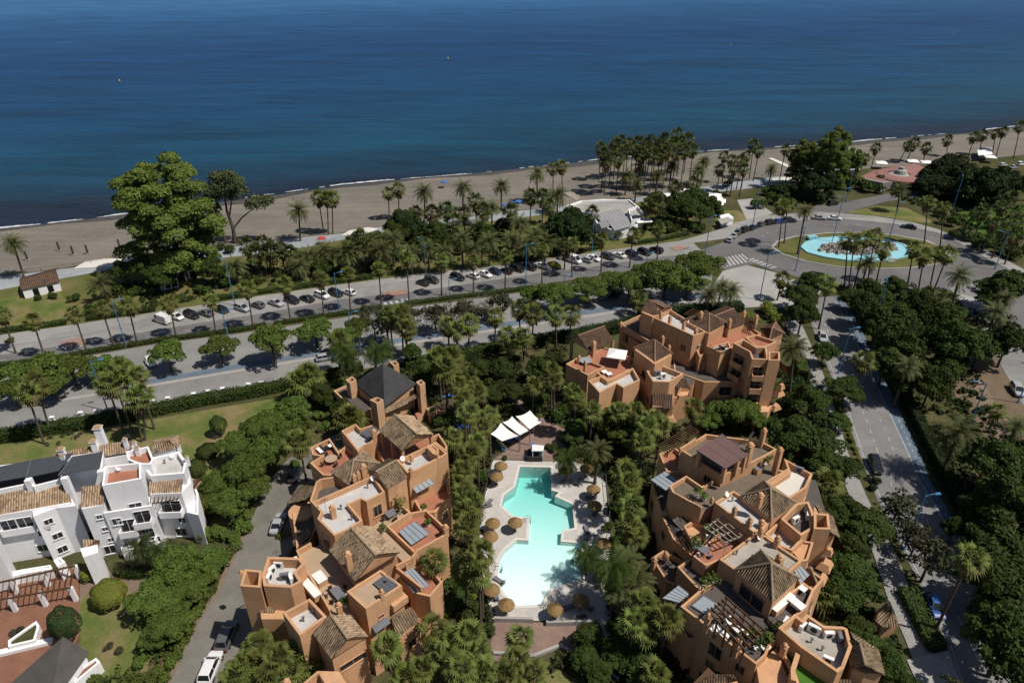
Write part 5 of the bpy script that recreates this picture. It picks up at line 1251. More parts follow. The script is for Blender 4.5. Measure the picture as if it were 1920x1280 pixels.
# charcoal roofed garden house, planter, walls
gh = thing('garden_house', base((95, 1230), 2.5), 'low garden house with a charcoal pyramid roof in the bottom left corner', 'house')
cs = [P(x, y, 3.0) for x, y in ((30, 1275), (100, 1300), (166, 1220), (122, 1195))]; ap = P(122, 1192, 5.2)
mb = MB()
cs = [P(x, y, 2.9) for x, y in ((20, 1280), (90, 1330), (168, 1222), (118, 1205))]; ap = P(118, 1193, 5.4)
for i in range(4): mb.face([cs[i], cs[(i + 1) % 4], ap])
mb.build('roof', 'greyroof', gh)
mass(gh, [(30, 1290), (90, 1322), (160, 1228), (118, 1212)], 2.8, 0, 'white', 'white')
mass(gh, [(135, 1262), (180, 1232), (188, 1240), (140, 1280)], 1.7, .25, 'clay_terrace', 'white', wname='garden_wall', fname='wall_top')
pl_ = thing('planter', base((45, 1190), .8), 'low white walled planter full of agaves on the clay terrace', 'planter')
mass(pl_, [(15, 1200), (68, 1163), (74, 1172), (66, 1200), (15, 1212)], .9, .25, 'soil', 'white', th=.3, fname='soil', wname='rim')

# openings of the white block
for m, e, lst in ((mW2, 0, ((.86, 1.2, 1.5, 1.1), (.70, 1.2, 1.3, 1.2), (.93, 3.9, 1.3, 1.0), (.62, 4.1, 1.3, 1.1), (.95, 6.4, 1.2, 1.0), (.78, 6.8, 1.6, .9), (.55, 1.2, 1.4, 1.2))), (mW5, 0, ((.62, 7.3, .7, .7), (.66, 4.9, .7, .7), (.72, 2.7, .7, .7), (.5, .5, 1.4, 1.5))), (mW8, 0, ((.6, .5, 1.6, 1.5), (.75, 3.2, 1.0, 1.0))), (mW9, 0, ((.3, .6, 1.6, 2.0), (.62, 3.4, 1.8, 1.9), (.2, 5.9, 1.2, 1.2), (.85, .6, 1.2, 1.9))), (mWb, 0, ((.6, 3.6, 1.2, 1.0), (.55, .9, 1.2, 1.1), (.5, 6.6, 1.0, .9)))):
    for t, z, w_, h_ in lst: win(m, e, t, z, w_, h_, 'window', frame='white')
awning(W, [(69, 995), (95, 990), (96, 982), (70, 986)], [6.0, 6.0, 6.8, 6.8], 'cream', 0, 'bay_awning')
awning(W, [(198, 947), (238, 940), (232, 926), (196, 932)], [7.6, 7.6, 7.9, 7.9], 'metal', 4, 'terrace_grille')
# ------------------------------------------------------------------ cars
def make_car(kind):
    """meshes of one car kind, x forward, wheels on z = 0"""
    L, Wd, H = {'hatch': (4.1, 1.76, 1.48), 'saloon': (4.6, 1.8, 1.44), 'suv': (4.55, 1.86, 1.68), 'van': (5.2, 1.98, 2.2), 'sports': (4.4, 1.84, 1.24)}[kind]
    hl, w = L / 2, Wd / 2
    bel = {'hatch': .90, 'saloon': .88, 'suv': 1.02, 'van': 1.15, 'sports': .78}[kind]
    nose = {'hatch': .70, 'saloon': .70, 'suv': .86, 'van': .95, 'sports': .58}[kind]
    tail = {'hatch': .88, 'saloon': .86, 'suv': .98, 'van': 1.15, 'sports': .74}[kind]
    st = [(-hl, .40, tail - .22, .80), (-hl + .12, .30, tail, .93), (-hl * .55, .24, bel + .02, 1.0), (0, .24, bel, 1.0), (hl * .45, .24, bel - .02, .99), (hl * .78, .26, (nose + bel) / 2 - .02, .95), (hl - .10, .32, nose - .06, .84), (hl, .42, nose - .22, .72)]
    body = MB(); rings = []
    for x, zb, zt, k in st:
        y = w * k; zm = zb + (zt - zb) * .55
        rings.append([(x, -y * .93, zb), (x, -y, zm), (x, -y * .95, zt - .03), (x, -y * .80, zt), (x, y * .80, zt), (x, y * .95, zt - .03), (x, y, zm), (x, y * .93, zb)])
    for a, b in zip(rings, rings[1:]):
        for i in range(8):
            j = (i + 1) % 8; body.face([a[i], b[i], b[j], a[j]])
    body.face(rings[0]); body.face(rings[-1][::-1])
    c = {'hatch': (-hl + .20, -hl + .62, .30, hl - .95), 'saloon': (-hl + .75, -hl + 1.35, .20, hl - 1.25), 'suv': (-hl + .18, -hl + .50, .40, hl - 1.05), 'van': (-hl + .06, -hl + .12, hl - 1.55, hl - .75), 'sports': (-hl + .45, -hl + 1.5, .05, hl - 1.45)}[kind]
    x0, x1, x2, x3 = c; yb, yt = w * .86, w * .68 if kind != 'van' else w * .84
    zb, zt = bel - .03, H - .05
    gl = MB(); A = [(x0, -yb, zb), (x3, -yb, zb), (x3, yb, zb), (x0, yb, zb)]; T = [(x1, -yt, zt), (x2, -yt, zt), (x2, yt, zt), (x1, yt, zt)]
    for i in range(4): gl.face([A[i], A[(i + 1) % 4], T[(i + 1) % 4], T[i]])
    rf = MB(); o = .04
    Ru = [(x1 - .02, -yt - .02, zt), (x2 + .02, -yt - .02, zt), (x2 + .02, yt + .02, zt), (x1 - .02, yt + .02, zt)]
    Rt = [(x1 + .12, -yt * .82, H), (x2 - .15, -yt * .82, H), (x2 - .15, yt * .82, H), (x1 + .12, yt * .82, H)]
    for i in range(4): rf.face([Ru[i], Ru[(i + 1) % 4], Rt[(i + 1) % 4], Rt[i]])
    rf.face(Rt)
    for s in (-1, 1):          # pillars
        for (xa, xb) in ((x0, x1), (x3, x2)): rf.beam((xa, s * yb * 1.005, zb), (xb, s * yt * 1.005, zt), .09, .07)
        xm = (x1 + x2) / 2; rf.beam((xm, s * yb * 1.005, zb), (xm, s * yt * 1.01, zt), .08, .06)
        if kind == 'van':
            rf.face([(x0, s * (yb + .015), zb), (hl - 2.0, s * (yb + .015), zb), (hl - 2.0, s * (yt + .02), zt), (x1, s * (yt + .02), zt)])
    if kind == 'van': rf.face([(x0 - .02, -yb, zb), (x0 - .02, yb, zb), (x1 - .02, yt, zt), (x1 - .02, -yt, zt)])
    wh = MB(); r = .33 if kind not in ('suv', 'van') else .36
    for k in range(14):
        a0, a1 = 6.2832 * k / 14, 6.2832 * (k + 1) / 14
        p = lambda a, y, rr: (math.cos(a) * rr, y, math.sin(a) * rr)
        wh.face([p(a0, -.1, r), p(a1, -.1, r), p(a1, .1, r), p(a0, .1, r)])
        for y in (-.1, .1): wh.face([p(a0, y, r), p(a1, y, r), p(a1, y, r * .62), p(a0, y, r * .62)]); wh.face([p(a0, y * .9, r * .62), p(a1, y * .9, r * .62), (0, y * .9, 0)], 1)
    hd = MB(); hd.box((0, 0, -.07), .10, .34, .14); tl = MB(); tl.box((0, 0, -.08), .07, .30, .16)
    mir = MB(); mir.box((0, 0, 0), .14, .2, .12)
    me = {}
    for n_, b_, mt in (('body', body, 'car_white'), ('roof', rf, 'car_white'), ('window', gl, 'carglass'), ('wheel', wh, ['tyre', 'rim']), ('headlight', hd, 'lens'), ('taillight', tl, 'redlens'), ('mirror', mir, 'car_white')):
        ob = b_.build(n_, mt); me[n_] = ob.data; bpy.data.objects.remove(ob)
    pos = {'wheel': [(sx, sy * (w - .12), r) for sx in (-hl * .60, hl * .63) for sy in (-1, 1)], 'headlight': [(hl - .07, s * w * .58, nose - .20) for s in (-1, 1)], 'taillight': [(-hl + .02, s * w * .62, tail - .20) for s in (-1, 1)], 'mirror': [(x3 - .35, s * (w + .06), bel + .02) for s in (-1, 1)]}
    return me, pos
CARS = {k: make_car(k) for k in ('hatch', 'saloon', 'suv', 'van', 'sports')}
def heading(px, d):
    a, b = P(*px), P(px[0] + d[0], px[1] + d[1]); v = b - a; return math.atan2(v.y, v.x)
def car(px, d, kind, color, label, group=None, z=.07, cat='car'):
    me, pos = CARS[kind]
    t = thing('parked_van' if kind == 'van' else 'parked_car', P(*px, z), label, 'van' if kind == 'van' else cat, group, heading(px, d))
    def add(n_, loc=(0, 0, 0), paint=False):
        o = bpy.data.objects.new(n_, me[n_]); COL.objects.link(o); o.parent = t; o.location = loc
        if paint: o.material_slots[0].link = 'OBJECT'; o.material_slots[0].material = M['car_' + color]
    add('body', paint=True); add('roof', paint=True); add('window')
    for k in ('wheel', 'headlight', 'taillight'):
        for l in pos[k]: add(k, l)
    for l in pos['mirror']: add('mirror', l, True)
row1 = [(305, 603, 'white', 'van'), (332, 597, 'white', 'hatch'), (360, 594, 'black', 'suv'), (387, 590, 'grey', 'saloon'), (417, 584, 'black', 'hatch'), (455, 581, 'silver', 'suv'), (484, 575, 'grey', 'hatch'), (518, 571, 'silver', 'saloon'), (548, 566, 'black', 'suv'), (576, 563, 'black', 'saloon'), (604, 557, 'white', 'suv'), (630, 553, 'black', 'suv'), (655, 551, 'white', 'hatch')]
row2 = [(793, 533, 'black', 'hatch'), (810, 528, 'dark_grey', 'suv'), (858, 523, 'black', 'suv'), (887, 520, 'white', 'hatch'), (909, 517, 'white', 'saloon'), (929, 512, 'navy', 'hatch'), (949, 511, 'black', 'hatch'), (970, 507, 'black', 'suv'), (993, 504, 'black', 'suv'), (1014, 500, 'white', 'saloon'), (1040, 499, 'yellow', 'sports'), (1075, 491, 'white', 'van'), (1099, 490, 'silver', 'hatch'), (1113, 487, 'white', 'saloon'), (1140, 484, 'dark_grey', 'suv'), (1160, 481, 'white', 'saloon'), (1184, 478, 'navy', 'hatch'), (1208, 476, 'black', 'suv'), (1230, 472, 'black', 'suv')]
for row, nm in ((row1, 'left'), (row2, 'right')):
    for i, (x, y, c, k) in enumerate(row):
        kn = {'hatch': 'hatchback', 'saloon': 'saloon', 'suv': 'estate', 'van': 'van', 'sports': 'sports car'}[k]
        car((x, y), (12, 4.2) if i % 3 else (-12, -4.2), k, c, '%s %s in the %s parking bays%s' % (c.replace('_', ' '), kn, nm, place_of(i + 1, len(row))), 'cars parked in bays along the avenue', z=.08)
for x, y, d, k, c, lb in [(1368, 452, (6, -9), 'hatch', 'silver', 'silver hatchback at the lower left end of the cars curving round the fountain'), (1376, 444, (6, -8), 'saloon', 'silver', 'silver saloon second in the cars curving round the fountain'), (1384, 437, (7, -6), 'hatch', 'grey', 'grey hatchback third in the cars curving round the fountain'), (1398, 433, (12, -4), 'suv', 'black', 'big black car third from the corner kerb by the fountain road'),
                          (1412, 429, (9, -4), 'saloon', 'navy', 'dark blue saloon between black cars on the fountain road'), (1428, 423, (10, -4), 'hatch', 'grey', 'small grey hatchback in the curving row above the fountain road'), (1445, 420, (12, -2), 'suv', 'black', 'black estate car beside a blue one above the fountain'), (1462, 418, (12, -1), 'hatch', 'blue', 'bright blue hatchback above the left end of the fountain island'),
                          (1480, 416, (12, 0), 'suv', 'dark_grey', 'dark grey car partly hidden by palms above the fountain island'), (1535, 411, (12, 1), 'saloon', 'silver', 'silver saloon parked above the middle of the fountain'), (1564, 412, (12, 1), 'saloon', 'white', 'white saloon parked right beside the silver one above the fountain'), (1703, 428, (-12, -2), 'saloon', 'black', 'lone black saloon driving round the right of the fountain'), (1561, 384, (12, -2), 'suv', 'black', 'black car on the small road behind the fountain'),
                          (283, 682, (6, 9), 'hatch', 'white', 'white hatchback under a street tree on the service road'), (220, 741, (12, -2.5), 'saloon', 'silver', 'silver saloon driving on the lower road behind the tall palms'), (610, 674, (12, -2), 'hatch', 'silver', 'silver hatchback on the lower road near the black roof'), (665, 665, (12, -2), 'suv', 'dark_grey', 'dark car in the shade of trees on the service road'), (903, 589, (12, -2), 'suv', 'black', 'black car under grey trees on the service road'),
                          (1133, 558, (8, -5), 'hatch', 'silver', 'pale hatchback parked under trees left of the plaza'), (1158, 553, (8, -5), 'suv', 'black', 'black car parked under trees beside the pale hatchback'), (1230, 572, (12, -3), 'hatch', 'white', 'white hatchback behind the small gable of the avenue block'), (1243, 574, (12, -3), 'saloon', 'white', 'white saloon behind the small gable of the avenue block'),
                          (1541, 635, (4, 12), 'hatch', 'silver', 'silver hatchback driving down the side street'), (1640, 876, (5, 12), 'suv', 'black', 'big black car driving down the side street towards the viewer'), (1752, 1140, (8, 22), 'hatch', 'blue', 'blue hatchback parked in tree shade on the side street'), (1905, 735, (6, 10), 'suv', 'silver', 'silver car at the right edge on the east avenue'),
                          (523, 985, (6, -16), 'saloon', 'silver', 'silver saloon in shade at the top of the driveway'), (427, 1196, (5, -12), 'suv', 'grey', 'grey blue estate car on the driveway in shade of the tower'), (397, 1256, (5, -12), 'suv', 'white', 'white estate car at the bottom of the driveway'), (556, 893, (6, -9), 'hatch', 'dark_grey', 'dark hatchback in the shade at the head of the driveway'),
                          (1880, 312, (12, -2), 'hatch', 'white', 'white hatchback in the far car park, left one'), (1900, 316, (12, -2), 'saloon', 'silver', 'silver saloon in the far car park at the right edge'), (1913, 310, (12, -2), 'suv', 'white', 'white car furthest right in the far car park'), (1648, 360, (12, -2), 'hatch', 'white', 'white car outside the rose roofed restaurant'), (1860, 348, (12, -2), 'hatch', 'silver', 'silver car among trees right of the restaurant')]:
    if k == 'saloon' and y > 950: pass
    car((x, y), d, k, c, lb)

# ------------------------------------------------------------------ blue street lamps
def lamp_mesh():
    p = MB(); p.tube([(0, 0, 0), (0, 0, .9), (0, 0, 1)], [.13, .09, .07], 7)
    a = MB(); a.tube([(0, 0, 0), (.7, 0, .35), (1.5, 0, .42)], [.06, .05, .045], 5)
    h = MB(); h.box((0, 0, -.08), .95, .38, .16, 0, 0, .8)
    b = MB(); b.box((0, 0, 0), .45, .45, .35, 0, 0, .8)
    r = []
    for n_, k in (('pole', p), ('arm', a), ('lamp_head', h), ('base', b)):
        o = k.build(n_, 'lampblue'); r.append(o.data); bpy.data.objects.remove(o)
    return r
LM = lamp_mesh()
def lamp(px, h, rz, label, arms=1):
    t = thing('street_lamp', P(*px), label, 'street lamp', 'tall blue street lamps', rz)
    def add(n_, me, loc, sc=(1, 1, 1), r=0):
        o = bpy.data.objects.new(n_, me); COL.objects.link(o); o.parent = t; o.location = loc; o.scale = sc; o.rotation_euler = (0, 0, r)
    add('pole', LM[0], (0, 0, 0), (1, 1, h)); add('base', LM[3], (0, 0, 0))
    for k in range(arms):
        r = math.pi * k; add('arm', LM[1], (0, 0, h - .5 - 2.2 * k), (1, 1, 1), r); add('lamp_head', LM[2], (math.cos(r) * 1.75, math.sin(r) * 1.75, h - .06 - 2.2 * k), (1, 1, 1), r)
for x, y, h, a, lb in [(203, 771, 11.5, .4, 'blue lamp beside the twin palms on the lower road at the left'), (237, 648, 11.5, .4, 'blue lamp at the left end of the avenue median'), (441, 573, 12.5, 2.6, 'blue lamp standing behind the sixth parked car of the left bays'), (428, 632, 7, .4, 'short blue lamp on the median left of the centre'), (637, 588, 11, .4, 'blue lamp on the median by the last car of the left bays'), (799, 518, 11, 2.6, 'blue lamp on the pavement beside the pair of dark cars'),
                       (843, 557, 5, .4, 'small blue sign post lamp on the median'), (986, 537, 12, .4, 'blue lamp on the median before the black cars of the right bays'), (1110, 474, 12, 2.6, 'blue lamp before the big dark dome tree'), (662, 652, 9, .4, 'blue lamp on the kerb strip near the black roof'), (1056, 573, 8.5, .4, 'blue lamp among trees left of the plaza'), (1424, 562, 13, .4, 'blue lamp on the pale plaza left of the fountain'), (1491, 508, 13, .4, 'blue lamp below the left end of the fountain'),
                       (1560, 455, 17, .3, 'tall grey blue mast rising from the left of the fountain'), (1666, 450, 12, .3, 'blue lamp rising behind the right of the fountain'), (1411, 424, 17, 2.6, 'tall blue lamp behind the curving row of parked cars'), (1323, 472, 11, .4, 'blue lamp at the end of the avenue pavement'), (1640, 605, 11, 1.2, 'blue lamp over trees at the top of the side street'), (1571, 700, 11, .2, 'blue lamp on the pavement left of the upper side street'),
                       (1695, 1030, 11, .1, 'blue lamp beside grey trees on the side street'), (1785, 395, 12, 1.2, 'blue lamp before the bright lawn at the upper right'), (1585, 380, 11, 1.2, 'blue lamp behind the road behind the fountain'), (1865, 505, 11, 2.6, 'blue lamp right of the fountain road'), (1808, 820, 12, 2.8, 'blue lamp in the trees right of the side street'), (1908, 755, 9, 2.8, 'blue lamp at the right edge on the east avenue'), (1210, 512, 6, .4, 'small blue lamp on the median below the right bays')]:
    lamp((x, y), h, a, lb, 2 if 'mast' in lb else 1)

# ------------------------------------------------------------------ pool furniture
def thatch_umbrella(px, label, r=1.12):
    """px = middle of the canopy"""
    p = P(*px, 2.2); p.z = .06
    t = thing('thatched_umbrella', p, label, 'umbrella', 'thatched umbrellas round the pool')
    q = MB(); q.tube([p, p + Vector((0, 0, 2.4))], .06, 6); q.build('pole', 'wood', t)
    q = MB(); q.lathe(p, [(.0, .22), (.32, .22), (.34, 0)], 10); q.build('base', 'concrete', t)
    k = MB(); seg = 26
    prev = None
    for ring, (rr, z) in enumerate([(0.06, 2.78), (r * .35, 2.55), (r * .7, 2.27), (r, 1.95), (r * 1.03, 1.78)]):
        cur = [p + Vector((math.cos(6.2832 * i / seg) * rr * (1 + (rng.random() - .5) * .09), math.sin(6.2832 * i / seg) * rr * (1 + (rng.random() - .5) * .09), z + (rng.random() - .5) * .06)) for i in range(seg)]
        if prev:
            for i in range(seg): k.face([prev[i], prev[(i + 1) % seg], cur[(i + 1) % seg], cur[i]])
        prev = cur
    k.face(prev[::-1]); k.build('canopy', 'thatch', t)
UMB = [(939, 871, 'at the top left corner of the pool deck'), (931, 891, 'second down the left edge of the pool deck'), (924, 978, 'left of another one at the middle left of the pool'), (966, 977, 'in the notch left of the pool waist'), (920, 1003, 'half hidden by palms left of the pool'), (922, 1103, 'left of the shallow end of the pool'), (949, 1131, 'at the lower left corner of the pool'), (1041, 1139, 'below the pool in palm shade'), (1089, 1122, 'at the lower right of the pool'),
       (1129, 1068, 'hidden under the arching palm right of the shallow end'), (1131, 1016, 'in the shade right of the pool, above the shallow end'), (1115, 945, 'right of the pool waist, lower of the sunny pair'), (1113, 915, 'right of the pool, upper of the sunny pair'), (1100, 876, 'in tree shade at the top right of the deck'), (1060, 880, 'in shade beside the deep end of the pool')]
for x, y, s in UMB: thatch_umbrella((x, y), 'round thatched umbrella ' + s)
def sail(px4, zs, label):
    a, b, c, d = [P(x, y, z) for (x, y), z in zip(px4, zs)]
    ctr = (a + b + c + d) / 4; g = Vector((ctr.x, ctr.y, 0))
    t = thing('shade_sail', g, label, 'shade sail', 'white shade sails beside the brick court')
    k = MB(); n_ = 8
    def s(u, v):
        p = a.lerp(b, u).lerp(d.lerp(c, u), v); q = (u * (1 - u) + v * (1 - v)); return p + (ctr - p) * (.10 * 4 * (u * (1 - u) * (1 if v in (0, 1) else 0) + v * (1 - v) * (1 if u in (0, 1) else 0))) + Vector((0, 0, -.5 * q))
    for i in range(n_):
        for j in range(n_): k.face([s(i / n_, j / n_), s((i + 1) / n_, j / n_), s((i + 1) / n_, (j + 1) / n_), s(i / n_, (j + 1) / n_)])
    k.build('canopy', 'cream', t, True)
    for p in (a, b, c, d):
        q = MB(); q.tube([(p.x, p.y, 0), (p.x, p.y, p.z + .2)], .06, 6); q.build('post', 'metal', t)
sail([(920, 813), (939, 792), (973, 817), (941, 827)], [3.6, 3.2, 3.6, 3.2], 'white shade sail nearest the viewer, left of the brick court')
sail([(942, 791), (960, 780), (993, 807), (975, 816)], [3.2, 3.6, 3.2, 3.6], 'white shade sail between the other two beside the brick court')
sail([(967, 780), (994, 769), (1018, 790), (993, 805)], [3.2, 3.6, 3.2, 3.6], 'white shade sail furthest back beside the brick court')
def sunbed(px, ang, mat, label, grp, z=.06): lounger(px, z, ang, mat, label, grp, 'metal')
bl = [(848, 742), (838, 745), (858, 738), (860, 800), (868, 803), (878, 800), (908, 806), (914, 800), (920, 806), (950, 828), (962, 824), (942, 842), (970, 822), (912, 790)]
for i, (x, y) in enumerate(sorted(bl)): sunbed((x, y), R(40 + 35 * (i % 4)), 'blue', 'blue sunbed on the grass near the shade sails' + place_of(i + 1, len(bl)), 'blue sunbeds by the shade sails', .05)
wl = [(1108, 934), (1118, 962), (1100, 995), (1108, 1010), (1130, 1052), (1120, 1095), (1100, 1138), (1064, 1140), (930, 1118), (936, 1090), (912, 950), (916, 944), (1062, 905), (1085, 905)]
for i, (x, y) in enumerate(sorted(wl)): sunbed((x, y), R(20 + 40 * (i % 5)), 'greyplastic', 'grey sunbed on the pale pool deck' + place_of(i + 1, len(wl)), 'grey sunbeds on the pool deck')
tt = thing('pool_bar', P(1005, 848), 'small blue and white bar kiosk above the deep end of the pool', 'kiosk')
k = MB(); k.prism([P(x, y, 0) for x, y in ((990, 850), (1016, 850), (1017, 866), (988, 866))], 0, 1.1); k.build('counter', 'rattan', tt)
k = MB(); k.prism([P(x, y, 2.4) for x, y in ((998, 834), (1020, 836), (1019, 846), (997, 846))], 2.4, 2.55); k.build('roof', 'whiteplastic', tt)
for x, y in ((999, 836), (1018, 838), (1017, 845), (999, 845)):
    p = P(x, y, 2.4); q = MB(); q.box((p.x, p.y, 0), .12, .12, 2.4); q.build('post', 'whiteplastic', tt)
k = MB(); k.prism([P(x, y, 0) for x, y in ((995, 846), (1001, 846), (1001, 858), (995, 858))], 0, 2.0); k.build('cabinet', 'blue', tt)
def fence(name, px, h, label, mat='metal', cat='fence', z=0.0, step=1.6, solid=False):
    pts = [P(x, y, z) for x, y in px]
    t = thing(name, pts[0], label, cat)
    for a, b in zip(pts, pts[1:]):
        k = MB(); up = Vector((0, 0, h)); k.beam(a + up, b + up, .06, .06); k.beam(a + up * .15, b + up * .15, .04, .04)
        if solid: k.beam(a + up * .5, b + up * .5, .02, h * .6)
        n_ = max(2, int((b - a).length / .45))
        for i in range(n_): k.beam(a.lerp(b, i / n_) + up * .15, a.lerp(b, i / n_) + up, .03, .03)
        k.build('panel', mat, t)
        n_ = max(1, int((b - a).length / (step * 2)))
        for i in range(n_):
            p = a.lerp(b, i / n_); q = MB(); q.box(p, .1, .1, h + .08); q.build('post', mat, t)
fence('pool_fence', [(924, 863), (903, 958), (898, 1010), (908, 1100), (922, 1163)], 1.1, 'thin grey fence down the left side of the pool deck')
fence('pool_fence', [(1134, 886), (1145, 1000), (1143, 1156), (1140, 1200)], 1.1, 'thin grey fence down the right side of the pool deck')
fence('pool_fence', [(926, 862), (980, 863), (1030, 865)], 1.1, 'grey fence between the brick court and the top of the pool')
def lowwall(px, h, w, label, mat='stucco_dk', name='low_wall', cat='wall'):
    pts = [P(x, y, 0) for x, y in px]; k = MB()
    for a, b in zip(pts, pts[1:]): k.beam(a + Vector((0, 0, h / 2)), b + Vector((0, 0, h / 2)), w, h)
    o = k.build(name, mat, origin=pts[0]); return tag(o, label, cat)
lowwall([(926, 1164), (1000, 1166)], .8, .35, 'low wall with grey coping between pool deck and patio, left of the steps', 'concrete'); lowwall([(1024, 1172), (1112, 1170)], .8, .35, 'low wall with grey coping between pool deck and patio, right of the steps', 'concrete')
lowwall([(925, 1226), (1000, 1232), (1050, 1212), (1090, 1232), (1160, 1275)], .5, .4, 'low grey wall zigzagging along the lower edge of the brick patio', 'concrete')
lowwall([(1180, 1240), (1135, 1180)], .6, .3, 'short grey wall beside the grey path right of the patio', 'concrete')

# ------------------------------------------------------------------ bollards / white gate posts along the lower road
posts = [(45, 800), (75, 795), (102, 790), (155, 781), (185, 777), (290, 758), (318, 753), (366, 745), (393, 740), (420, 735), (468, 727), (492, 724), (520, 720)]
for i, (x, y) in enumerate(posts):
    p = P(x, y + 4); t = thing('gate_post', p, 'white masonry post on the hedge by the lower road' + place_of(i + 1, len(posts)), 'post', 'white posts along the hedge')
    k = MB(); k.box(p, .7, .5, 1.5, .2); k.build('pillar', 'white', t); k = MB(); k.box(p + Vector((0, 0, 1.5)), .85, .65, .12, .2); k.build('cap', 'white', t)

# ------------------------------------------------------------------ small houses, beach buildings
def cottage(px4, h, hr, label, tile='tile_brown', wall='white'):
    c = [P(x, y, 0) for x, y in px4]
    ctr = sum(c, Vector()) / 4
    t = thing('cottage', ctr, label, 'house'); k = MB(); k.prism(c, 0, h); k.build('wall', wall, t)
    e = [Vector((p.x, p.y, h)) + (p - ctr) * .06 for p in c]
    r0, r1 = (e[0] + e[3]) / 2 + Vector((0, 0, hr)), (e[1] + e[2]) / 2 + Vector((0, 0, hr))
    k = MB()
    for a, b, c_, d in ((e[3], e[2], r1, r0), (e[0], e[1], r1, r0)): tile_face(k, a, b, c_, d, .4)
    k.build('roof', [tile, 'wood', RIDGECAP[tile]], t)
    k = MB(); dn = Vector((0, 0, -.06)); k.face([e[0] + dn, e[3] + dn, r0 + dn]); k.face([e[1] + dn, e[2] + dn, r1 + dn]); k.build('gable_wall', wall, t)
    a, b = c[3], c[2]; d = (b - a).normalized(); nn = Vector((d.y, -d.x, 0))
    if nn.y > 0: nn = -nn
    for f in (.25, .65):
        p = a.lerp(b, f) + nn * .03; k = MB(); k.face([p + Vector((0, 0, .3)), p + d * 1.3 + Vector((0, 0, .3)), p + d * 1.3 + Vector((0, 0, 2.1)), p + Vector((0, 0, 2.1))]); k.build('door' if f < .5 else 'window', 'dark', t)
cottage([(46, 538), (110, 520), (116, 545), (48, 560)], 2.6, 1.2, 'small white cottage with a low brown roof beside the promenade at far left')
cottage([(300, 520), (332, 514), (336, 538), (303, 545)], 2.8, 1.3, 'small white cottage in the shade under the giant tree')
cottage([(350, 508), (368, 505), (372, 520), (354, 524)], 2.6, 1.2, 'tiny white cottage with an orange roof right of the giant tree', 'tile_warm_and_lit')
k = MB(); p = P(1350, 425); 
hut = thing('utility_hut', P(1360, 418), 'low white utility hut on the corner lawn by the plaza path', 'hut'); k.prism([P(x, y, 0) for x, y in ((1347, 416), (1364, 412), (1374, 420), (1352, 426))], 0, 2.2); k.build('wall', 'white', hut)
k = MB(); k.prism([P(x, y, 2.2) for x, y in ((1345, 412), (1365, 408), (1376, 414), (1352, 421))], 2.2, 2.4); k.build('roof', 'concrete', hut)
# beach restaurant with grey slatted roofs
rs = thing('beach_restaurant', base((1150, 405), 2), 'white curved beach restaurant with grey slatted roofs', 'restaurant')
mass(rs, [(1060, 388), (1090, 376), (1180, 374), (1200, 390), (1205, 412), (1190, 425), (1150, 432), (1120, 420), (1110, 402)], 3.2, .5, 'concrete', 'white', th=.4)
for px4 in ([(1113, 402), (1160, 391), (1176, 408), (1132, 419)], [(1122, 416), (1140, 411), (1143, 424), (1128, 428)], [(1138, 413), (1176, 406), (1184, 424), (1152, 432)]): awning(rs, px4, [3.7, 3.7, 3.6, 3.6], 'slat', 8, 'slatted_roof')
mass(rs, [(1178, 392), (1196, 386), (1206, 398), (1200, 410), (1184, 412)], 4.4, .9, 'concrete', 'white', th=.3, wname='rotunda')
for px4 in ([(1190, 408), (1222, 410), (1224, 416), (1195, 418)],): awning(rs, px4, [3.6] * 4, 'cream', 2)
railing(rs, [(1095, 385), (1150, 378), (1190, 381)], 3.2, 1)
# restaurant with rose felt roof
rr = thing('beach_restaurant', base((1665, 325), 2), 'low restaurant with a broad rose coloured roof and stepped chimney near the beach', 'restaurant')
k = MB(); c = [P(x, y, 3.0) for x, y in ((1614, 331), (1640, 319), (1716, 306), (1740, 317), (1718, 332), (1655, 339))]; ap = P(1682, 318, 3.9)
for i in range(6): k.face([c[i], c[(i + 1) % 6], ap])
k.build('roof', 'pinkroof', rr); mass(rr, [(1616, 335), (1642, 321), (1718, 307), (1740, 318), (1720, 336), (1656, 343)], 2.9, 0, 'rock', 'rock')
p = P(1688, 328, 3.4); k = MB(); k.lathe((p.x, p.y, 2.6), [(4.2, 0), (4.2, .9), (3.2, 1.2), (2.4, 1.3), (1.9, 2.6), (1.0, 3.0), (.9, 3.8), (0, 3.9)], 14); k.build('chimney', 'concrete', rr)
k = MB(); p = P(1684, 331, 3.0); k.lathe((p.x, p.y, 2.3), [(8.2, 0), (8.2, 1.0), (7.2, 1.5), (4, 1.8)], 18); k.build('terrace_roof', 'pinkroof', rr)
kk = thing('beach_kiosk', base((1845, 285), 2), 'grey boxy kiosk on the sand at the upper right', 'kiosk'); k = MB(); k.prism([P(x, y, 0) for x, y in ((1834, 288), (1856, 287), (1858, 295), (1836, 297))], 0, 2.6); k.build('wall', 'concrete', kk); k = MB(); k.prism([P(x, y, 2.6) for x, y in ((1832, 281), (1858, 280), (1861, 290), (1834, 292))], 2.6, 2.8); k.build('roof', 'white', kk)
for i, (x, y) in enumerate([(1653, 305), (1602, 316), (1712, 302), (1738, 304), (1857, 294), (1341, 366), (1343, 372), (1345, 380), (1349, 376), (1250, 366), (1293, 357), (1262, 368)]):
    parasol((x, y), 0, 4.2, 2.4, 'cream', 'white square parasol near the beach' + place_of(sorted([1653, 1602, 1712, 1738, 1857, 1341, 1343, 1345, 1349, 1250, 1293, 1262]).index(x) + 1, 12), 'white parasols near the beach', name='beach_parasol')
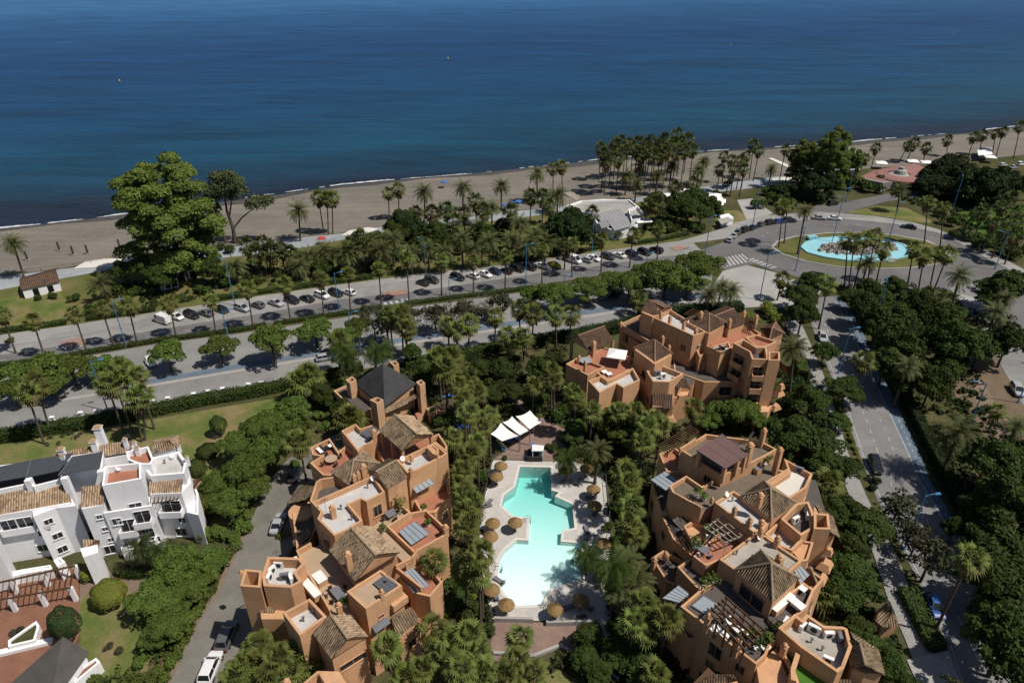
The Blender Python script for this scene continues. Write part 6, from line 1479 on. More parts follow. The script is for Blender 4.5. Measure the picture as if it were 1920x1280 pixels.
for i, (x, y, c_, lb) in enumerate([(603, 446, 'red', 'red and pink parasol on the promenade'), (410, 411, 'blue', 'blue beach parasol right of the giant tree'), (832, 341, 'blue', 'small blue parasol alone near the water'), (960, 380, 'blue', 'blue parasol behind the promenade palms, right one'), (948, 384, 'blue', 'blue parasol behind the promenade palms, left one'), (972, 377, 'blue', 'blue parasol behind the promenade palms, furthest right')]):
    parasol((x, y), 0, 2.6, 2.0, c_, lb, seg=8, name='beach_parasol', rise=.5)
bs = [(112, 470), (138, 478), (165, 476), (52, 488), (225, 465)]
for i, (x, y) in enumerate(sorted(bs)):
    p = P(x, y); t = thing('beach_post', p, 'dark slatted wooden column on the sand' + place_of(i + 1, len(bs)), 'post', 'wooden columns on the beach')
    k = MB(); k.box(p, .5, .5, 2.8, .3, 0, .9); k.build('column', 'bark', t); k = MB(); k.box(p, 1.0, 1.0, .25, .3); k.build('foot', 'concrete', t)
for i, (x, y, lb) in enumerate([(224, 152, 'tiny yellow buoy far out on the sea at the left'), (840, 110, 'tiny yellow buoy far out near the middle of the sea'), (1370, 86, 'tiny yellow buoy far out right of the middle'), (1788, 62, 'tiny yellow buoy farthest out at the right')]):
    p = P(x, y, -.4); t = thing('buoy', p, lb, 'buoy', 'yellow buoys'); k = MB(); k.lathe(p, [(0, -.3), (.5, -.1), (.6, .3), (.25, .7), (.1, .9), (.08, 1.6), (0, 1.6)], 10); k.build('float', 'yellow', t)
fence('beach_fence', [(45, 512), (140, 500), (232, 484)], 1.0, 'low dark post fence along the sand at far left', 'wood')
# ------------------------------------------------------------------ fountain on the roundabout
ft = thing('fountain', base((1603, 467)), 'oval cyan fountain basin with a rock island in the roundabout', 'fountain')
BAS = [(1503, 463), (1512, 454), (1540, 447), (1580, 444), (1620, 446), (1662, 450), (1695, 459), (1706, 470), (1700, 480), (1672, 486), (1630, 489), (1585, 487), (1545, 481), (1515, 473)]
m, nt, out = newmat('cyan_basin_paint'); pos = wpos(nt)
bsdf(nt, out, mixc(nt, noise(nt, pos, .35, 5), (0.24, 0.52, 0.60), (0.32, 0.60, 0.66)), .12, .5); M['cyan'] = m
k = MB(); bp = [P(x, y, .45) for x, y in BAS]; k.face(bp if area2([(p.x, p.y) for p in bp]) > 0 else bp[::-1]); k.build('water', 'cyan', ft)
k = MB()
for a, b in zip(bp, bp[1:] + bp[:1]): k.beam(a + Vector((0, 0, -.12)), b + Vector((0, 0, -.12)), .7, .55)
k.build('rim', 'cyan', ft)
k = MB()
for i in range(170):
    t = rng.random() * 6.283; r = math.sqrt(rng.random()); q = P(1608 + math.cos(t) * r * 76, 467 + math.sin(t) * r * 12, .3)
    s = .35 + rng.random() * .75; zz = (1 - r) * 1.3
    base_r = [Vector((math.cos(a) * s * (.7 + rng.random() * .5), math.sin(a) * s * (.7 + rng.random() * .5), 0)) for a in np.linspace(0, 6.283, 7)[:-1]]
    top = [v * .55 + Vector((0, 0, s * (.6 + rng.random() * .5))) for v in base_r]
    for j in range(6): k.face([q + Vector((0, 0, zz)) + base_r[j], q + Vector((0, 0, zz)) + base_r[(j + 1) % 6], q + Vector((0, 0, zz)) + top[(j + 1) % 6], q + Vector((0, 0, zz)) + top[j]])
    k.face([q + Vector((0, 0, zz)) + v for v in top])
o = k.build('rock_pile', 'rock', ft); o['kind'] = 'stuff'
k = MB(); q = P(1522, 447, .5); k.box(q, 3.0, 1.6, .8, .2); k.build('jet_housing', 'cyan', ft)
for px, lb in (((1670, 494), 'white information board below the fountain'),):
    p = P(*px); t = thing('sign_board', p, lb, 'sign'); k = MB(); k.box(p + Vector((0, 0, .5)), 1.8, .12, 1.2); k.build('panel', 'whiteplastic', t)
    for s_ in (-.7, .7): k = MB(); k.box(p + Vector((s_, 0, 0)), .1, .1, .5); k.build('post', 'metal', t)
# kiosk and bench by the side street
ks = thing('gate_house', base((1665, 1150)), 'small apricot gate house with a tiled roof beside the street pavement', 'hut')
k = MB(); k.prism([P(x, y, 2.6) for x, y in ((1643, 1145), (1664, 1128), (1684, 1166), (1655, 1168))], 0, 2.6); k.build('wall', 'stucco', ks)
k = MB(); tile_face(k, P(1640, 1162, 2.7), P(1655, 1175, 2.7), P(1672, 1150, 3.8), P(1664, 1126, 3.8)); tile_face(k, P(1688, 1175, 2.7), P(1668, 1126, 2.9), P(1664, 1126, 3.8), P(1672, 1150, 3.8)); tile_face(k, P(1655, 1175, 2.7), P(1688, 1175, 2.7), P(1672, 1150, 3.8), P(1672, 1150, 3.8)); k.build('roof', ['tile', 'wood', 'tilecap'], ks)
bp_ = P(1703, 1135, .13); bt = thing('park_bench', bp_, 'brown bench on the pavement beside the clipped hedge', 'bench', None, heading((1703, 1135), (5, 12)))
for n_, c, s in (('seat', (0, 0, .42), (1.8, .5, .06)), ('backrest', (0, .26, .5), (1.8, .06, .45)), ('leg', (-.75, 0, 0), (.08, .5, .42)), ('leg', (.75, 0, 0), (.08, .5, .42))):
    k = MB(); k.box(c, *s); o = k.build(n_, 'wood'); o.parent = bt
lowwall([(-20, 1232), (100, 1203)], .55, .8, 'low white wall across the clay terrace', 'white')

# small roof services: vent pipes, dishes and aerials
def vent(B, px, z, h=.7):
    p = P(*px, z); k = MB(); k.tube([p, p + Vector((0, 0, h))], .09, 6); k.box(p + Vector((0, 0, h)), .3, .3, .1); k.build('vent_pipe', 'metal', B)
def dish(B, px, z):
    p = P(*px, z); k = MB(); k.tube([p, p + Vector((0, 0, .8))], .04, 5); c = p + Vector((0, 0, .9)); d = Vector((.5, -.5, .5)).normalized(); x = d.cross(Vector((0, 0, 1))).normalized(); y = x.cross(d)
    rim = [c + (x * math.cos(a) + y * math.sin(a)) * .42 + d * .12 for a in np.linspace(0, 6.283, 11)[:-1]]
    for i in range(10): k.face([c, rim[i], rim[(i + 1) % 10]])
    k.build('satellite_dish', 'whiteplastic', B)
def aerial(B, px, z):
    p = P(*px, z); k = MB(); k.tube([p, p + Vector((0, 0, 2.6))], .03, 5)
    for i in range(5): k.beam(p + Vector((-.5 + .05 * i, -.3, 2.0 + .12 * i)), p + Vector((.5 - .05 * i, .3, 2.0 + .12 * i)), .025, .025)
    k.build('aerial', 'metal', B)
for b, px, z in ((A, (640, 955), 12.2), (A, (690, 915), 12.2), (A, (660, 975), 12.2), (A, (570, 1165), 10.4), (A, (590, 1150), 10.4), (A, (800, 848), 11.6), (A, (725, 1095), 12), (Cb, (1272, 600), 13.2), (Cb, (1150, 712), 7.7), (Cb, (1175, 705), 7.7), (D, (1372, 940), 11.9), (D, (1398, 985), 11.9), (D, (1400, 1020), 11.6), (D, (1440, 1025), 11.6), (D, (1380, 1040), 11.6), (D, (1478, 1005), 10.5), (D, (1540, 1220), 10.3), (D, (1520, 1205), 10.3), (W, (310, 870), 10.1)): vent(b, px, z)
for b, px, z in ((A, (700, 905), 12.2), (A, (755, 868), 11.6), (Cb, (1290, 612), 13.2), (D, (1360, 935), 11.9), (D, (1420, 1015), 11.6), (W, (325, 862), 10.1), (W, (225, 885), 11.2)): dish(b, px, z)
for b, px, z in ((A, (612, 960), 12.2), (A, (523, 1058), 11.1), (Cb, (1250, 590), 13.2), (D, (1355, 1046), 11.6), (D, (1405, 835), 12), (W, (300, 865), 10.1), (W, (245, 840), 11)): aerial(b, px, z)
def ladder(px, d, label):
    p = P(*px, .1); q = P(px[0] + d[0], px[1] + d[1], .1); v = (q - p).normalized(); s = v.cross(Vector((0, 0, 1))) * .28; t = thing('pool_ladder', p, label, 'ladder')
    for sg in (-1, 1):
        a = p + s * sg; k = MB(); k.tube([a - v * .5, a - v * .5 + Vector((0, 0, .7)), a + Vector((0, 0, .95)), a + v * .35 + Vector((0, 0, .7)), a + v * .4 + Vector((0, 0, -.5))], .035, 6); k.build('handrail', 'metal', t)
    for z in (-.05, -.3):
        k = MB(); k.beam(p + v * .38 - s + Vector((0, 0, z)), p + v * .38 + s + Vector((0, 0, z)), .12, .03); k.build('tread', 'metal', t)
ladder((990, 976), (8, 0), 'metal pool ladder at the notch left of the pool waist'); ladder((936, 1066), (8, 1), 'metal handrail ladder at the left side of the shallow end')
# ------------------------------------------------------------------ vegetation meshes
def quadmesh(name, V, mats, mi=None, nper=4):
    V = np.asarray(V, dtype=np.float32).reshape(-1, 3); nf = len(V) // nper
    me = bpy.data.meshes.new(name); me.vertices.add(len(V)); me.vertices.foreach_set('co', V.ravel())
    me.loops.add(nf * nper); me.loops.foreach_set('vertex_index', np.arange(nf * nper, dtype=np.int32))
    me.polygons.add(nf); me.polygons.foreach_set('loop_start', np.arange(0, nf * nper, nper, dtype=np.int32))
    for m in mats: me.materials.append(M[m])
    if mi is not None: me.polygons.foreach_set('material_index', np.asarray(mi, dtype=np.int32))
    me.update(calc_edges=True); me.validate(); return me
def unit(v): return v / (np.linalg.norm(v, axis=-1, keepdims=True) + 1e-9)
def leaves(C, Nn, S, asp=1.5):
    """one quad per centre C, facing Nn, of size S (all arrays)"""
    n = len(C); a = unit(rng.normal(size=(n, 3))); U = unit(np.cross(Nn, a)); W = np.cross(Nn, U)
    s = np.asarray(S).reshape(-1, 1) * np.ones((n, 1)); U = U * s * asp / 2; W = W * s / 2
    return np.stack([C - U, C - W * 1.0 + U * .1, C + U, C + W * 1.0 + U * .1], axis=1)
def puff(c, r, n, size, flat=.8, shell=.7, jit=.55, up=.25):
    d = unit(rng.normal(size=(n, 3))); d[:, 2] = np.where(d[:, 2] < -.35, -d[:, 2], d[:, 2])
    k = shell + (1 - shell) * rng.random((n, 1)) ** .6
    k *= 1 + .10 * np.sin(d[:, :1] * 5 + c[0]) * np.cos(d[:, 1:2] * 6 + c[1])
    C = np.array(c) + d * k * r * np.array([1, 1, flat])
    Nn = unit(d + rng.normal(size=(n, 3)) * jit + np.array([0, 0, up]))
    return leaves(C, Nn, size * (.6 + .8 * rng.random(n)))
def limb_mesh(segs, mat, name='trunk'):
    mb = MB()
    for pts, rad in segs: mb.tube(pts, rad, 6)
    o = mb.build(name, mat); me = o.data; bpy.data.objects.remove(o); return me
def crown_of(name, puffs, mat, size, dens, flat=.8, shell=.68):
    Q = [puff(p[:3], p[3], int(5.2 * dens * p[3] ** 2 / size ** 2), size, flat, shell) for p in puffs]
    return quadmesh(name, np.concatenate(Q), [mat])
def rpuffs(n, R_, zc, rz, r0, r1, seed):
    rg = np.random.default_rng(seed); o = []
    for i in range(n):
        a = 2.399963 * i + rg.normal() * .3; t = math.sqrt((i + .5) / n); zz = (1 - t * t) ** .5
        k = .80 + rg.normal() * .12
        o.append((math.cos(a) * R_ * t * k, math.sin(a) * R_ * t * k, zc + rz * (zz * .75 - .35 + rg.normal() * .2), (r0 + (r1 - r0) * rg.random()) * (.85 + .3 * (1 - t))))
    for i in range(n):          # stray sprays that break the outline
        a = rg.random() * 6.283; e = rg.random() * 1.3; t = R_ * (.78 + .3 * rg.random())
        o.append((math.cos(a) * t * math.cos(e), math.sin(a) * t * math.cos(e), zc + rz * (math.sin(e) * .95 - .25), r0 * (.3 + .3 * rg.random())))
    return o
TREES = {}
def deftree(key, puffs, mat, size, dens, bark, trunk_h, trunk_r, flat=.8, shell=.68, name='crown'):
    me = crown_of('crown', puffs, mat, size, dens, flat, shell)
    segs = [([(0, 0, 0), (.03, .02, trunk_h * .6), (0, 0, trunk_h)], [trunk_r * 1.25, trunk_r, trunk_r * .8])]
    for p in puffs[:24:2]:
        e = Vector(p[:3]); s = Vector((0, 0, trunk_h * .92)); segs.append(([s, s.lerp(e, .5) + Vector((0, 0, -.15)), e], [trunk_r * .55, trunk_r * .35, trunk_r * .12]))
    TREES[key] = (me, limb_mesh(segs, bark))
# unit-ish trees: crown radius given in brackets
for i in range(3):
    deftree('street%d' % i, rpuffs(16, 3.4, 4.3, 1.5, 1.0, 1.5, i), 'leaf', .27, 2.6, 'bark', 3.0, .2)          # (3.9)
    deftree('broad%d' % i, rpuffs(24, 4.6, 5.6, 3.2, 1.2, 1.9, 10 + i), 'leaf', .25, 2.6, 'bark', 3.6, .26)       # (5.3)
    deftree('deep%d' % i, rpuffs(22, 4.3, 5.6, 3.4, 1.2, 1.9, 20 + i), 'leaf_deep', .30, 2.6, 'bark', 3.4, .24)    # (5.0)
    deftree('olive%d' % i, rpuffs(20, 3.6, 4.6, 2.8, .9, 1.4, 30 + i), 'leaf_grey', .34, 1.1, 'bark', 2.6, .2, .85, .4)  # (4.2)
for i in range(2):
    deftree('dome%d' % i, rpuffs(40, 6.6, 4.2, 5.6, 1.6, 2.3, 40 + i), 'leaf_dark', .34, 2.8, 'bark', 3.0, .4, .9)   # (7.4)
# giant eucalyptus: piled clumps
g = []
rg = np.random.default_rng(5)
for zc, R_, n, r0 in ((6, 8.5, 16, 2.1), (9.5, 9.5, 18, 2.2), (13, 9.8, 20, 2.2), (16.5, 9.3, 20, 2.3), (20, 8.6, 18, 2.2), (23, 8.8, 19, 2.2), (26, 8.0, 17, 2.1), (29, 6.6, 13, 1.9), (31, 4.2, 8, 1.6)):
    for i in range(n):
        a = i * 6.283 / n + rg.normal() * .35; t = R_ * (.45 + .55 * rg.random()); g.append((math.cos(a) * t, math.sin(a) * t, zc + rg.normal() * 1.5, r0 * (.55 + .75 * rg.random())))
deftree('giant', g, 'leaf_euc', .37, 3.2, 'bark', 12, .7, .8, .62)
g = [(-1, 0, 17, 3.0), (1.5, .6, 18.5, 3.4), (-3, -.6, 16.5, 2.3), (3.6, 0, 18.5, 2.4), (-1.5, .5, 20, 2.2), (-4.2, 0, 14, 2.2), (4.2, .5, 15.5, 2.4), (0, 1, 15, 2.6), (2.5, -1, 21, 1.8), (-4.5, .3, 11.5, 2.0), (-4.2, -.5, 9.2, 1.8), (12, 0, 13, 1.7), (-2.6, .4, 14.5, 1.6), (3.0, .4, 16.4, 1.7), (.4, -1, 20, 1.8), (8.5, 0, 12.0, 2.9), (10.6, .5, 12.3, 2.4), (6.8, .5, 11.6, 1.7), (-3.5, 0, 11.0, 1.5), (-4.0, .3, 8.5, 1.1), (2, 0, 14, 1.2)]
cm = crown_of('crown', [(a, b, c, r * 1.2) for a, b, c, r in g], 'leaf_olive', .36, 2.2, .85, .4)
TREES['gnarled'] = (cm, limb_mesh([([(0, 0, 0), (.3, 0, 5), (-.4, 0, 10), (0, 0, 16.5)], [.65, .5, .36, .15]), ([(.2, 0, 4.5), (3.5, 0, 8.0), (8.5, 0, 11.5)], [.32, .24, .1]), ([(-.2, 0, 8), (1.5, 0, 13), (2, 0, 17)], [.3, .2, .1]), ([(-2.6, 0, 0), (-3.1, 0, 5), (-3.6, 0, 10.5)], [.3, .24, .1])], 'bark'))
# bare jacaranda-like tree: fine grey twigs and few leaves
def twiggy(seed):
    rg = np.random.default_rng(seed); segs = [([(0, 0, 0), (0, 0, 2.2)], [.2, .16])]; tips = []
    for i in range(9):
        a = i * .7 + rg.random() * .4; e = Vector((math.cos(a) * (2 + rg.random() * 1.8), math.sin(a) * (2 + rg.random() * 1.8), 4.2 + rg.random() * 1.6)); s = Vector((0, 0, 2.1))
        segs.append(([s, s.lerp(e, .5) + Vector((0, 0, .5)), e], [.08, .045, .02]))
        for j in range(5):
            f = e.lerp(s, rg.random() * .5) + Vector(rg.normal(size=3) * .9) + Vector((0, 0, .4)); segs.append(([e.lerp(s, rg.random() * .4), f], [.02, .01])); tips.append(f)
    Q = [puff(tuple(t), .75, 15, .22, .8, .2) for t in tips]
    TREES['twiggy%d' % seed] = (quadmesh('crown', np.concatenate(Q), ['leaf_grey']), limb_mesh(segs, 'twig'))
for s_ in (1, 2, 3): twiggy(s_)
TR_R = {'street': 3.9, 'broad': 5.3, 'deep': 5.0, 'olive': 4.2, 'dome': 7.4, 'twiggy': 4.0}
TR_Z = {'street': 4.3, 'broad': 5.6, 'deep': 5.6, 'olive': 4.6, 'dome': 5.0, 'twiggy': 4.4}
def mpp(p):     # metres per photo pixel there
    d = p.y * CS - (p.z - CAM_H) * SN; return d / FPX
TREE_Q = {}
def put(name, parts, loc, label, cat, group=None, sc=(1, 1, 1), rz=None):
    t = thing(name, loc, label, cat, group, rng.random() * 6.283 if rz is None else rz)
    t.scale = sc
    for n_, me in parts:
        o = bpy.data.objects.new(n_, me); COL.objects.link(o); o.parent = t
    return t
def tree(kind, x, y, rpx, label, group, zs=1.0, name='broadleaf_tree'):
    """crown centre at photo point x, y with photo radius rpx"""
    s = 1.0; zc = TR_Z[kind]
    for _ in range(4):
        p = P(x, y, zc * s * zs); s = rpx * mpp(p) / TR_R[kind]
    keys = [k for k in TREES if k.startswith(kind)]; me = TREES[keys[int(rng.random() * len(keys))]]
    put(name, (('crown', me[0]), ('trunk', me[1])), (p.x, p.y, 0), label, 'tree', group, (s, s, s * zs))
def trees(kind, desc, group, lst, zs=1.0, name='broadleaf_tree'):
    lst = sorted(lst)
    for i, (x, y, r) in enumerate(lst): tree(kind, x, y, r, desc + place_of(i + 1, len(lst)), group, zs * (1 + .22 * math.sin(x * 1.7)), name)

# ---- palms
def fan_crown(seed, n=25, mat='fan', R_=1.12, pet=1.2, skirt=True):
    rg = np.random.default_rng(seed); V = []; mi = []
    for i in range(n):
        f = i / n; el = math.radians(84 - 132 * f ** .85 + rg.normal() * 7); az = i * 2.39996 + rg.normal() * .2
        d = np.array([math.cos(az) * math.cos(el), math.sin(az) * math.cos(el), math.sin(el)])
        L = pet * (.85 + .3 * rg.random()); b = d * L * (1 - .15 * f) + np.array([0, 0, -.10 * f * f])
        side = unit(np.cross(d, [0, 0, 1.0]) + 1e-6); nrm = np.cross(side, d)
        w0 = .03
        V += [side * w0, -side * w0, b - side * w0, b + side * w0]; mi.append(0)
        r = R_ * (.85 + .3 * rg.random()); nb = 11
        for k in range(nb):
            a = math.radians(-105 + 210 * k / (nb - 1)); w = math.radians(10)
            def dirv(a_, droop): return d * math.cos(a_) + side * math.sin(a_) - np.array([0, 0, droop]) + nrm * (-.15 * abs(math.sin(a_)))
            rr = r * (1 - .22 * abs(a) / 1.8)
            m0, m1 = b + dirv(a - w, .06) * rr * .55, b + dirv(a + w, .06) * rr * .55
            tip = b + dirv(a, .22 + .35 * rg.random()) * rr * (.9 + .25 * rg.random())
            V += [b, m0, tip, m1]; mi.append(2 if f > .74 else 0)
    if skirt:
        for i in range(30):
            az = i * 2.39996; d = np.array([math.cos(az), math.sin(az), 0]); s = np.array([-d[1], d[0], 0]); z0 = -.1 - .9 * rg.random(); ln = .9 + .6 * rg.random(); w = .22 + .2 * rg.random()
            a = d * .2 + np.array([0, 0, z0]); e = d * (.42 + .35 * rg.random()) + np.array([0, 0, z0 - ln])
            V += [a - s * .06, a + s * .06, e + s * w, e - s * w]; mi.append(1)
    return quadmesh('crown', V, [mat, 'straw', 'fan_old'], mi)
def feather_crown(seed, n=54, mat='feather', L=3.2, nl=15, wl=.55, hang=0.0, dates=True):
    rg = np.random.default_rng(seed); V = []; mi = []
    for i in range(n):
        f = (i + .5) / n; el = math.radians(80 - 108 * f ** .9 + rg.normal() * 6); az = i * 2.39996 + rg.normal() * .15
        h = np.array([math.cos(az), math.sin(az), 0]); side = np.array([-h[1], h[0], 0]); ln = L * (.82 + .3 * rg.random()) * (1 - .12 * f)
        pts = []; p = np.zeros(3); e = el
        for k in range(7):
            pts.append(p.copy()); p = p + (h * math.cos(e) + np.array([0, 0, math.sin(e)])) * ln / 6; e -= math.radians(11 + hang * 6 + 7 * k / 6)
        pts = np.array(pts)
        for k in range(6):
            V += [pts[k] - side * .025, pts[k] + side * .025, pts[k + 1] + side * .02, pts[k + 1] - side * .02]; mi.append(0)
        for k in range(nl):
            t = .12 + .87 * k / (nl - 1); q = t * 6; j = min(5, int(q)); c = pts[j] + (pts[j + 1] - pts[j]) * (q - j); tg = unit(pts[j + 1] - pts[j])
            w = wl * math.sin(math.pi * min(1, .18 + t * .80)) ** .7 * (.8 + .4 * rg.random())
            for s_ in (-1, 1):
                tip = c + tg * w * .55 + side * s_ * w * .8 + np.array([0, 0, -w * (.18 + hang)]); b0 = c - tg * .055; b1 = c + tg * .055
                V += [b0, b1, tip + tg * .03, tip - tg * .03]; mi.append(0)
    if dates:
        for i in range(8):
            az = i * .785; d = np.array([math.cos(az), math.sin(az), 0]); s = np.array([-d[1], d[0], 0])
            a = d * .25; e = d * .75 + np.array([0, 0, -.75]); V += [a - s * .1, a + s * .1, e + s * .2, e - s * .2]; mi.append(1)
    return quadmesh('crown', V, [mat, 'straw'], mi)
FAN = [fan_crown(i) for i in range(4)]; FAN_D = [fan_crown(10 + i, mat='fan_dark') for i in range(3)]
FAN_BIG = [fan_crown(20 + i, 44, 'fan', 1.35, 1.2, False) for i in range(2)]
FEA = [feather_crown(i) for i in range(3)]; QUEEN = [feather_crown(30 + i, 26, 'leaf_deep', 2.9, 16, .7, .7, False) for i in range(2)]
def trunk_mesh(r0, r1, seg=8):
    mb = MB(); pts, rad = [], []
    for k in range(9):
        t = k / 8; pts.append((0, 0, t)); rad.append((r0 + (r1 - r0) * t) * (1.25 if k == 0 else 1) * (1 + .05 * (k % 2)))
    mb.tube(pts, rad, seg); o = mb.build('trunk', 'trunk'); me = o.data; bpy.data.objects.remove(o); return me
TR_FAN = trunk_mesh(.20, .13); TR_FEA = trunk_mesh(.27, .22); TR_QUE = trunk_mesh(.16, .11)
PK = {'fan': (FAN, TR_FAN, 'fan_palm'), 'fand': (FAN_D, TR_FAN, 'fan_palm'), 'fanb': (FAN_BIG, TR_FEA, 'fan_palm'), 'feather': (FEA, TR_FEA, 'feather_palm'), 'queen': (QUEEN, TR_QUE, 'feather_palm')}
def height_for(b, ty):
    best = (1e9, 5)
    for i in range(10, 220):
        z = i / 10; dz = z - CAM_H; d = b.y * CS - dz * SN; yy = 640 - FPX * (b.y * SN + dz * CS) / d
        if abs(yy - ty) < best[0]: best = (abs(yy - ty), z)
    return best[1]
def palm(kind, x, y, label, group, h=None, by=None, bx=None, s=1.0):
    """crown middle at photo point x, y; trunk foot at (bx, by) when given, else h metres tall and upright"""
    cr, tr, name = PK[kind]
    if by is not None:
        b = P(bx if bx is not None else x, by); h = height_for(b, y); c = P(x, y, h)
    else:
        c = P(x, y, h); b = Vector((c.x, c.y, 0))
    lean = Vector((c.x - b.x, c.y - b.y, h)); lean.x = max(-h * .25, min(h * .25, lean.x)); lean.y = max(-h * .25, min(h * .25, lean.y))
    t = thing(name, b, label, 'palm tree', group)
    o = bpy.data.objects.new('trunk', tr); COL.objects.link(o); o.parent = t
    o.rotation_mode = 'QUATERNION'; o.rotation_quaternion = Vector((0, 0, 1)).rotation_difference(lean.normalized()); o.scale = (1, 1, lean.length)
    o = bpy.data.objects.new('crown', cr[int(rng.random() * len(cr))]); COL.objects.link(o); o.parent = t; o.location = lean
    k = s * (.92 + .2 * rng.random()); o.scale = (k, k, k); o.rotation_euler = (rng.normal() * .05, rng.normal() * .05, rng.random() * 6.283)
def palms(kind, desc, group, lst, h=None, s=1.0):
    lst = sorted(lst)
    for i, a in enumerate(lst):
        lb = desc + place_of(i + 1, len(lst))
        if len(a) == 2: palm(kind, a[0], a[1], lb, group, h=h * (1 + .08 * math.sin(a[0] * 1.7)), s=s)
        elif len(a) == 3: palm(kind, a[0], a[1], lb, group, h=a[2], s=s)
        else: palm(kind, a[0], a[1], lb, group, bx=a[2], by=a[3], s=s)
palms('fan', 'slim fan palm in the median row before the parked cars', 'fan palms along the avenue median', [(3, 590, 30, 662), (62, 602, 83, 667), (138, 587, 163, 659), (190, 577, 213, 647), (240, 573, 257, 642), (317, 568, 330, 630), (395, 563, 405, 625), (463, 540, 475, 615), (533, 533, 545, 600), (600, 523, 608, 595), (653, 513, 657, 582), (710, 503, 715, 572), (762, 482, 767, 566), (827, 487, 828, 554), (887, 490, 888, 547), (948, 480, 947, 545), (1017, 467, 1016, 534), (1073, 458, 1072, 519), (1128, 447, 1127, 509), (1187, 440, 1180, 502), (1235, 430, 1232, 489)], s=1.12)
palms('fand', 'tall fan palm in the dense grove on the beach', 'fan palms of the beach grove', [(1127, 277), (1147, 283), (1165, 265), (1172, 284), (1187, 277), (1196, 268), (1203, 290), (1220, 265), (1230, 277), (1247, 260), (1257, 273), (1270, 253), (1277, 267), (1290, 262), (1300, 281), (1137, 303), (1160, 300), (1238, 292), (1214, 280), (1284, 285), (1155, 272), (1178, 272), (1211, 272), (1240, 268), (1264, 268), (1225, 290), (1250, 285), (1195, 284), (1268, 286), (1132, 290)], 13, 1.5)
palms('feather', 'feather palm at the foot of the beach grove', 'feather palms of the beach grove', [(1200, 313, 8), (1260, 310, 8), (1193, 347, 6), (1320, 303, 9), (1310, 320, 7), (1175, 330, 7), (1232, 330, 7)], s=1.3)
palms('feather', 'feather palm along the back of the beach', 'feather palms along the beach', [(795, 360, 797, 405), (868, 353, 868, 395), (940, 350, 940, 392), (1007, 327, 1007, 380), (1045, 367, 1045, 400), (560, 395, 563, 452), (25, 457, 45, 520)], s=1.4)
palms('fan', 'slim fan palm standing on the sand behind the promenade', 'fan palms along the beach', [(728, 362, 730, 412), (747, 355, 748, 410), (597, 370, 607, 437), (613, 371, 616, 440), (623, 372, 624, 438), (1037, 315, 1037, 370), (1053, 312, 1055, 368)], s=1.3)
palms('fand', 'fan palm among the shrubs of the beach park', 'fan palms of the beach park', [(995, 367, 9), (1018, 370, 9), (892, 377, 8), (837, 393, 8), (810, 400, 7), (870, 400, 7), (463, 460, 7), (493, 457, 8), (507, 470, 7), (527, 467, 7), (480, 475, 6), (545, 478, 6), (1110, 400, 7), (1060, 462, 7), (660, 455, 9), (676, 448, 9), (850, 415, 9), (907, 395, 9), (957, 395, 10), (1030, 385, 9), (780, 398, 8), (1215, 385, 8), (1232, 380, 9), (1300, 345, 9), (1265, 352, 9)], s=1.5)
palms('feather', 'feather palm among the shrubs of the beach park', 'feather palms of the beach park', [(922, 390, 7), (690, 457, 8), (580, 480, 5), (632, 475, 6), (188, 533, 5), (975, 420, 9), (960, 450, 6), (650, 480, 6), (900, 425, 6), (990, 460, 6), (440, 500, 5), (560, 500, 4), (715, 470, 7), (735, 450, 8), (770, 478, 6), (802, 468, 7), (832, 474, 6), (866, 450, 8), (886, 468, 6), (917, 455, 7), (1002, 445, 7), (1022, 455, 6), (610, 470, 6), (670, 468, 7)], s=1.3)
palms('fan', 'tall fan palm before the fountain', 'fan palms before the fountain', [(1590, 450, 1583, 540), (1602, 453, 1590, 550), (1623, 447, 1600, 545), (1640, 443, 1625, 540), (1657, 467, 1643, 528), (1713, 467, 1700, 543), (1733, 480, 1720, 553), (1757, 473, 1742, 547), (1777, 477, 1748, 552)], s=1.2)
palms('fan', 'palm leaning over the fountain lawn', 'palms on the fountain island', [(1468, 387, 1460, 465), (1477, 382, 1470, 457), (1740, 380, 1733, 457), (1770, 390, 1763, 461)], s=1.2)
palms('feather', 'feather palm near the fountain roundabout', 'feather palms near the roundabout', [(1510, 397, 1495, 478), (1627, 493, 8), (1800, 517, 1780, 587), (1867, 587, 8), (1687, 357, 1682, 397), (1447, 317, 7)], s=1.15)
palms('fan', 'fan palm beside the pale plaza', 'fan palms beside the plaza', [(1467, 523, 1457, 563), (1552, 533, 1535, 617)], s=1.2)
palms('fand', 'slender fan palm in the gardens above the fountain', 'palms in the gardens above the fountain', [(1358, 293, 1354, 343), (1390, 300, 11), (1395, 317, 10), (1400, 293, 12), (1413, 272, 1405, 335), (1423, 283, 1412, 340), (1473, 280, 12), (1483, 290, 11), (1350, 318, 9), (1377, 318, 10), (1372, 300, 12)], s=1.2)
palms('fand', 'palm at the back of the beach in the upper right', 'palms in the upper right', [(1643, 277, 1635, 310), (1623, 297, 1612, 322), (1703, 273, 1685, 305), (1737, 277, 1730, 306), (1777, 263, 1775, 292), (1827, 257, 1815, 295), (1843, 253, 1835, 290), (1867, 250, 1860, 293), (1880, 247, 1868, 292), (1913, 237, 1900, 298), (1715, 268, 1700, 302), (1600, 300, 1596, 325)], s=1.3)
palms('fand', 'fan palm near the bright lawn at the upper right', 'palms by the bright lawn', [(1880, 387, 10), (1897, 373, 10), (1913, 397, 10), (1880, 430, 9), (1845, 395, 9), (1860, 420, 9), (1905, 440, 9), (1895, 415, 10)], s=1.3)
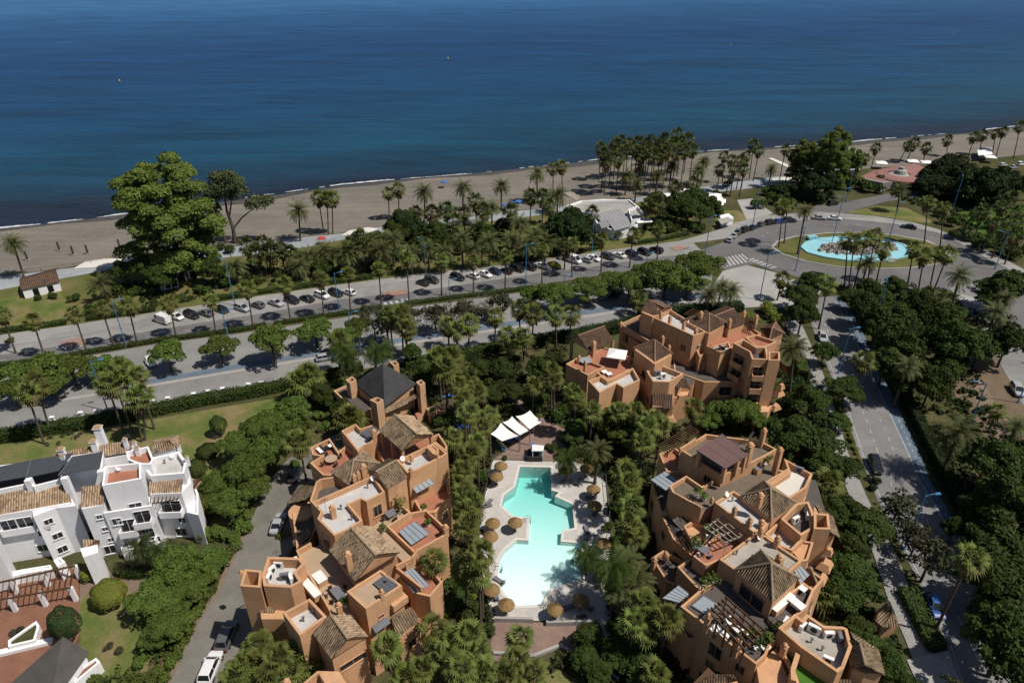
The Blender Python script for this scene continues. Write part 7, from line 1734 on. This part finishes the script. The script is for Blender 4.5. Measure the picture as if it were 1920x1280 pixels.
palms('fan', 'very tall fan palm on the hedge by the lower road', 'very tall palms on the lower road', [(50, 735, 83, 832), (68, 718, 95, 812), (225, 690, 12), (240, 697, 12), (257, 703, 12), (215, 717, 248, 810), (252, 747, 266, 828), (266, 738, 272, 825), (200, 720, 11)], s=1.2)
palms('fan', 'fan palm rising between the lower road and the gardens', 'fan palms in the middle of the picture', [(730, 593, 737, 657), (753, 590, 756, 662), (763, 617, 763, 670), (840, 610, 842, 654), (857, 617, 858, 665), (880, 607, 878, 660), (928, 593, 929, 655), (973, 580, 976, 640), (1000, 587, 998, 648), (950, 627, 952, 672), (980, 633, 982, 678), (1042, 590, 1043, 652), (1070, 590, 1068, 640), (1197, 560, 1195, 592), (635, 640, 637, 705)], s=1.25)
palms('fanb', 'broad pale fan palm beside the pavilion', 'broad fan palms by the pavilion', [(565, 715, 5), (835, 690, 10), (822, 672, 10), (845, 670, 9), (655, 785, 5), (580, 705, 5)], s=1.35)
palms('queen', 'bright green feather palm behind the black roof', 'feather palms behind the black roof', [(652, 672, 9), (702, 662, 9), (640, 660, 8), (715, 655, 8)], s=1.2)
palms('feather', 'feather palm behind the avenue block', 'feather palms behind the avenue block', [(1330, 553, 7), (1372, 547, 7), (1352, 540, 7)], s=1.1)
palms('fan', 'fan palm in the garden left of the pool', 'fan palms left of the pool', [(870, 745, 10), (880, 772, 10), (918, 780, 9), (895, 830, 9), (868, 882, 10), (882, 850, 9), (870, 925, 10), (884, 945, 9), (903, 1037, 905, 1160), (815, 1050, 9), (876, 985, 8), (862, 905, 9), (850, 820, 9), (905, 800, 9), (872, 1070, 8), (898, 1075, 9)], s=1.0)
palms('fan', 'fan palm in the garden right of the pool', 'fan palms right of the pool', [(1172, 885, 9), (1180, 905, 9), (1186, 950, 9), (1178, 982, 10), (1215, 800, 9), (1192, 1000, 9), (1205, 830, 8)], s=1.05)
palms('queen', 'arching feather palm at the right edge of the pool deck', 'feather palms by the pool', [(1149, 1062, 1147, 1158), (1100, 1042, 1099, 1088), (1062, 862, 1062, 905)], s=1.15)
palms('fan', 'fan palm in the gardens below the pool', 'fan palms below the pool', [(727, 1213, 9), (975, 1195, 8), (968, 1240, 8), (880, 1190, 9), (812, 1178, 8), (835, 1230, 8), (865, 1255, 9), (905, 1262, 8), (1000, 1265, 8), (945, 1270, 8), (895, 1225, 8), (790, 1255, 7), (760, 1270, 7), (850, 1205, 8)], s=1.0)
palms('fan', 'fan palm in the thicket below the west block', 'fan palms at the bottom of the driveway', [(520, 1235, 8), (455, 1248, 7), (485, 1210, 7), (560, 1225, 7), (500, 1270, 7), (440, 1270, 7), (540, 1260, 7), (575, 1245, 6), (480, 1245, 7)], s=1.0)
palms('fan', 'fan palm against the shaded front of the street block', 'fan palms before the street block', [(1207, 1128, 9), (1250, 1160, 9), (1230, 1262, 4), (1190, 1165, 8), (1215, 1180, 7)], s=1.0)
palms('fan', 'fan palm in the garden between pool and avenue block', 'fan palms behind the pool', [(1035, 695, 10), (1072, 735, 10), (1040, 712, 9), (1080, 745, 9), (1300, 762, 8), (1225, 785, 8), (1160, 770, 8), (1190, 770, 8), (1240, 800, 7), (1000, 720, 8), (1110, 770, 8), (880, 705, 9), (860, 722, 9), (895, 735, 8)], s=1.0)
palms('feather', 'feather palm in the beds right of the pool deck', 'feather palms right of the pool', [(1120, 845, 7), (1176, 1055, 8), (1192, 1092, 7), (1163, 1105, 6)], s=.95)
palm('fan', 560, 828, 'lone fan palm on the driveway edge by the big carob tree', None, bx=575, by=902, s=1.25)
palm('feather', 1489, 652, 'feather palm with orange dates right of the avenue block', None, bx=1480, by=740, s=1.1)
palm('fan', 1620, 677, 'fan palm leaning over the upper side street', None, h=8, s=1.2)
palm('feather', 1795, 815, 'huge feather palm right of the side street', None, h=9, s=1.5)
palm('fan', 1820, 1045, 'tall leaning fan palm with dry skirt beside the side street hedge', None, bx=1750, by=1188, s=1.1)
palm('fan', 1552, 905, 'low fan palm in the trees beside the street block', None, h=4, s=1.3)
palm('fan', 1870, 770, 'small fan palm on the dry ground at the right', None, h=5, s=.9)
palm('fanb', 1545, 1112, 'low fan palm under the trees by the front of the street block', None, h=3, s=1.0)
palm('queen', 262, 1025, 'bright feather palm before the white block', None, h=5, s=.9); palm('queen', 290, 1030, 'bright feather palm right of its twin before the white block', None, h=4.5, s=.8)
palms('feather', 'feather palm deep in the trees at the right edge', 'feather palms at the right edge', [(1905, 800, 6), (1885, 560, 7), (1700, 690, 9)], s=1.0)

# ---- broadleaf trees
trees('street', 'clipped round street tree on the service road strip', 'street trees on the service road', [(30, 702, 38), (78, 692, 46), (132, 690, 46), (188, 688, 36), (215, 690, 30), (312, 660, 38), (410, 650, 37), (508, 638, 45), (590, 618, 42), (645, 635, 34), (670, 612, 30), (20, 730, 34), (100, 720, 34)])
trees('broad', 'dense green street tree on the median near the plaza', 'street trees near the plaza', [(1040, 551, 42), (1000, 552, 30), (1100, 540, 44), (1180, 532, 40), (1250, 520, 56), (1310, 500, 50), (1215, 508, 36), (1145, 525, 36), (1290, 530, 38)], .8)
trees('twiggy', 'grey half bare street tree on the median', 'half bare street trees', [(700, 600, 34), (775, 594, 32), (850, 586, 38), (908, 574, 36)])
p = P(345, 520); put('giant_tree', (('crown', TREES['giant'][0]), ('trunk', TREES['giant'][1])), (p.x, p.y, 0), 'giant green eucalyptus towering over the promenade and beach', 'tree', None, (1.2, 1.2, .97), .4)
p = P(441, 456); put('gnarled_tree', (('crown', TREES['gnarled'][0]), ('trunk', TREES['gnarled'][1])), (p.x, p.y, 0), 'gnarled tree with bare curved limbs beside the giant tree', 'tree', None, (1, 1, 1), .1)
p = P(1545, 368); put('tall_tree', (('crown', TREES['giant'][0]), ('trunk', TREES['giant'][1])), (p.x, p.y, 0), 'tall pointed tree standing highest behind the fountain', 'tree', None, (.62, .62, .72), .4)
p = P(1500, 352); put('tall_tree', (('crown', TREES['giant'][0]), ('trunk', TREES['giant'][1])), (p.x, p.y, 0), 'broad pointed tree left of the tallest behind the fountain', 'tree', None, (.60, .60, .52), 1.4)
p = P(1587, 355); put('tall_tree', (('crown', TREES['giant'][0]), ('trunk', TREES['giant'][1])), (p.x, p.y, 0), 'narrow pointed tree right of the tallest behind the fountain', 'tree', None, (.34, .34, .46), 2.4)
trees('dome', 'huge dark dome shaped ficus in the beach park', 'dark dome trees of the beach park', [(762, 418, 42), (1062, 428, 55), (875, 450, 26)], .95, 'dome_tree')
trees('dome', 'round dark green tree behind the fountain', 'round trees behind the fountain', [(1530, 345, 48), (1785, 322, 55), (1845, 345, 52), (1470, 355, 30), (1755, 345, 40), (1900, 345, 36), (1815, 352, 40)], .95, 'dome_tree')
trees('deep', 'bushy tree in the shady beach park', 'bushy trees of the beach park', [(700, 458, 32), (790, 458, 30), (838, 452, 32), (740, 440, 30), (910, 440, 26), (270, 500, 36), (340, 490, 40), (230, 510, 26), (300, 520, 28), (1270, 385, 36), (1300, 372, 34), (1245, 395, 28), (1315, 400, 30), (1290, 395, 30), (1330, 380, 24), (945, 425, 28), (400, 505, 26), (1230, 372, 24), (820, 430, 26), (605, 498, 24)])
trees('broad', 'spreading green carob tree along the driveway', 'carob trees along the driveway', [(545, 772, 46), (492, 800, 44), (500, 845, 44), (445, 835, 40), (455, 880, 46), (410, 905, 44), (430, 945, 40), (395, 935, 34), (560, 800, 32), (520, 815, 40), (475, 915, 36)], .95)
trees('broad', 'wide green tree on the round lawn at the lower left', 'trees on the round lawn', [(330, 1060, 58), (390, 1050, 42), (292, 1120, 56), (325, 1165, 52), (355, 1100, 46), (290, 1190, 36), (375, 1075, 40)], .8)
trees('deep', 'green tree in the wood right of the side street', 'trees right of the side street', [(1650, 605, 46), (1690, 640, 52), (1740, 640, 55), (1790, 640, 55), (1840, 650, 50), (1660, 680, 40), (1700, 700, 52), (1745, 720, 44), (1680, 590, 36), (1885, 540, 44), (1730, 570, 34), (1620, 575, 34), (1890, 640, 44), (1770, 690, 40), (1600, 560, 28), (1855, 560, 32), (1760, 600, 44)])
trees('deep', 'dark tree in the shady wood at the lower right', 'trees of the lower right wood', [(1860, 870, 66), (1900, 950, 76), (1880, 1030, 76), (1910, 1110, 84), (1860, 1090, 56), (1890, 1200, 84), (1930, 870, 60), (1915, 1260, 70), (1840, 960, 46), (1790, 990, 28), (1850, 1160, 40)])
trees('deep', 'green street tree between the street block and the pavement', 'street trees beside the street block', [(1520, 752, 40), (1490, 815, 56), (1555, 870, 46), (1590, 880, 30), (1540, 830, 44), (1560, 955, 40), (1625, 985, 56), (1600, 1080, 60), (1590, 960, 38), (1580, 1110, 44), (1625, 1215, 50), (1610, 1180, 34), (1660, 1240, 40), (1545, 660, 30), (1585, 730, 40), (1700, 1290, 40), (1500, 555, 44), (1525, 530, 36), (1600, 1020, 36), (1570, 790, 30)], .9)
trees('olive', 'grey green olive tree overhanging the side street', 'olive trees on the side street', [(1685, 950, 46), (1745, 1045, 52), (1720, 1010, 36), (1700, 985, 30), (1790, 1290, 30)])
trees('olive', 'thin grey green tree on the median above the black roof', 'thin trees on the median', [(725, 606, 34), (765, 588, 30), (815, 592, 34), (872, 586, 36), (940, 570, 32), (690, 585, 26)])
trees('deep', 'tree at the lower end of the roundabout', 'trees below the roundabout', [(1630, 540, 26), (1680, 535, 24), (1740, 570, 28), (1505, 590, 36), (1650, 560, 30)])
trees('broad', 'light green tree in the garden below the avenue block', 'garden trees below the avenue block', [(1150, 790, 46), (1185, 812, 46), (1130, 800, 36), (1355, 775, 42), (1390, 770, 46), (1105, 735, 26), (1330, 790, 30), (1420, 785, 28), (1080, 800, 26)], .8)
trees('deep', 'dark tree in the pool garden', 'dark trees of the pool garden', [(1075, 815, 28), (960, 735, 26), (1000, 752, 24), (920, 740, 24), (1105, 1195, 36), (1100, 1235, 34), (1120, 1260, 32), (800, 700, 28), (770, 660, 22), (620, 745, 30), (640, 765, 26), (600, 735, 24), (1010, 690, 26), (940, 690, 26), (900, 690, 24), (1160, 1220, 40), (1200, 1240, 46), (1120, 700, 20)], .95)

# ---- shrubs, topiary, hedges
def bush_mesh(seed, mat, size=.17, n=3):
    rg = np.random.default_rng(seed); pf = [(rg.normal() * .38, rg.normal() * .38, .45 + rg.random() * .3, .55 + rg.random() * .25) for _ in range(n)]
    return crown_of('foliage', pf, mat, size, 2.2, .9, .5)
BUSH = {m_: [bush_mesh(50 + i, m_, n=3 + i) for i in range(3)] for m_ in ('leaf_deep', 'leaf', 'leaf_dark', 'leaf_lime', 'leaf_grey')}
def bush(x, y, rpx, mat, label, group=None, name='shrub', zs=1.0):
    p = P(x, y, .6); s = rpx * mpp(p) / .95; p = P(x, y, .5 * s)
    t = thing(name, (p.x, p.y, 0), label, 'shrub', group, rng.random() * 6.283); t.scale = (s, s, s * zs)
    o = bpy.data.objects.new('foliage', BUSH[mat][int(rng.random() * 3)]); COL.objects.link(o); o.parent = t
def bushes(mat, desc, group, lst, zs=1.0):
    lst = sorted(lst)
    for i, (x, y, r) in enumerate(lst): bush(x, y, r, mat, desc + place_of(i + 1, len(lst)), group, zs=zs)
def topiary(x, y, rpx, label, zs=1.0, mat='leaf', lift=0.0):
    p = P(x, y, 1); r = rpx * mpp(p); p = P(x, y, r * zs + lift)
    Q = puff((0, 0, r * zs + lift), r, int(30 * r * r / .15 ** 2), .15, zs, .93, .28)
    t = thing('topiary', (p.x, p.y, 0), label, 'shrub')
    o = bpy.data.objects.new('foliage', quadmesh('foliage', Q, [mat])); COL.objects.link(o); o.parent = t
    k = MB(); k.tube([p.xy.to_3d(), p.xy.to_3d() + Vector((0, 0, r * zs + lift))], .12, 6); k.build('stem', 'bark', t)
topiary(203, 1113, 30, 'big clipped round bush on the lawn before the white block', .85, 'leaf_lime'); topiary(409, 797, 15, 'clipped egg shaped bush standing on the upper lawn', 1.3, 'leaf_deep', .4); topiary(162, 1079, 10, 'small clipped oval bush at the corner of the clay terrace', 1.5, 'leaf_lime')
topiary(390, 845, 20, 'low clipped bush at the right of the upper lawn', .6, 'leaf_deep'); topiary(368, 880, 18, 'clipped dark bush beside the right corner of the white block', 1.1, 'leaf_deep'); topiary(120, 1170, 26, 'dark cypress like bush at the edge of the clay terrace', 1.5, 'leaf_dark'); topiary(413, 833, 8, 'small round bush behind the low clipped one', 1.0, 'leaf_deep')
bushes('leaf_deep', 'dark shrub in the pool garden', 'shrubs of the pool garden', [(830, 790, 16), (850, 850, 18), (905, 850, 14), (840, 960, 16), (890, 965, 14), (880, 1020, 16), (1055, 850, 14), (1080, 850, 14), (1160, 960, 18), (1175, 1010, 20), (1165, 1100, 20), (1150, 1130, 16), (865, 1120, 20), (880, 1150, 18), (840, 1140, 18), (1040, 780, 18), (1060, 770, 18), (990, 740, 16), (930, 720, 16), (1020, 750, 14), (910, 900, 12), (890, 890, 16), (1150, 900, 14), (1140, 990, 12), (1150, 1180, 16), (920, 1180, 12), (830, 1100, 16), (870, 700, 16), (790, 760, 14), (760, 770, 14), (1120, 880, 14), (1040, 840, 10), (947, 858, 6), (1030, 840, 8)])
bushes('leaf', 'light shrub in the pool garden', 'light shrubs of the pool garden', [(840, 810, 14), (860, 960, 12), (1090, 780, 18), (1120, 820, 16), (1175, 930, 14), (850, 1090, 14), (820, 1140, 12), (875, 1090, 12), (1155, 1020, 14), (1010, 780, 10), (745, 755, 14), (770, 745, 12), (700, 700, 12), (635, 720, 14), (955, 765, 10), (1070, 820, 12)])
bushes('leaf_lime', 'bright yellow green shrub', 'bright shrubs', [(530, 1003, 9), (845, 1130, 9), (765, 755, 12), (790, 750, 8), (1410, 600, 14), (1440, 582, 16), (1455, 598, 14), (730, 1080, 6), (650, 1134, 6), (890, 1120, 8), (1320, 800, 10), (180, 1052, 8)])
bushes('leaf_deep', 'shrub between the parking pavement and the promenade', 'shrubs of the beach park strip', [(20, 640, 8), (150, 590, 12), (170, 580, 14), (290, 570, 10), (100, 555, 9), (140, 560, 10), (70, 560, 8), (210, 545, 14), (250, 550, 12), (420, 530, 14), (380, 545, 12), (600, 515, 12), (650, 515, 12), (700, 500, 14), (740, 480, 14), (340, 560, 10), (860, 470, 12), (1160, 440, 12), (1200, 438, 12), (1240, 425, 14), (1310, 430, 12), (1350, 400, 12), (1420, 385, 12), (1455, 375, 14), (1480, 385, 14), (1340, 365, 10), (1365, 345, 8), (1440, 360, 12), (430, 470, 12), (410, 465, 10), (640, 505, 10), (520, 520, 14), (550, 510, 12), (480, 530, 12), (750, 470, 14), (720, 500, 14), (950, 470, 12), (990, 475, 12), (1010, 440, 12), (930, 445, 12), (1125, 455, 12), (1180, 450, 10), (1260, 430, 12), (1030, 460, 14)])
bushes('leaf_deep', 'shrub in the plantings right of the fountain', 'shrubs right of the fountain', [(1790, 440, 14), (1820, 445, 14), (1850, 455, 16), (1830, 460, 12), (1880, 470, 16), (1900, 480, 16), (1760, 400, 12), (1650, 340, 14), (1620, 350, 14), (1600, 345, 14), (1640, 355, 12), (1780, 415, 14), (1910, 520, 16), (1870, 535, 16), (1840, 540, 14), (1800, 590, 14), (1740, 585, 14), (1690, 560, 12), (1715, 555, 12), (1740, 545, 10), (1660, 545, 10), (1700, 580, 14), (1620, 600, 14), (1670, 575, 14)])
bushes('leaf_dark', 'dark shrub at the foot of the street block', 'shrubs along the street block', [(1560, 1040, 18), (1590, 1150, 18), (1545, 1140, 16), (1530, 800, 16), (1450, 790, 16), (1470, 770, 18), (1430, 810, 14), (1240, 1230, 20), (1270, 1260, 20), (1205, 1080, 20), (1215, 1010, 18), (1210, 940, 16), (1200, 880, 16), (1225, 830, 14), (1260, 820, 14), (1350, 805, 14), (1380, 800, 14), (1490, 720, 16), (1500, 700, 16), (1480, 750, 14), (1640, 1260, 18), (1670, 1210, 14), (1560, 1180, 16), (1535, 1200, 14), (1640, 900, 10), (1635, 915, 9)])
bushes('leaf', 'shrub on the bank along the driveway', 'shrubs along the driveway', [(455, 990, 18), (440, 1015, 16), (430, 1040, 14), (400, 1095, 16), (385, 1120, 16), (372, 1145, 14), (355, 1180, 14), (340, 1210, 14), (325, 1240, 14), (300, 1265, 16), (270, 1275, 18), (235, 1280, 16), (460, 965, 14), (415, 1000, 16), (390, 1000, 18), (385, 960, 18), (180, 1275, 14), (150, 1290, 14), (265, 1240, 14), (345, 1135, 16), (550, 870, 10), (590, 870, 10), (600, 780, 12), (610, 800, 12)])
bushes('leaf_grey', 'silvery shrub beside the white block', 'silvery shrubs', [(225, 1060, 9), (240, 1065, 9), (262, 1062, 9), (285, 1068, 9), (205, 1212, 8), (222, 1222, 9), (25, 1185, 8), (40, 1182, 9), (55, 1185, 9), (30, 1195, 8), (48, 1195, 8), (340, 1030, 12), (320, 1020, 8)])
def hedge(px, h, w, label, mat='hedge', size=.2, dens=2.4):
    pts = [P(x, y, 0) for x, y in px]
    t = thing('hedge', pts[0], label, 'hedge'); o0 = pts[0]
    Q = []
    for a, b in zip(pts, pts[1:]):
        L = (b - a).length; d = np.array((b - a) / L); s = np.array([-d[1], d[0], 0]); n = int(dens * L * (w + 2 * h) / size ** 2 * .5)
        u = rng.random(n) * L; per = rng.random(n) * (w + 2 * h); lump = .12 * np.sin(u * 1.3) + .08 * np.sin(u * 3.1)
        side = np.where(per < h, -1, np.where(per > h + w, 1, 0)); z = np.where(side == -1, per, np.where(side == 1, per - h - w, h)); off = np.where(side == 0, per - h - w / 2, side * w / 2)
        C = np.array(a - o0) + d * u[:, None] + s * (off * (1 + lump * .4))[:, None] + np.array([0, 0, 1.0]) * (z * (1 + lump * .5))[:, None] + rng.normal(size=(n, 3)) * .07
        Nn = s * side[:, None] + np.array([0, 0, 1.0]) * (side == 0)[:, None] + rng.normal(size=(n, 3)) * .5 + np.array([0, 0, .2])
        Q.append(leaves(C, unit(Nn), size * (.7 + .7 * rng.random(n))))
    o = bpy.data.objects.new('foliage', quadmesh('foliage', np.concatenate(Q), [mat])); COL.objects.link(o); o.parent = t
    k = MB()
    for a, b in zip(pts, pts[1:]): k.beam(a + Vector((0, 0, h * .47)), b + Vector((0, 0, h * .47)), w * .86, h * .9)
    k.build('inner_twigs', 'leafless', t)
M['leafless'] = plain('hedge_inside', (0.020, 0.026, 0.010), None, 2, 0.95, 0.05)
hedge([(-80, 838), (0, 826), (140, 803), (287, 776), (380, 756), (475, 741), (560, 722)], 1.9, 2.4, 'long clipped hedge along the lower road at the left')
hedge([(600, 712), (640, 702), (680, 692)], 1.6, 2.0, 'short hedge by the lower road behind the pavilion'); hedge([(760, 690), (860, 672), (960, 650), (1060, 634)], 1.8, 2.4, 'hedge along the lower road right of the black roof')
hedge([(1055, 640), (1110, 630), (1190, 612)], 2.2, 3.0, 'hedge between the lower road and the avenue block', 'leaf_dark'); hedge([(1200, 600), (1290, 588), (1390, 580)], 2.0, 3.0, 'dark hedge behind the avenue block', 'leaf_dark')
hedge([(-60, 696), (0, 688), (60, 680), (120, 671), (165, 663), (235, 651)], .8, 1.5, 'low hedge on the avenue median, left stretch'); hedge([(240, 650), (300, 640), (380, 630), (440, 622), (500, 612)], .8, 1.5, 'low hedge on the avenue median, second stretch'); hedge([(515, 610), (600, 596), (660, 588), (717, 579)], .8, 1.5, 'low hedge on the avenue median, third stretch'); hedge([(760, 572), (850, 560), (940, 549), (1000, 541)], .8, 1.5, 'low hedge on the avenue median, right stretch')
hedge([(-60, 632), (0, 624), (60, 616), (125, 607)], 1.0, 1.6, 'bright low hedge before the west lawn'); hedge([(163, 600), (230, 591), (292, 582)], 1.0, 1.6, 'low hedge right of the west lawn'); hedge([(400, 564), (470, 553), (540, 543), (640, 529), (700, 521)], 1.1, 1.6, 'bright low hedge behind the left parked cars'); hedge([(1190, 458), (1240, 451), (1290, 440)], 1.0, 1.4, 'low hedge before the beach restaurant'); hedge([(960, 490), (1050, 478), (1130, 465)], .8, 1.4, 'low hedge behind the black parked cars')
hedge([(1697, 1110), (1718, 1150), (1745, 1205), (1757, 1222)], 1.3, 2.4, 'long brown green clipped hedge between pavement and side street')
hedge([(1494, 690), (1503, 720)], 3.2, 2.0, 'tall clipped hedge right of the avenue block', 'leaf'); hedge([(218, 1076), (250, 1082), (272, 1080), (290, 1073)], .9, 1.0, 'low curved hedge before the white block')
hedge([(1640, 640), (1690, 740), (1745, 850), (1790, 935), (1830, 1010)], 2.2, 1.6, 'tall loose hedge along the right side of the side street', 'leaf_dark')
# street planting strip flowers and small yellow plants
bushes('leaf_lime', 'low yellow green plant in the kerb planting of the side street', 'kerb planting plants', [(1572, 755, 6), (1578, 768, 6), (1585, 790, 6), (1590, 805, 6), (1597, 825, 6), (1602, 840, 6), (1608, 860, 6), (1582, 780, 5), (1594, 815, 5), (1605, 850, 5)])
bushes('leaf', 'potted plant on the roof terraces of the street block', 'potted plants on the street block', [])
def pot(px, z, label, mat='leaf_lime', s=.6, potm='white'):
    p = P(*px, z); t = thing('potted_plant', p, label, 'plant'); k = MB(); k.lathe(p, [(0, 0), (.22, 0), (.3, .45), (.26, .45), (0, .42)], 10); k.build('pot', potm, t)
    Q = puff((0, 0, .45 + s * .7), s, 90, .24, 1.1, .3); o = bpy.data.objects.new('foliage', quadmesh('foliage', Q, [mat])); COL.objects.link(o); o.parent = t
for px, z, lb, s in (((1308, 934), 10.8, 'tall plant in a white pot at the front edge of the wooden roof deck', .9), ((1320, 938), 10.8, 'small plant in a pot beside the tall one on the wooden deck', .5), ((1433, 873), 10.8, 'big potted shrub beside the grey bench on the wooden deck', .8), ((1440, 866), 10.8, 'pale potted shrub by the tall chimney on the wooden deck', .7), ((1302, 1028), 9.1, 'lush potted plant at the left edge of the red pergola terrace', .9), ((1327, 1008), 9.1, 'big leafy potted plant beneath the pale pergola', 1.1), ((1405, 1204), 9.4, 'leafy potted plant at the front of the dark pergola terrace', 1.0), ((1416, 1218), 9.4, 'dark potted shrub at the front corner of the dark pergola terrace', 1.1), ((1437, 1208), 9.4, 'bright potted plant right of the dark pergola', .8), ((1452, 1190), 9.4, 'dark tall shrub in the corner by the walled roof well', 1.0),
                     ((751, 958), 9.1, 'yellow flowering shrub in the triangular planter terrace', 1.2), ((719, 998), 9.1, 'small green potted plant by the big gable roof', .6), ((803, 986), 8.7, 'round green potted bush by the east awning', .5), ((795, 958), 8.7, 'round green potted bush on the east terrace corner', .5), ((648, 1137), 9.2, 'bright green potted bush by the dining table', .7), ((1335, 1098), 9.5, 'climbing green plant at the back wall of the dark pergola terrace', 1.0), ((1318, 1104), 9.5, 'trailing plant along the left parapet of the dark pergola terrace', .9)):
    pot(px, z, lb, 'leaf' if 'dark' not in lb.split(' ')[0] else 'leaf_deep', s)
# ---- undergrowth: low planting nobody could count
def inpoly(x, y, pl):
    c = False; n = len(pl)
    for i in range(n):
        (x0, y0), (x1, y1) = pl[i], pl[(i + 1) % n]
        if (y0 > y) != (y1 > y) and x < (x1 - x0) * (y - y0) / (y1 - y0) + x0: c = not c
    return c
CLEAR = [DECK, [(925, 862), (945, 845), (975, 812), (1040, 818), (1062, 838), (1090, 868), (1075, 866)], [(924, 1166), (1115, 1166), (1125, 1235), (1050, 1222), (940, 1245)], [(965, 810), (985, 775), (940, 735), (955, 733), (1000, 770), (1110, 830), (1105, 845)], [(850, 770), (935, 770), (925, 800), (860, 805)], [(1118, 1160), (1145, 1158), (1180, 1262), (1130, 1230)],
         [(310, 1300), (475, 967), (540, 860), (600, 830), (690, 830), (560, 980), (470, 1300)], band(ST_L, ST_R)]
def undergrowth(name, px, dens, size, mat, label, hmax=.9):
    xs = [p[0] for p in px]; ys = [p[1] for p in px]
    wp = [P(*p) for p in px]; area = abs(area2([(p.x, p.y) for p in wp])) / 2; n = int(area * dens); Q = []; x0, x1, y0, y1 = min(p.x for p in wp), max(p.x for p in wp), min(p.y for p in wp), max(p.y for p in wp)
    wl = [(p.x, p.y) for p in wp]; cl = [[(P(*p).x, P(*p).y) for p in c] for c in CLEAR]; k = 0; tries = 0
    while k < n and tries < n * 30:
        tries += 1; x = x0 + rng.random() * (x1 - x0); y = y0 + rng.random() * (y1 - y0)
        if not inpoly(x, y, wl) or any(inpoly(x, y, c) for c in cl): continue
        if math.sin(x * .21 + 1.3) * math.cos(y * .17) + rng.normal() * .5 < -.45: continue
        k += 1; r = .35 + rng.random() * hmax; Q.append(puff((x, y, r * .35), r, 20, size, .7, .3, .7))
    me = quadmesh(name, np.concatenate(Q), [mat]); o = bpy.data.objects.new(name, me); COL.objects.link(o)
    tag(o, label, None, None, 'stuff')
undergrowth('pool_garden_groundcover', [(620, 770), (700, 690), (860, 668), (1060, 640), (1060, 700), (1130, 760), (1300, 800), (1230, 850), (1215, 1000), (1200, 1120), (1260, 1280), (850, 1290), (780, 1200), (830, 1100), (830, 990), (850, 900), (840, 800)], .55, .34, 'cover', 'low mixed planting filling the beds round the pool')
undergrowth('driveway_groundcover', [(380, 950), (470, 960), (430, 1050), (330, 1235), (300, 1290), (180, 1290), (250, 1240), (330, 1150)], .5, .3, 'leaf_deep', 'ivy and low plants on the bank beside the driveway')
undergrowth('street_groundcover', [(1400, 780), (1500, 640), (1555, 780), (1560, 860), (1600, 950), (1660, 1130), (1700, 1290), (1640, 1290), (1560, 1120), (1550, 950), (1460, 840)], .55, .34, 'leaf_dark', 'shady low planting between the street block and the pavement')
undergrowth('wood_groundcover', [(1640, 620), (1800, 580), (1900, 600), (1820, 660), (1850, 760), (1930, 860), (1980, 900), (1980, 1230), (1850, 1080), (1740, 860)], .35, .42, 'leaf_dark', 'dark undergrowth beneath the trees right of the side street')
undergrowth('park_groundcover', [(160, 545), (400, 500), (640, 465), (900, 425), (1100, 405), (1250, 385), (1340, 370), (1290, 425), (1130, 450), (900, 490), (640, 525), (300, 575), (170, 590)], .16, .4, 'cover', 'scattered low planting in the beach park')
undergrowth('fountain_garden_groundcover', [(1600, 335), (1740, 330), (1900, 350), (1930, 480), (1860, 465), (1780, 415), (1660, 360)], .3, .45, 'leaf_dark', 'dense low planting in the gardens above the fountain road')
undergrowth('rose_bed_plants', [(80, 820), (150, 805), (170, 815), (120, 835), (90, 845)], .6, .3, 'leaf_grey', 'low reddish bed on the lawn behind the white block', .4)
undergrowth('verge_plants', [(1560, 520), (1800, 545), (1800, 580), (1640, 610), (1560, 560)], .25, .34, 'cover', 'low plants on the verge below the roundabout')
# ------------------------------------------------------------------ light, sky, camera
w = bpy.data.worlds.new('World'); SC.world = w; w.use_nodes = True
nt = w.node_tree; nt.nodes.clear()
sky = nt.nodes.new('ShaderNodeTexSky'); sky.sky_type = 'NISHITA'; sky.sun_disc = False
TO_SUN = Vector((0.58, -0.20, 1.0)).normalized()
el = math.asin(TO_SUN.z); sky.sun_elevation = el
sky.sun_rotation = math.atan2(TO_SUN.x, TO_SUN.y); sky.air_density = 1.0; sky.dust_density = 1.0; sky.ozone_density = 1.5
bg = nt.nodes.new('ShaderNodeBackground'); bg.inputs[1].default_value = 0.06
ow = nt.nodes.new('ShaderNodeOutputWorld'); nt.links.new(sky.outputs[0], bg.inputs[0]); nt.links.new(bg.outputs[0], ow.inputs[0])
sl = bpy.data.lights.new('sun', 'SUN'); sl.energy = 4.9; sl.angle = R(0.53); sl.color = (1.0, 0.93, 0.83)
so = bpy.data.objects.new('sun', sl); COL.objects.link(so); so.location = (80, 0, 150)
so.rotation_mode = 'QUATERNION'; so.rotation_quaternion = TO_SUN.to_track_quat('Z', 'Y')
cam = bpy.data.cameras.new('camera'); cam.sensor_width = 36; cam.lens = 24; cam.clip_end = 30000; cam.clip_start = .5
co = bpy.data.objects.new('camera', cam); COL.objects.link(co); co.location = (0, 0, CAM_H); co.rotation_euler = (R(60), 0, 0)
SC.camera = co
SC.view_settings.view_transform = 'Standard'; SC.view_settings.look = 'None'; SC.view_settings.exposure = 0.0; SC.view_settings.gamma = 1.0
SC.render.engine = 'CYCLES'
cy = SC.cycles; cy.max_bounces = 6; cy.diffuse_bounces = 3; cy.glossy_bounces = 3; cy.transmission_bounces = 4; cy.transparent_max_bounces = 12; cy.use_denoising = True
